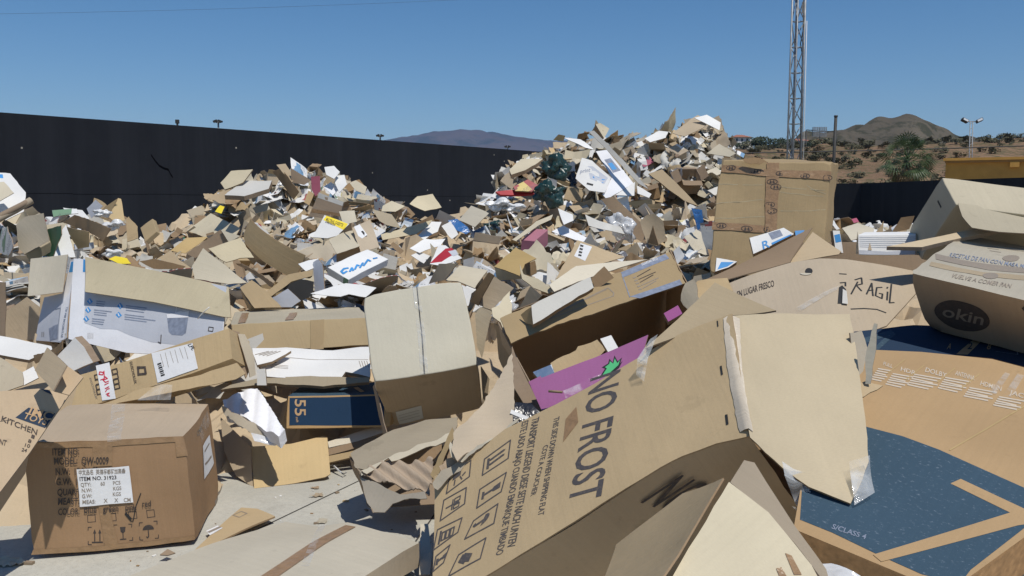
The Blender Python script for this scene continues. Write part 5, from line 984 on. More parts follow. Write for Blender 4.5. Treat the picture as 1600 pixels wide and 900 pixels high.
# ------------------------------------------------------------------ pale box under it at the bottom edge
def under_box():
    root = thing('cardboard_box', at(1120, 900, 2.2), 'pale open carton poking up under the refrigerator carton at the bottom edge', 'box')
    a = [(1138, 756), (1170, 780), (1200, 803), (1240, 850), (1290, 912), (1290, 935), (1030, 935), (1063, 880)]; pl = plane_px(a, 2.06, (.06, -.52, .85), None, None, .006); mb = MB(); slab(mb, pl, [pl.pix(*p) for p in a], 'pale', None, .006, .05, .002); mb.build('top_panel', root); pl.eps = .003
    ap = on_plane(1138, 756, pl.o, pl.n).y; lw = on_plane(1030, 935, pl.o, pl.n).y; rw = on_plane(1290, 920, pl.o, pl.n).y
    RQ = [(1140, 755), (1162, 720), (1178, 724), (1240, 822), (1290, 890), (1300, 925), (1288, 912), (1240, 850), (1200, 803)]; A_, B_, C_ = at(1138, 756, ap), at(1290, 912, rw), at(1175, 724, ap + .22); RN = (B_ - A_).cross(C_ - A_).normalized(); RD = on_plane(sum(q[0] for q in RQ) / 9, sum(q[1] for q in RQ) / 9, A_, RN).y + .004
    sheet_px('side_panel', [(1138, 756), (1030, 935), (930, 935), (962, 850), (1070, 775)], 'tan', ds=(ap, lw, lw + .25, ap + .42, ap + .25), amp=.003, parent=root); sheet_px('side_panel', [(1140, 755), (1162, 720), (1178, 724), (1240, 822), (1290, 890), (1300, 925), (1288, 912), (1240, 850), (1200, 803)], 'tan', RD, tuple(((at(1290, 912, rw) - at(1138, 756, ap)).cross(at(1175, 724, ap + .22) - at(1138, 756, ap))).normalized()), amp=.002, f=9, parent=root)
    for q in ([(1226, 866), (1236, 870), (1252, 900), (1240, 900)], [(1212, 890), (1220, 888), (1230, 905), (1218, 905)]): decal(root, 'tape', pl, q, 'tape', None, .002)
    o, _ = sheet_px('plastic_bag', [(1278, 876), (1300, 878), (1345, 900), (1360, 915), (1300, 915)], 'bagc', 2.1, (0, -.6, .8), amp=.03, f=10, thick=.001, res=.02, edge='bagc'); tag(o, 'scrap of clear plastic bag at the bottom edge below the blue carton', 'plastic bag')
under_box()
# ------------------------------------------------------------------ big blue and kraft screen carton, right
def screen_box():
    p = at(1480, 926, 2.2); A = at(1290, 847, 2.4) - p; B = at(1600, 840, 2.4) - p; n = A.cross(B).normalized(); n = n if n.z > 0 else -n; pl = Plane(p, n, A, wob(.004, 1.5, 4)); root = thing('screen_carton', p - Vector((0, 0, .3)), 'huge blue and kraft screen carton lying flat in the right foreground', 'box')
    q = [(1300, 548), (1372, 547), (1440, 550), (1550, 561), (1600, 574), (1760, 625), (1760, 740), (1600, 840), (1480, 926), (1290, 847), (1240, 826), (1262, 700)]; mb = MB(); pl.eps = -.075; slab(mb, pl, [pl.pix(*x) for x in q], 'tvkraft', None, .15, .07, edge='tvedge'); pl.eps = .0
    pl.poly(mb, [(1258, 690), (1300, 657), (1352, 667), (1410, 682), (1467, 703), (1600, 763), (1700, 815), (1600, 826), (1517, 890), (1500, 912), (1440, 897), (1375, 868), (1300, 832), (1250, 812)], 'blue', .001, .08)
    pl.poly(mb, [(1485, 756), (1501, 749), (1600, 796), (1640, 815), (1590, 822), (1377, 878), (1364, 867), (1578, 802)], 'tvkraft', .002); pl.text(mb, 'S/CLASS 4', (1299, 826), (1352, 843), (1302, 819), 'inkg', .002)
    for x0, x1, y0, t, nl in ((1373, 1396, 566, 'FULL', 4), (1396, 1432, 574, 'HDR', 4), (1430, 1480, 575, 'DOLBY', 4), (1478, 1524, 580, 'ANTENNA', 4), (1516, 1566, 596, 'HDMI IN', 3), (1562, 1610, 610, 'JACK', 3)):
        w_ = x1 - x0; g = .17; pl.text(mb, t, (x0 + w_ * .3, y0 + 4 + w_ * .05), (x1 - 2, y0 + 5 + w_ * (.05 + g)), (x0 + w_ * .34, y0 - .2), 'inkw', .0015)
        for k in range(nl + 2): y = y0 + 11 + k * 3.2; x = x0 - k * 2.2; pl.line(mb, [(x, y), (x + w_ * (.8 - .1 * (k % 3)), y + w_ * g * .8)], .011, 'inkw', .0015)
    pl.line(mb, [(1606, 632), (1540, 672), (1484, 704)], .005, 'gold', .0015)
    for x, y in ((1414, 562), (1443, 572), (1492, 576), (1530, 585)): pl.line(mb, [(x, y), (x - 27, y + 22)], .004, 'gold', .0015)
    mb.build('body', root, bevel=.004)
    decal(root, 'tape', pl, [(1545, 615), (1556, 618), (1578, 586), (1570, 583)], 'clear', None, .004); decal(root, 'tape', pl, [(1590, 585), (1600, 588), (1580, 622), (1566, 620)], 'clear', None, .004)
    s = [(1335, 514), (1427, 511), (1520, 516), (1600, 522), (1760, 535), (1760, 625), (1600, 573), (1550, 560), (1440, 549), (1372, 546), (1335, 547)]; ds = [on_plane(x, y, p, n).y for x, y in ((1372, 547), (1600, 574))]
    sp = plane_px(s, ds=(4.05, 4.05, 4.0, 3.95, 3.9, 3.3, 3.42, 3.46, 3.54, 3.58, 3.6), amp=.004); mb = MB(); slab(mb, sp, [sp.pix(*x) for x in s], 'navy', 'tvkraft', .01, .06, edge='tvedge'); sp.eps = .005
    sp.poly(mb, [(1336, 527), (1392, 515), (1400, 521), (1372, 543), (1362, 543), (1384, 524), (1338, 535)], 'blue', .001); sp.poly(mb, [(1494, 553), (1522, 530), (1536, 531), (1512, 554)], 'inkk', .001); sp.text(mb, '2', (1511, 546), (1518, 546), (1514, 536), 'navy', .002); sp.text(mb, 'A', (1479, 545), (1485, 545), (1482, 537), 'inkk', .002); sp.text(mb, '8', (1541, 546), (1547, 547), (1544, 537), 'inkk', .002); sp.line(mb, [(1556, 550), (1590, 555), (1586, 532)], .004, 'inkg', .002); mb.build('back_panel', root); keep(1280, 505, 1640, 930, 4.1)
    for q_, d, nn, m, l in (([(1352, 560), (1366, 505), (1371, 506), (1366, 560), (1360, 600), (1352, 600)], 3.0, (-.5, -.8, .2), 'pale', 'thin upright torn kraft strip at the right edge of the bleached flap'), ([(1340, 600), (1352, 596), (1379, 604), (1350, 620), (1340, 622)], 2.98, (0, -.6, .8), 'tan', 'small torn kraft corner jutting over the big blue carton'), ([(1330, 520), (1348, 516), (1358, 545), (1350, 580), (1340, 590)], 3.15, (.5, -.8, .2), 'grey', 'crumpled greyish kraft scrap behind the bleached flap')):
        o, _ = sheet_px('cardboard_scrap', q_, m, d, nn, amp=.012, torn=.004, res=.03); tag(o, l, 'cardboard')
screen_box()
# ------------------------------------------------------------------ cartons at the right edge
def right_boxes():
    p, a, b, c = at(1420, 428, 3.72), at(1700, 490, 3.25), at(1503, 366, 4.7), at(1449, 513, 3.93); hx = Hexa(p, a, b, c, .012, 1.8); root = thing('cardboard_box', hx.corner(.5, .5, 1), 'pale carton with a dark oval logo on its shaded front, above the big blue carton', 'box'); mb = MB(); hx.fill(mb, 'tan', .06, mats={(2, 0): 'pale', (1, 0): 'shade'}); f = hx.face(1, 0); t = hx.face(2, 0)  # shade on the front is partly its board colour
    f.poly(mb, [*[(1503 + 45 * cos(k * pi / 18) * cos(.28) - 21 * sin(k * pi / 18) * sin(.28), 494 + 45 * cos(k * pi / 18) * sin(.28) + 21 * sin(k * pi / 18) * cos(.28)) for k in range(36)]], 'okin', .0015); f.text(mb, 'okin', (1471, 493), (1535, 508), (1474, 478), 'inkf', .003)
    f.poly(mb, [(1597, 480), (1604, 474), (1612, 482), (1606, 490)], 'okin', .0015); t.text(mb, 'VUELVE A COMER PAN', (1483, 435), (1576, 450), (1487, 430), 'inkf', .002)
    arc = [(1462, 404), (1500, 413), (1545, 420), (1600, 424), (1660, 428)]; t.poly(mb, [(x, y - 6) for x, y in arc] + [(x, y + 3) for x, y in arc[::-1]], 'inkf', .0015); arc2 = [(x - 8, y + 6) for x, y in arc]; t.poly(mb, arc2 + [(x - 3, y + 7) for x, y in arc2[::-1]], 'gold', .0015)
    t.text(mb, 'RECETAS DE PAN CON MASA MADRE Y PAN', (1482, 403), (1650, 425), (1486, 397), 'inkg', .0025); [t.line(mb, [(1540 + 3 * k, 384 + 4 * k), (1556 + 3 * k, 386 + 4 * k)], .008, 'inkf') for k in range(3)]; [t.line(mb, [(1566 + 3 * k, 381 + 4 * k), (1596 + 3 * k, 385 + 4 * k)], .008, 'inkf') for k in range(3)]
    for cx, cy in ((1546, 432), (1580, 403)): t.poly(mb, [(cx + 13 * cos(k * .5236), cy + 5 * sin(k * .5236)) for k in range(12)], 'inkf', .002)
    weld_bevel(mb.build('body', root), .01); keep(1400, 360, 1640, 520, 4.4)
    p, a, b, c = at(1470, 276, 5.0), at(1720, 309, 4.6), at(1417, 362, 5.38), at(1493, 319, 4.72); hx = Hexa(p, a, b, c, .006, 2); root = thing('cardboard_box', hx.corner(.5, 1, .5), 'pale tent-shaped carton tipped on its edge below the ochre building', 'box'); mb = MB(); hx.fill(mb, 'pale', .07); hx.face(0, 0).line(mb, [(1465, 314), (1470, 324)], .012, 'inkd'); weld_bevel(mb.build('body', root), .006)
    sheet_px('flap', [(1495, 326), (1560, 332), (1660, 342), (1660, 372), (1560, 364), (1518, 358), (1503, 342)], 'pale', ds=(4.72, 4.66, 4.6, 4.3, 4.36, 4.42, 4.55), bend=(85, .3), parent=root); keep(1415, 272, 1640, 366, 5.2)
    pp = [(1385, 392), (1470, 372), (1600, 337), (1680, 316), (1680, 340), (1600, 352), (1510, 373), (1440, 393)]; pl = plane_px(pp, 4.55, (-.12, -.35, .93), amp=.004); mb = MB(); slab(mb, pl, [pl.pix(*x) for x in pp], 'gold', None, .02, .06); pl.eps = .01; pl.poly(mb, [(1570, 347), (1610, 336), (1614, 343), (1578, 353)], 'inkg'); pl.poly(mb, [(1575, 348), (1606, 339), (1608, 342), (1579, 350)], 'label', .002); pl.poly(mb, [(1520, 359), (1545, 352), (1550, 353), (1530, 360)], 'inkf'); tag(mb.build('flattened_carton'), 'long flat kraft carton with a grey label on top of the oval-logo carton', 'box')
    # box of papers with FRAGIL on its bulging side
    root = thing('cardboard_box', at(1280, 500, 4.5), 'open kraft carton with FRAGIL written by hand on its bulging side', 'box'); pp = [(1137, 436), (1185, 424), (1236, 411), (1280, 404), (1323, 399), (1400, 397), (1454, 395), (1438, 425), (1415, 458), (1385, 500), (1360, 514), (1336, 524), (1250, 520), (1180, 500), (1145, 470)]
    P = [at(1137, 436, 4.75), at(1454, 395, 4.55), at(1336, 524, 4.12), at(1150, 480, 4.5)]; n = (P[1] - P[3]).cross(P[0] - P[2]).normalized(); n = n if n.y < 0 else -n; pl = Plane(sum(P, Vector()) / 4, n, P[1] - P[0]); pw = wob(.006, 3, 8); pl.disp = lambda x, y, Q: pw(x, y, Q) - .22 * x * x - .10 * max(0, x - .1); mb = MB(); hole = []
    slab(mb, pl, [pl.pix(*x) for x in pp], 'tan', None, .007, .045); pl.eps = .004
    pl.text(mb, 'CONSERVAR EN LUGAR FRESCO', (1110, 468.5), (1210, 447), (1110, 459), 'ink'); pl.poly(mb, [(1264 + 6 * cos(k * .628), 425 + 5 * sin(k * .628)) for k in range(10)], 'inkd', .002); pl.poly(mb, [(1259 + 9 * cos(k * .4), 428.5 + 3 * sin(k * .4)) for k in range(9)], 'pale', .003)
    for st in ([(1312, 425), (1322, 424)], [(1313, 440), (1321, 438), (1321, 444)], [(1330, 456), (1340, 434)], [(1336, 431), (1346, 426), (1347, 436), (1338, 440), (1346, 448)], [(1354, 452), (1362, 432), (1364, 453)], [(1356, 446), (1364, 443)], [(1378, 436), (1370, 438), (1368, 452), (1378, 455), (1379, 447), (1374, 447)], [(1387, 442), (1386, 456)], [(1386, 436), (1387, 434)], [(1393, 428), (1390, 460), (1397, 458)], [(1330, 481), (1350, 477), (1370, 475), (1384, 478)]): pl.line(mb, st, .008, 'inkd')
    pl.poly(mb, [(1309, 475), (1311, 448), (1316, 444), (1322, 450), (1324, 474)], 'inkd', .002); mb.build('front_side', root); decal(root, 'handle_flap', pl, [(1316, 476), (1317, 452), (1323, 455), (1325, 476)], 'card', None, .01); decal(root, 'tape', pl, [(1240, 485), (1312, 446), (1308, 454), (1252, 488)], 'clear', None, .006)
    sheet_px('left_side', [(1088, 442), (1130, 424), (1176, 404), (1222, 383), (1270, 361), (1234, 411), (1185, 424), (1137, 437)], 'brown', ds=(4.95, 5.0, 5.05, 5.12, 5.2, 4.9, 4.82, 4.75), amp=.006, parent=root); sheet_px('flap', [(1270, 361), (1292, 378), (1314, 394), (1310, 399), (1234, 412)], 'tan', ds=(5.2, 5.1, 5.0, 4.95, 4.9), amp=.005, parent=root); sheet_px('flap', [(1066, 470), (1090, 440), (1137, 437), (1145, 455), (1120, 470)], 'tan', ds=(4.7, 4.9, 4.75, 4.68, 4.66), amp=.02, f=7, parent=root)
    sheet_px('back_side', [(1240, 380), (1340, 378), (1454, 392), (1450, 440), (1240, 440)], 'brown', 5.75, (0, -.95, .2), parent=root); sheet_px('inner_board', [(1340, 362), (1337, 397), (1342, 397)], 'tan', 5.2, (-.6, -.8, 0), parent=root); sheet_px('end_side', [(1432, 364), (1452, 396), (1446, 400), (1430, 398)], 'tan', 5.15, (.3, -.8, .5), parent=root)
    p, a, b, c = at(1341, 367, 5.28), at(1432, 366, 5.22), at(1350, 363, 5.6), at(1340, 399, 5.24); hx = Hexa(p, a, b, c, .004, 3); mb = MB(); hx.fill(mb, 'paper', .04); f = hx.face(1, 0); [f.line(mb, [(1343, y), (1385, y + .6), (1431, y - .4)], .002, 'inkg') for y in (371, 374, 377, 380, 383, 386)]; f.poly(mb, [(1341, 391), (1385, 393), (1432, 391), (1432, 398), (1341, 398)], 'cool', .002)
    for x in (1359, 1410): f.poly(mb, [(x - 3, 391), (x, 379), (x + 3, 391)], 'tan', .003)
    tag(weld_bevel(mb.build('paper_stack'), .004), 'white stack of papers inside the carton marked FRAGIL', 'paper'); keep(1085, 355, 1460, 525, 5.3)
    # tall taped carton on the heap
    p, a = at(1126, 248, 6.55), at(1301, 254, 6.55); c = at(1106, 428, 6.35); hx = Hexa(p, a, p + Vector((.20, .42, .02)), c, .022, 2.2); root = thing('cardboard_box', hx.corner(.5, .5, 1), 'tall tan carton with printed brown tape standing before the lattice mast', 'box'); mb = MB(); hx.fill(mb, 'tan', .06); f = hx.face(1, 0)
    for y0, y1, x0, x1 in ((287, 289, 1124, 1190), (292, 296, 1216, 1290), (300, 306, 1216, 1288), (318, 312, 1120, 1190), (330, 327, 1218, 1292), (340, 338, 1118, 1192), (290, 302, 1260, 1292)): f.line(mb, [(x0, y0), ((x0 + x1) / 2, (y0 + y1) / 2 + 1.5), (x1, y1)], .0035, 'pale', .001)
    weld_bevel(mb.build('body', root), .010)
    def strip(q, marks):
        def pr(m2, h):
            for x, y in marks:
                f.line(m2, [(x + 7.5 * cos(k * pi / 8), y + 4 * sin(k * pi / 8)) for k in range(16)], .005, 'ink', h, True); f.poly(m2, [(x - 4, y + 2.5), (x - 2.5, y - 3), (x - .4, y), (x - 1, y + 2.5)], 'ink', h); f.poly(m2, [(x + 4, y + 2.5), (x + 2.5, y - 3), (x + .4, y), (x + 1, y + 2.5)], 'ink', h)
        decal(root, 'tape', f, q, 'tape', pr, .006, .08, 'brown tape printed with small ovals')
    strip([(1125, 256), (1197, 264), (1299, 268), (1301, 281), (1200, 276), (1124, 268)], ((1140, 262), (1178, 267), (1217, 271), (1256, 275), (1294, 278))); strip([(1195, 252), (1214, 252), (1213, 363), (1193, 362)], ((1204, 285), (1209, 293), (1201, 320), (1205, 330), (1198, 358))); strip([(1113, 346), (1192, 352), (1192, 363), (1111, 358)], ((1127, 352), (1166, 357)))
    sheet_px('torn_lip', [(1160, 249), (1172, 247), (1192, 249), (1200, 254), (1180, 256), (1166, 254)], 'brown', 6.50, (0, -.95, .2), amp=.02, f=12, torn=.01, res=.03, parent=root); keep(1100, 240, 1320, 425, 6.8)
    for q, d, nn, m, l, pr in (([(1171, 374), (1224, 359), (1240, 369), (1177, 399)], 5.35, (-.15, -.75, .65), 'white', 'white and blue carton with a big R, in the open carton before the taped one', lambda pl, mb: (pl.poly(mb, [(1200, 367), (1218, 362), (1223, 371), (1206, 377)], 'inkg'), pl.text(mb, 'R', (1192, 392), (1203, 388), (1190, 380), 'sky', .002), pl.poly(mb, [(1205, 382), (1236, 369), (1236, 371), (1206, 385)], 'sky', .002))),
                                ([(1299, 361), (1310, 361), (1315, 396), (1303, 393)], 5.35, (.2, -.95, .2), 'white', 'upright white and pale blue card right of the dark box flap', lambda pl, mb: pl.poly(mb, [(1301, 368), (1310, 366), (1312, 378), (1303, 380)], 'sky')), ([(1119, 405), (1151, 411), (1138, 420), (1117, 427)], 5.2, (0, -.7, .7), 'white', 'white and blue card under the left end of the FRAGIL carton', lambda pl, mb: pl.poly(mb, [(1126, 412), (1146, 412), (1136, 419), (1120, 424)], 'sky')), ([(1241, 363), (1256, 362), (1250, 372), (1242, 370)], 5.4, (0, -.8, .6), 'sky', 'bright blue card corner right of the R carton', None)):
        o, _ = sheet_px('printed_card', q, m, d, nn, prints=pr, thick=.03); tag(o, l, 'packaging')
right_boxes()
# ------------------------------------------------------------------ open carton with a blue bordered lid, and the magenta box inside
def middle_right():
    root = thing('cardboard_box', at(900, 620, 4.3), 'long open carton with a torn printed lid and dark inside, behind the refrigerator carton', 'box'); pp = [(782, 502), (850, 472), (970, 424), (1046, 389), (1058, 414), (1071, 444), (1000, 468), (935, 492), (870, 512), (799, 542)]; n = (-.05, -.52, .85); pl = plane_px(pp, 4.62, n, None, None, .006); mb = MB(); slab(mb, pl, [pl.pix(*x) for x in pp], 'tan', 'brown', .008, .04, .006); pl.eps = .004
    pl.poly(mb, [(970, 425), (1040, 393), (1046, 401), (974, 434)], 'inkg'); pl.poly(mb, [(984, 467), (1062, 438), (1066, 446), (1000, 470)], 'inkg'); pl.text(mb, 'GUARDAR SECO', (1003, 414), (1028, 403), (1002, 410), 'label', .002); pl.line(mb, [(972, 430), (984, 468)], .005, 'inkg')
    for k in range(5): x, y = 990 + k * 2.2, 435 + k * 5; pl.line(mb, [(x, y), (x + 3, y - 1.4)], .01, 'inkf'); pl.line(mb, [(x + 6, y - 2.5), (x + 26 + 6 * (k % 2), y - 15)], .006, 'ink' if k < 3 else 'inkf')
    pl.line(mb, [(856, 500), (950, 452), (959, 461), (958, 466), (848, 507)], .006, 'inkf', closed=False); pl.line(mb, [(862, 498), (948, 455)], .004, 'inkf'); mb.build('lid', root)
    fd = lambda x, y: on_plane(x, y, pl.o, pl.n).y
    sheet_px('back_side', [(782, 500), (1046, 388), (1075, 470), (1030, 560), (850, 650)], 'brown', ds=(fd(782, 500) + .05, fd(1046, 389) + .05, 5.5, 5.5, 5.3), parent=root); sheet_px('bottom', [(782, 600), (1080, 520), (1060, 640), (830, 700)], 'brown', 4.9, (0, -.25, .97), parent=root); sheet_px('end_side', [(1046, 389), (1075, 444), (1080, 560), (1040, 540)], 'brown', ds=(fd(1046, 389) + .03, fd(1071, 444) + .03, 4.85, 5.5), parent=root); sheet_px('end_side', [(782, 502), (799, 542), (846, 640), (800, 640)], 'brown', ds=(fd(782, 502) + .03, fd(799, 542) + .03, 4.3, 5.3), parent=root); sheet_px('end_side', [(799, 541), (806, 560), (848, 640), (832, 650), (800, 600)], 'brown', ds=(fd(799, 542), 4.3, 4.1, 4.05, 4.2), amp=.006, parent=root); sheet_px('torn_divider', [(860, 568), (880, 556), (900, 547), (903, 541), (933, 531), (946, 547), (920, 580), (870, 600)], 'tan', 4.2, (0, -.9, .45), amp=.012, torn=.008, res=.03, parent=root)
    sheet_px('end_side', [(1071, 443), (1084, 436), (1094, 470), (1078, 490), (1064, 470)], 'grey', 4.45, (-.5, -.7, .5), amp=.02, f=9, torn=.01, res=.03, parent=root); keep(780, 388, 1090, 650, 4.9)
    root = thing('cardboard_box', at(920, 620, 3.9), 'magenta carton with a spiky green splash inside the long open carton', 'box'); q = [(826, 597), (850, 590), (930, 561), (1014, 527), (1002, 566), (930, 604), (846, 640)]
    def pr(pl_, mb_):
        pl_.poly(mb_, [(938, 590), (946, 578), (941, 576), (951, 570), (953, 563), (958, 569), (961, 558), (966, 567), (973, 561), (970, 570), (974, 566), (968, 577), (955, 586)], 'inkd', .001); pl_.poly(mb_, [(942, 588), (949, 578), (946, 576), (953, 571), (954, 567), (959, 571), (961.5, 563), (965.5, 570), (970, 565), (967, 573), (953, 585)], 'green', .002)
    sheet_px('front_panel', q, 'pink', ds=(4.0, 3.99, 3.98, 4.0, 3.84, 3.78, 3.76), prints=pr, amp=.004, parent=root); sheet_px('side_panel', [(826, 597), (845, 588), (850, 600), (834, 612)], 'pink', 3.96, (-.3, -.6, .7), parent=root); sheet_px('inner_panel', [(840, 600), (1010, 535), (1010, 560), (846, 640)], 'brown', 4.12, (0, -.8, .5), parent=root)
    for q, d, m, l in (([(1037, 492), (1059, 479), (1066, 492), (1044, 505)], 4.3, 'pink', 'small magenta carton corner at the right end of the dark open carton'), ([(833, 584), (862, 572), (869, 592), (848, 602)], 4.02, 'prn2', 'white and blue printed card at the left end of the magenta carton'), ([(938, 533), (955, 527), (966, 546), (951, 554)], 4.08, 'white', 'small white printed packet behind the magenta carton')):
        o, _ = sheet_px('printed_card', q, m, d, (-.1, -.75, .65), thick=.03); tag(o, l, 'packaging')
    o, _ = sheet_px('plastic_film', [(880, 610), (930, 588), (940, 584), (936, 594), (905, 612), (884, 622)], 'clear', 3.74, (0, -.7, .7), amp=.012, f=10, thick=.001, res=.03, edge='clear'); tag(o, 'creased clear film over the lower edge of the magenta carton', 'plastic')
    mb = MB(); mb.tube([at(857, 611, 3.73), at(879, 612.5, 3.72)], .006, 'brown', 5); tag(mb.build('cardboard_scrap'), 'tiny brown scrap on the magenta carton', 'cardboard')
    o, _ = sheet_px('plastic_sheet', [(796, 640), (806, 628), (830, 630), (846, 645), (812, 668), (798, 668)], 'bagk', 3.72, (0, -.8, .6), amp=.02, f=9, thick=.002, edge='bagk'); tag(o, 'dark plastic scrap in the gap behind the torn curled flap', 'plastic'); o, _ = sheet_px('paper_strip', [(799, 640), (826, 652), (824, 657), (797, 646)], 'paper', 3.66, (0, -.7, .7), thick=.002); tag(o, 'thin white paper strip in the gap behind the torn curled flap', 'paper')
middle_right()
# ================================================================== pieces of the heaps that can be told apart
NC = {'U': (0, -.38, .92), 'F': (.05, -.72, .68), 'L': (-.80, -.58, .12), 'D': (-.1, -.95, -.30), 'R': (.62, -.55, .56), 'V': (0, -1, .05), 'T': (-.45, -.5, .74)}
def pick(name, label, cat, mat, q, nc='F', d=None, back=None, bend=None, amp=.01, torn=.004, thick=.006, prints=None, group=None, kp=True, edge='edge'):
    cx = sum(p[0] for p in q) / len(q); cy = sum(p[1] for p in q) / len(q); d = d or heap_d(cx, cy, .05) - .22
    o, pl = sheet_px(name, q, mat, d, NC[nc] if isinstance(nc, str) else nc, back=back, bend=bend, amp=amp, f=4, thick=thick, torn=torn, res=.05 if d < 9 else .08, prints=prints, edge=edge)
    tag(o, label, cat, group)
    if kp: keep(min(p[0] for p in q), min(p[1] for p in q), max(p[0] for p in q), max(p[1] for p in q), d + .25)
    return o
def corner_box(name, label, cat, mat, p0, pa, pb, pc, d=None, mats={}, skip=(), amp=.012, prints=None, flaps=()):
    """carton seen at its nearest corner: the three edges' depths follow from their being square to each other"""
    d = d or heap_d((p0[0] + pc[0]) / 2, (p0[1] + pc[1]) / 2, .05) - .2; s_ = d / FPX
    a, b, c = [((q[0] - p0[0]), (q[1] - p0[1])) for q in (pa, pb, pc)]; dot = lambda u, v: u[0] * v[0] + u[1] * v[1]; ab, bc, ac = dot(a, b), dot(b, c), dot(a, c)
    def zz(x, y, z, L): v = -x * y / z if abs(z) > 1 else -1; return math.sqrt(v) if 0 < v < 4 * L else .55 * math.sqrt(L)
    za, zb, zc = zz(ab, ac, bc, dot(a, a)), zz(ab, bc, ac, dot(b, b)), zz(ac, bc, ab, dot(c, c)); hx = Hexa(at(*p0, d), at(*pa, d + za * s_), at(*pb, d + zb * s_), at(*pc, d + zc * s_), amp, 3)
    mb = MB(); hx.fill(mb, mat, .06 if d < 9 else .1, skip, mats)
    if prints: prints(hx, mb)
    if flaps:
        root = thing(name, hx.corner(.5, .5, .5), label, cat); weld_bevel(mb.build('body', root), .006)
        for q, m, n, dd in flaps: sheet_px('flap', q, m, d + dd, NC[n], amp=.01, torn=.004, parent=root)
    else: tag(weld_bevel(mb.build(name), .006), label, cat)
    xs = [q[0] for q in (p0, pa, pb, pc)]; ys = [q[1] for q in (p0, pa, pb, pc)]; keep(min(xs), min(ys), max(xs), max(ys), d + .3)
CB, PK, BX, PP = 'cardboard', 'packaging', 'box', 'paper'
# --- heap at the left edge
pick('printed_carton', 'white carton with a blue corner patch standing at the left edge of the heap', PK, 'white', [(-40, 262), (0, 269), (16, 271), (41, 302), (38, 332), (10, 345), (-40, 340)], 'F', 8.9, prints=lambda pl, mb: pl.poly(mb, [(-8, 271), (4, 272), (5, 278), (-8, 277)], 'sky'))
pick('cardboard_sheet', 'kraft piece with a slatted edge before the white carton at the left edge', CB, 'pale', [(-30, 288), (6, 284), (22, 302), (0, 315), (-30, 330)], 'F', 8.6)
mb = MB(); mb.tube([at(-40, 358, 8.0), at(-5, 343, 8.15), at(24, 328, 8.3), at(49, 313, 8.4)], .034, 'tan', 14, False); mb.tube([at(-40, 358, 8.0), at(49, 313, 8.4)], .028, 'brown', 12, False); tag(mb.build('cardboard_tube'), 'kraft cardboard tube sticking out at the left edge', 'tube')
corner_box('cardboard_box', 'battered tan box with a crease down its front in the left heap', BX, 'grey', (40, 396), (78, 378), (25, 350), (46, 410), 7.6)
pick('cardboard_sheet', 'creased greyish box side facing out of the left heap', CB, 'grey', [(25, 352), (38, 339), (69, 333), (78, 376), (40, 397), (30, 388)], 'V', 7.55, bend=(20, .3))
pick('cardboard_sheet', 'big dark brown flap of the open box in the left heap', CB, 'brown', [(101, 348), (120, 336), (140, 343), (171, 357), (161, 377), (139, 362)], 'L', 8.0)
pick('cardboard_sheet', 'dark inner side of the open box below the brown flap in the left heap', CB, 'gold', [(103, 354), (139, 362), (139, 386), (122, 389), (114, 376)], 'D', 7.95)
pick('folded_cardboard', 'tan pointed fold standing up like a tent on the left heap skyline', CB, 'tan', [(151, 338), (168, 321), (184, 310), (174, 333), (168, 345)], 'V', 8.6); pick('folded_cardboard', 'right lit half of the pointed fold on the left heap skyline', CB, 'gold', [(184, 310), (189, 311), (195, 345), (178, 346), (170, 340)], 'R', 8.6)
pick('printed_card', 'pale blue tilted card on the left heap skyline', PK, 'cool', [(136, 326), (150, 312), (161, 322), (143, 341)], 'V', 8.7); pick('cardboard_sheet', 'ragged tan box end at the right foot of the left heap', CB, 'tan', [(197, 344), (201, 339), (215, 354), (216, 372), (199, 378)], 'F', 8.8)
corner_box('closed_carton', 'small golden carton standing alone at the gap by the black wall', BX, 'gold', (226, 378), (245, 362), (219, 357), (232, 382), 10.3)
pick('cardboard_sheet', 'long white and green edged board wedged in the left heap', PK, 'prn3', [(82, 330), (120, 326), (122, 333), (84, 340)], 'F', 8.3); pick('printed_card', 'green and white printed board leaning at the left edge', PK, 'prn3', [(0, 356), (12, 354), (24, 385), (14, 400), (-10, 392)], 'L', 7.4)
pick('printed_card', 'steep white and dark green folded card in the left heap', PK, 'white', [(96, 362), (104, 352), (118, 402), (84, 402)], 'F', 7.6); pick('printed_card', 'dark green shaded card beside the white folded card in the left heap', PK, 'leaf', [(76, 358), (96, 352), (96, 366), (82, 402), (70, 400)], 'L', 7.65)
for k, (x, y, s_) in enumerate(((160, 333, .5), (178, 352, .55), (176, 395, .5))):
    o = bpy.data.objects.new('plastic_bag', P_BG['bagw'][k]); COL.objects.link(o); o.location = at(x, y, 8.3 - k * .3); o.scale = (s_ * .8,) * 3; tag(o, ('white plastic bag behind the brown flap', 'white plastic bag right of the brown flap', 'white plastic bag above the white printed carton')[k] + ' in the left heap', 'plastic bag')
o = pick('printed_card', 'yellow and pink printed packet lying above the white printed carton', PK, 'yellow', [(170, 405), (180, 399), (198, 402), (205, 412), (186, 412)], 'U', 7.0)
pick('cardboard_sheet', 'dark layered brown cardboard edge right above the white printed carton', CB, 'brown', [(218, 408), (240, 404), (290, 416), (285, 421), (240, 420)], 'V', 7.0)
pick('cardboard_sheet', 'tan sheet with a printed line between the left edge and the white printed carton', CB, 'tan', [(8, 487), (42, 464), (62, 480), (60, 531), (8, 532)], 'V', 5.75); pick('cardboard_sheet', 'narrow brown upright panel at the left edge beside the tan sheet', CB, 'brown', [(-20, 440), (9, 441), (9, 530), (-20, 530)], 'V', 5.6)
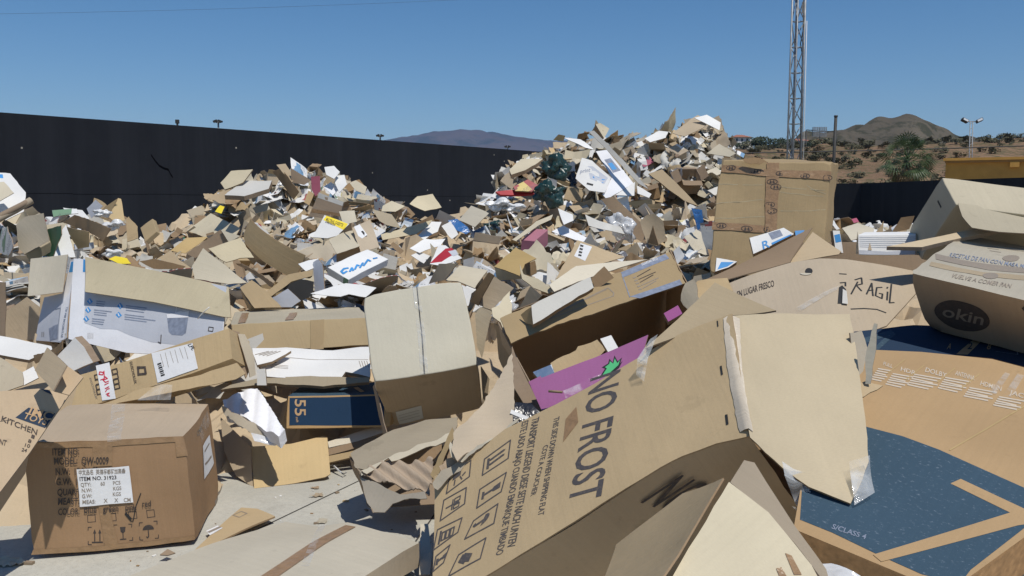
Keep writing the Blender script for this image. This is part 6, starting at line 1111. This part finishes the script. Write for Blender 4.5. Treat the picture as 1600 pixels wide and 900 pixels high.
pick('cardboard_sheet', 'long white plank of board at the left edge above the toy carton', CB, 'white', [(-30, 524), (0, 529), (80, 540), (82, 546), (45, 562), (0, 556), (-30, 552)], (.1, -.35, .93), 5.1, thick=.02); pick('cardboard_sheet', 'fluted grey sheet at the left edge above the toy carton', CB, 'grey', [(-30, 556), (0, 557), (34, 580), (36, 601), (0, 615), (-30, 620)], 'F', 4.3)
pick('white_carton', 'small white open carton with brown lining above the toy carton', BX, 'white', [(89, 563), (122, 526), (136, 541), (150, 565), (120, 578), (100, 575)], 'V', 4.75, thick=.08); pick('cardboard_sheet', 'white end of the small open carton above the toy carton', CB, 'white', [(30, 584), (52, 572), (60, 590), (38, 602)], 'F', 4.45); pick('cardboard_sheet', 'brown lining flap of the small white carton above the toy carton', CB, 'brown', [(46, 556), (78, 548), (108, 532), (106, 546), (88, 552), (54, 568)], 'L', 4.6)
# --- middle of the yard
pick('cardboard_sheet', 'big pale sheet with a pointed top below the left mound', CB, 'pale', [(293, 361), (330, 334), (376, 357), (366, 372), (320, 371)], 'T'); corner_box('cardboard_box', 'brown box with a dark side below the big pale pointed sheet', BX, 'brown', (304, 402), (357, 379), (291, 396), (302, 410), None, mats={(2, 0): 'pale'}); pick('cardboard_sheet', 'brown sloping box side below the big pale pointed sheet', CB, 'brown', [(291, 396), (345, 359), (357, 379), (305, 403)], 'V', 8.0); pick('cardboard_sheet', 'small lit box top right of the brown sloping side', CB, 'pale', [(345, 359), (375, 369), (358, 379)], 'R', 8.0)
pick('cardboard_sheet', 'orange-brown box corner left of the brown sloping side', CB, 'gold', [(267, 393), (292, 372), (326, 369), (306, 385), (290, 396)], 'F'); 
def curl():
    pp = [(375, 366), (386, 342), (430, 370), (474, 399), (466, 420), (456, 436), (418, 408), (382, 380)]; pl = plane_px(pp, 7.6, (-.35, -.93, .02)); pl.disp = lambda x, y, P: -.9 * y * y + .05; mb = MB(); slab(mb, pl, [pl.pix(*p) for p in pp], 'tan', 'brown', .008, .04); tag(mb.build('curled_sheet'), 'big brown curled panel like a trough in the middle of the waste', CB); keep(375, 340, 475, 436, 7.9)
curl()
pick('cardboard_sheet', 'bright pale flap left of the big curled panel', CB, 'pale', [(326, 392), (352, 383), (377, 377), (397, 402), (375, 404), (354, 413)], 'U', 7.4, bend=(30, .6)); pick('cardboard_sheet', 'large pale sheet sloping down left of the brown open box', CB, 'pale', [(300, 416), (319, 392), (350, 414), (387, 444), (358, 446), (304, 436)], 'F', 6.9, bend=(40, .5))
pick('cardboard_sheet', 'dark thin panel across the open box below the curled panel', CB, 'brown', [(372, 412), (380, 412), (428, 443), (424, 449)], 'L', 7.0); corner_box('cardboard_box', 'kraft box corner above the long low carton', BX, 'gold', (392, 478), (438, 480), (375, 450), (395, 492), 6.5, mats={(2, 0): 'tan'}); pick('cardboard_sheet', 'tan sloping box side above the long low carton', CB, 'tan', [(375, 450), (394, 440), (415, 455), (440, 480), (398, 482)], 'F', 6.5)
pick('printed_card', 'shaded grey blue card with dark print above the long low carton', PK, 'cool', [(424, 466), (450, 451), (470, 470), (456, 480), (430, 480)], 'V', 6.55); pick('plastic_sheet', 'black foam sheet behind the grey blue card in the middle', 'plastic', 'dark', [(440, 450), (470, 436), (490, 440), (488, 462), (470, 470)], 'V', 6.7, edge='dark'); pick('cardboard_sheet', 'long tan curved strip over the black foam sheet', CB, 'tan', [(412, 458), (450, 430), (489, 424), (488, 432), (455, 440), (424, 462)], 'F', 6.7)
pick('binder', 'white ring binder standing open with pale blue lining in the middle', PP, 'white', [(466, 412), (482, 406), (497, 404), (498, 416), (478, 424)], 'F', 6.9); pick('binder', 'upright white and red edged board of the ring binder in the middle', PP, 'coolwhite', [(490, 410), (497, 405), (503, 412), (508, 456), (492, 459)], 'L', 6.8)
corner_box('printed_carton', 'flat white carton with blue curly lettering in the middle of the yard', PK, 'white', (544, 436), (607, 406), (511, 417), (543, 447), 6.9, mats={(0, 0): 'prn3', (1, 0): 'coolwhite'}, prints=lambda hx, mb: [hx.face(2, 0).line(mb, st, .018, 'sky', .004) for st in ([(541, 424), (536, 427), (533, 424), (537, 420), (543, 419)], [(546, 424), (549, 419), (551, 423)], [(554, 421), (557, 415), (560, 416)], [(562, 419), (566, 412)], [(568, 416), (574, 407), (578, 409)], [(583, 405), (588, 404)])])
pick('paper_sheet', 'crumpled white cloth-like paper spread before the white lettered carton', PP, 'paper', [(486, 465), (510, 455), (541, 444), (566, 445), (588, 450), (571, 463), (545, 461), (532, 466)], 'U', 6.55, amp=.03, thick=.003, edge='paper')
pick('cardboard_sheet', 'kraft box side with a white label right of the yellow-labelled board', CB, 'tan', [(550, 356), (578, 342), (593, 386), (564, 397)], 'F', 8.3, prints=lambda pl, mb: (pl.poly(mb, [(553, 354), (562, 350), (574, 368), (566, 374), (560, 370)], 'label'), pl.line(mb, [(566, 362), (572, 370)], .02, 'inkd')))
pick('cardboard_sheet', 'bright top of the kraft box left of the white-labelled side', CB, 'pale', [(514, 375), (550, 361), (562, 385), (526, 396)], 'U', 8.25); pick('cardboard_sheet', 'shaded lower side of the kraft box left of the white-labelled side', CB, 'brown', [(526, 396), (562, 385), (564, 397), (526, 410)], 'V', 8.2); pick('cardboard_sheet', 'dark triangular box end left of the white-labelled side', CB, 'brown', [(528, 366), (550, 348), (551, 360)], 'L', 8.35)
pick('cardboard_sheet', 'pale flap standing behind the white-labelled box', CB, 'pale', [(530, 332), (554, 329), (558, 347), (536, 351)], 'F', 9.2); pick('cardboard_sheet', 'pale upright box side right of the white-labelled box', CB, 'grey', [(582, 328), (612, 335), (626, 357), (604, 352), (593, 346)], 'F', 9.2)
pick('printed_board', 'white board with a bright yellow printed strip below the left mound', PK, 'white', [(489, 372), (507, 336), (546, 350), (530, 368), (512, 373)], 'F', 8.8, prints=lambda pl, mb: (pl.poly(mb, [(505, 344), (510, 337), (544, 350), (537, 360)], 'yellow'), pl.text(mb, 'MULTIRAIL CASSETTE', (509, 345), (535, 355), (511, 340.5), 'inkd', .002), pl.text(mb, 'DIMENSION', (508, 348.5), (523, 354), (509.5, 345.5), 'inkd', .002)))
pick('cardboard_sheet', 'long pale plank of cardboard sloping right in the middle of the yard', CB, 'pale', [(595, 368), (640, 354), (676, 344), (668, 354), (650, 365), (598, 376)], 'F'); pick('cardboard_sheet', 'flat pale pieces low on the skyline between the two mounds', CB, 'pale', [(598, 322), (612, 314), (633, 322), (618, 331), (596, 331)], 'F', 10.6); pick('cardboard_sheet', 'wavy pale sheet on the skyline between the two mounds', CB, 'pale', [(640, 320), (652, 308), (676, 304), (690, 324), (664, 330)], 'F', 10.6, bend=(0, .4))
pick('cardboard_sheet', 'mid brown flap leaning above the tall plain carton', CB, 'tan', [(665, 443), (685, 412), (718, 411), (696, 438)], 'L', 6.2); pick('cardboard_sheet', 'pale box top right of the flap above the tall plain carton', CB, 'pale', [(696, 438), (718, 411), (762, 422), (742, 452), (715, 440)], 'U', 6.2)
pick('folded_cardboard', 'dark folded carton leaning right behind the tall plain carton', CB, 'brown', [(735, 472), (762, 425), (770, 430), (748, 478)], 'L', 5.55); pick('folded_cardboard', 'shaded brown carton side between the tall plain carton and the torn lid', CB, 'tan', [(748, 476), (764, 428), (803, 450), (794, 460), (768, 484)], 'V', 5.6); pick('folded_cardboard', 'lower brown carton in the dark gap right of the tall plain carton', CB, 'grey', [(742, 492), (750, 480), (768, 486), (753, 560), (745, 540)], 'V', 5.4)
pick('folded_cardboard', 'shaded long carton side rising right of the dark gap', CB, 'tan', [(802, 500), (830, 447), (848, 462), (806, 508)], 'L', 5.2); pick('folded_cardboard', 'pale curly flap above the dark gap right of the tall plain carton', CB, 'pale', [(812, 412), (818, 428), (840, 436), (864, 454), (858, 460), (834, 450), (816, 436)], 'F', 5.5, amp=.03)
pick('torn_cardboard', 'torn pale kraft strip standing in the gap left of the torn lid', CB, 'pale', [(768, 482), (780, 476), (797, 452), (799, 500), (798, 548), (788, 530), (782, 508), (770, 498)], 'F', 4.6, torn=.012, amp=.03); pick('torn_cardboard', 'ragged brown fluted scrap in the gap left of the torn lid', CB, 'brown', [(772, 505), (790, 512), (798, 552), (790, 580), (780, 560)], 'L', 4.65, torn=.012, amp=.03)
corner_box('cardboard_box', 'pale box with a shaded end above the torn lid', BX, 'pale', (820, 412), (772, 417), (837, 405), (824, 434), 6.6, mats={(0, 0): 'brown'}); pick('cardboard_sheet', 'bright square box top above the dark gap', CB, 'gold', [(772, 417), (806, 384), (838, 405), (820, 413), (812, 432)], 'U', 6.55)
pick('cardboard_box', 'tilted tan box side with a white label sticker above the torn lid', BX, 'tan', [(868, 436), (902, 375), (976, 401), (940, 412), (900, 420)], 'F', 6.7, prints=lambda pl, mb: (pl.poly(mb, [(897, 400), (907, 380), (925, 386), (914, 409)], 'label'), [pl.poly(mb, [(903 + k, 400 - 5 * k), (908 + k, 401.5 - 5 * k), (909 + k, 399 - 5 * k), (904 + k, 397 - 5 * k)], 'inkd', .002) for k in range(4)]), kp=True)
pick('cardboard_sheet', 'long pale board behind the torn blue-bordered lid', CB, 'pale', [(858, 446), (900, 420), (1040, 402), (1042, 396), (930, 432), (866, 455)], 'U', 5.6); pick('cardboard_slab', 'creamy fluted slab lying on the left of the torn blue-bordered lid', CB, 'card', [(830, 480), (870, 460), (922, 435), (927, 452), (833, 508)], 'F', 4.45, thick=.03); pick('cardboard_sheet', 'brown end of the creamy slab on the torn lid', CB, 'tan', [(815, 492), (830, 480), (833, 508), (822, 505)], 'L', 4.42); pick('cardboard_sheet', 'small brown flap standing up behind the torn lid', CB, 'brown', [(924, 435), (944, 416), (959, 434), (930, 453)], 'V', 4.7, amp=.02)
pick('printed_card', 'white and red folded shirt box lying in the middle of the yard', PK, 'white', [(686, 384), (696, 383), (722, 402), (690, 416), (672, 414)], 'U', 8.0, prints=lambda pl, mb: (pl.poly(mb, [(672, 413), (696, 388), (706, 386), (712, 394), (690, 410)], 'red'), pl.poly(mb, [(700, 392), (712, 389), (716, 396), (708, 400)], 'cool', .002)))
for k, (q, m, l) in enumerate((([(650, 372), (672, 350), (690, 348), (684, 362), (664, 374)], 'paper', 'topmost'), ([(640, 388), (664, 372), (696, 372), (688, 384), (656, 396)], 'paper', 'widest'), ([(642, 398), (654, 392), (672, 398), (662, 410)], 'white', 'lowest'), ([(690, 356), (704, 344), (716, 366), (706, 374)], 'white', 'rightmost'))): pick('paper_sheet', l + ' of the white paper sheets fanned out between the two mounds', PP, m, q, 'U', None, amp=.03, thick=.004)
pick('plastic_bag', 'bright blue plastic film below the tilted kraft square', 'plastic bag', 'bagb', [(700, 344), (714, 341), (737, 360), (728, 366), (714, 360)], 'F', None, amp=.05, thick=.003, edge='bagb')
# --- left mound
pick('cardboard_sheet', 'hexagonal pale plate with slots at the left shoulder of the left mound', CB, 'pale', [(345, 287), (361, 267), (395, 264), (380, 286), (352, 298)], 'F', 11.8, thick=.02); pick('printed_carton', 'long light grey carton on the left shoulder of the left mound', PK, 'card', [(352, 312), (382, 287), (425, 284), (420, 296), (400, 303), (382, 311)], 'U', 11.7, thick=.06)
pick('cardboard_sheet', 'dark open box mouth near the top of the left mound', CB, 'brown', [(454, 262), (486, 282), (475, 289), (455, 285)], 'V', 12.0); pick('cardboard_sheet', 'shaded slanting panel at the top middle of the left mound', CB, 'brown', [(425, 268), (440, 262), (470, 300), (460, 312)], 'L', 12.0); pick('cardboard_sheet', 'tan slanting panel beside the shaded one at the top of the left mound', CB, 'tan', [(432, 258), (446, 256), (462, 280), (455, 286)], 'F', 12.1); pick('plastic_sheet', 'dull red plastic piece hanging at the top of the left mound', 'plastic', 'rose', [(486, 276), (500, 275), (501, 298), (493, 307), (487, 296)], 'V', 11.9)
pick('cardboard_box', 'cellophane-taped brown box front on the left mound', BX, 'brown', [(482, 338), (499, 301), (538, 316), (533, 334), (510, 342)], 'V', 11.2, thick=.06, prints=lambda pl, mb: (pl.poly(mb, [(499, 301), (538, 316), (536, 322), (497, 309)], 'card'), pl.poly(mb, [(488, 326), (533, 334), (531, 338), (486, 332)], 'tape'))); pick('cardboard_sheet', 'pale angular flap at the right shoulder of the left mound', CB, 'pale', [(546, 285), (556, 281), (573, 292), (570, 304), (556, 298)], 'F', 12.2)
for q, m, l in (([(507, 262), (522, 259), (531, 268), (522, 280), (510, 274)], 'white', 'uppermost'), ([(505, 292), (517, 284), (530, 294), (520, 306)], 'coolwhite', 'lowest'), ([(524, 274), (538, 272), (542, 288), (530, 300), (524, 288)], 'paper', 'rightmost')): pick('printed_card', l + ' white printed bag on the right half of the left mound', PK, m, q, 'F', 11.7, amp=.03)
pick('printed_card', 'yellow wrapper on the left foot of the left mound', PK, 'yellow', [(336, 330), (344, 322), (351, 324), (346, 334)], 'U', 11.4, amp=.03)
# --- tall mound
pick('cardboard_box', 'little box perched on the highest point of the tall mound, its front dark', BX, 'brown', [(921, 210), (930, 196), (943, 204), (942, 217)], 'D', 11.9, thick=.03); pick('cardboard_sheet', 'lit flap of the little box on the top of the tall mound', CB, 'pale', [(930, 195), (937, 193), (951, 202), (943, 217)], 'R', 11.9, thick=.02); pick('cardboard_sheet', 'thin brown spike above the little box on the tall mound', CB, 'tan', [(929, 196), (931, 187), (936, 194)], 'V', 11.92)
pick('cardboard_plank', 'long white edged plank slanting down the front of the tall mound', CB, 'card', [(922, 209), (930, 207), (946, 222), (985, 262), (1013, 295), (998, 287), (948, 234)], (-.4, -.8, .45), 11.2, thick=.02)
pick('printed_carton', 'white printed carton side with a hand hole on the tall mound', PK, 'white', [(899, 281), (909, 248), (925, 252), (955, 277), (945, 302), (920, 300)], 'F', 11.2, prints=lambda pl, mb: (pl.poly(mb, [(918, 260), (926, 260), (950, 278), (944, 288), (922, 280)], 'cool'), pl.poly(mb, [(928, 268), (946, 281), (942, 286), (926, 278)], 'sky'), pl.poly(mb, [(917, 287), (927, 289), (926, 292), (916, 290)], 'inkd', .003), pl.text(mb, 'print', (906, 272), (922, 268), (907, 266), 'inkg', .003)))
pick('printed_carton', 'white carton side with pale blue picture right of the hand-hole carton', PK, 'coolwhite', [(931, 237), (948, 234), (973, 265), (990, 286), (968, 300), (948, 311), (941, 304), (956, 277)], 'F', 11.25, prints=lambda pl, mb: (pl.poly(mb, [(944, 250), (954, 247), (970, 266), (958, 270)], 'inkg'), pl.poly(mb, [(950, 256), (956, 254), (964, 264), (957, 266)], 'sky', .002)))
pick('printed_card', 'white triangular card below the blue picture carton', PK, 'white', [(961, 305), (992, 285), (991, 306)], 'F', 11.1); pick('printed_card', 'white flap right of the triangular card on the tall mound', PK, 'white', [(995, 290), (1018, 303), (1014, 309), (996, 303)], 'F', 11.1)
pick('cardboard_plank', 'long kraft panel slanting down the right flank of the tall mound', CB, 'tan', [(1013, 273), (1034, 266), (1064, 294), (1091, 322), (1068, 314)], 'F', 11.4, thick=.015); pick('cardboard_sheet', 'long bent brown panel down the lower right flank of the tall mound', CB, 'brown', [(940, 312), (960, 308), (1004, 350), (1010, 382), (992, 372)], (-.5, -.8, .3), 10.4, bend=(90, .3))
pick('cardboard_sheet', 'orange-brown corner on the left skyline of the tall mound', CB, 'gold', [(864, 219), (873, 210), (883, 212), (880, 221)], 'L', 11.8); pick('printed_card', 'white sheet on the left skyline of the tall mound', PK, 'paper', [(879, 211), (907, 214), (928, 235), (914, 231)], 'U', 11.8)
pick('cardboard_slab', 'jutting kraft slab at the left edge of the tall mound', CB, 'pale', [(796, 265), (814, 251), (848, 252), (836, 261), (820, 268), (799, 272)], 'U', 11.6, thick=.05); pick('printed_card', 'red and blue magazine jutting left from the tall mound', PP, 'prn5', [(802, 292), (825, 280), (841, 290), (831, 300), (805, 299)], 'F', 11.4, thick=.02); pick('plastic_bar', 'dark red plastic bar jutting left from the tall mound', 'plastic', 'red', [(774, 304), (802, 298), (842, 299), (840, 303), (782, 308)], 'F', 11.4, thick=.03, edge='red')
o = bpy.data.objects.new('plastic_bag', P_BG['bagg'][0]); COL.objects.link(o); o.location = at(868, 262, 11.0); o.scale = (.7, .6, 1.2); tag(o, 'upper dark green plastic bag on the left face of the tall mound', 'plastic bag')
o = bpy.data.objects.new('plastic_bag', P_BG['bagg'][1]); COL.objects.link(o); o.location = at(858, 303, 10.8); o.scale = (.75, .6, 1.35); o.rotation_euler = (0, .3, 0); tag(o, 'lower dark green plastic bag on the left face of the tall mound', 'plastic bag'); keep(840, 240, 890, 328, 11.2)
o = bpy.data.objects.new('plastic_bag', P_BG['bagc'][2]); COL.objects.link(o); o.location = at(972, 355, 9.8); o.scale = (.9, .7, 1.3); o.rotation_euler = (0, .7, 0); tag(o, 'big clear bubble-wrap bag low on the tall mound', 'plastic bag')
for k, (x, y, s_) in enumerate(((778, 320, .7), (800, 324, .6))): o = bpy.data.objects.new('plastic_bag', P_BG['bagw'][k + 1]); COL.objects.link(o); o.location = at(x, y, 10.6); o.scale = (s_, s_, s_); tag(o, ('left', 'right')[k] + ' of two white plastic bags at the left foot of the tall mound', 'plastic bag')
pick('cardboard_sheet', 'kraft square tilted before the black wall left of the tall mound', CB, 'pale', [(717, 345), (736, 319), (764, 334), (742, 356)], 'U', 10.3); corner_box('printed_carton', 'rose pink carton low on the left of the tall mound', PK, 'rose', (836, 376), (814, 374), (857, 358), (836, 399), 9.2); pick('cardboard_strip', 'pale curved cardboard strip above the rose pink carton', CB, 'pale', [(800, 377), (838, 346), (864, 335), (861, 343), (842, 352), (806, 379)], 'F', 9.3)
for q, m, l in (([(872, 325), (895, 335), (896, 345), (881, 351)], 'white', 'upright'), ([(914, 336), (970, 357), (976, 367), (920, 352)], 'card', 'long'), ([(862, 362), (880, 352), (926, 376), (908, 379)], 'coolwhite', 'lowest')): pick('printed_card', l + ' white board sticking out of the foot of the tall mound', PK, m, q, 'F', 9.6, amp=.02)
pick('curled_sheet', 'curled brown cardboard arch at the right foot of the tall mound', CB, 'tan', [(1000, 346), (1010, 336), (1022, 334), (1036, 346), (1041, 376), (1026, 384), (1010, 380)], 'V', 9.4, bend=(0, 1.2)); pick('cardboard_sheet', 'dark side of the curled arch at the right foot of the tall mound', CB, 'brown', [(1012, 380), (1020, 352), (1030, 384)], 'L', 9.3); pick('plastic_bag', 'blue film scrap beside the taped carton', 'plastic bag', 'bagb', [(1080, 325), (1096, 328), (1100, 352), (1090, 360)], 'V', 9.2, amp=.05, edge='bagb', thick=.003)
for q, m, n_, l in (([(1051, 205), (1076, 190), (1090, 182), (1110, 188), (1098, 200), (1070, 210)], 'tan', 'U', 'tan sheet'), ([(1007, 215), (1030, 205), (1044, 208), (1040, 216), (1016, 222)], 'white', 'U', 'white sheet'), ([(1085, 183), (1104, 180), (1126, 192), (1124, 204), (1108, 196)], 'paper', 'F', 'white bag-like sheet'), ([(1104, 240), (1124, 224), (1150, 240), (1140, 246)], 'pale', 'F', 'pale corner pointing right')): pick('cardboard_sheet', l + ' on the right-hand skyline of the tall mound', CB, m, q, n_, 12.6)
# --- low heap behind the right-hand cartons
pick('cardboard_sheet', 'pale box panel between the taped carton and the low black wall', CB, 'pale', [(1316, 356), (1340, 347), (1366, 358), (1362, 368), (1330, 376)], 'U', 8.2); pick('folded_cardboard', 'shaded folded flap standing in the low heap left of the tent-shaped carton', CB, 'brown', [(1395, 364), (1408, 340), (1428, 337), (1420, 358)], 'L', 8.0); pick('folded_cardboard', 'thin upright spike of cardboard in the low heap', CB, 'tan', [(1366, 366), (1381, 345), (1379, 366)], 'V', 8.0); pick('paper_sheet', 'white printed sheets before the tent-shaped carton', PP, 'paper', [(1436, 370), (1456, 364), (1474, 373), (1462, 382), (1450, 388)], 'U', 6.0); pick('printed_card', 'orange-red scrap at the top of the low heap', PK, 'rose', [(1330, 343), (1338, 341), (1342, 347), (1334, 349)], 'F', 9.0)
scatter()
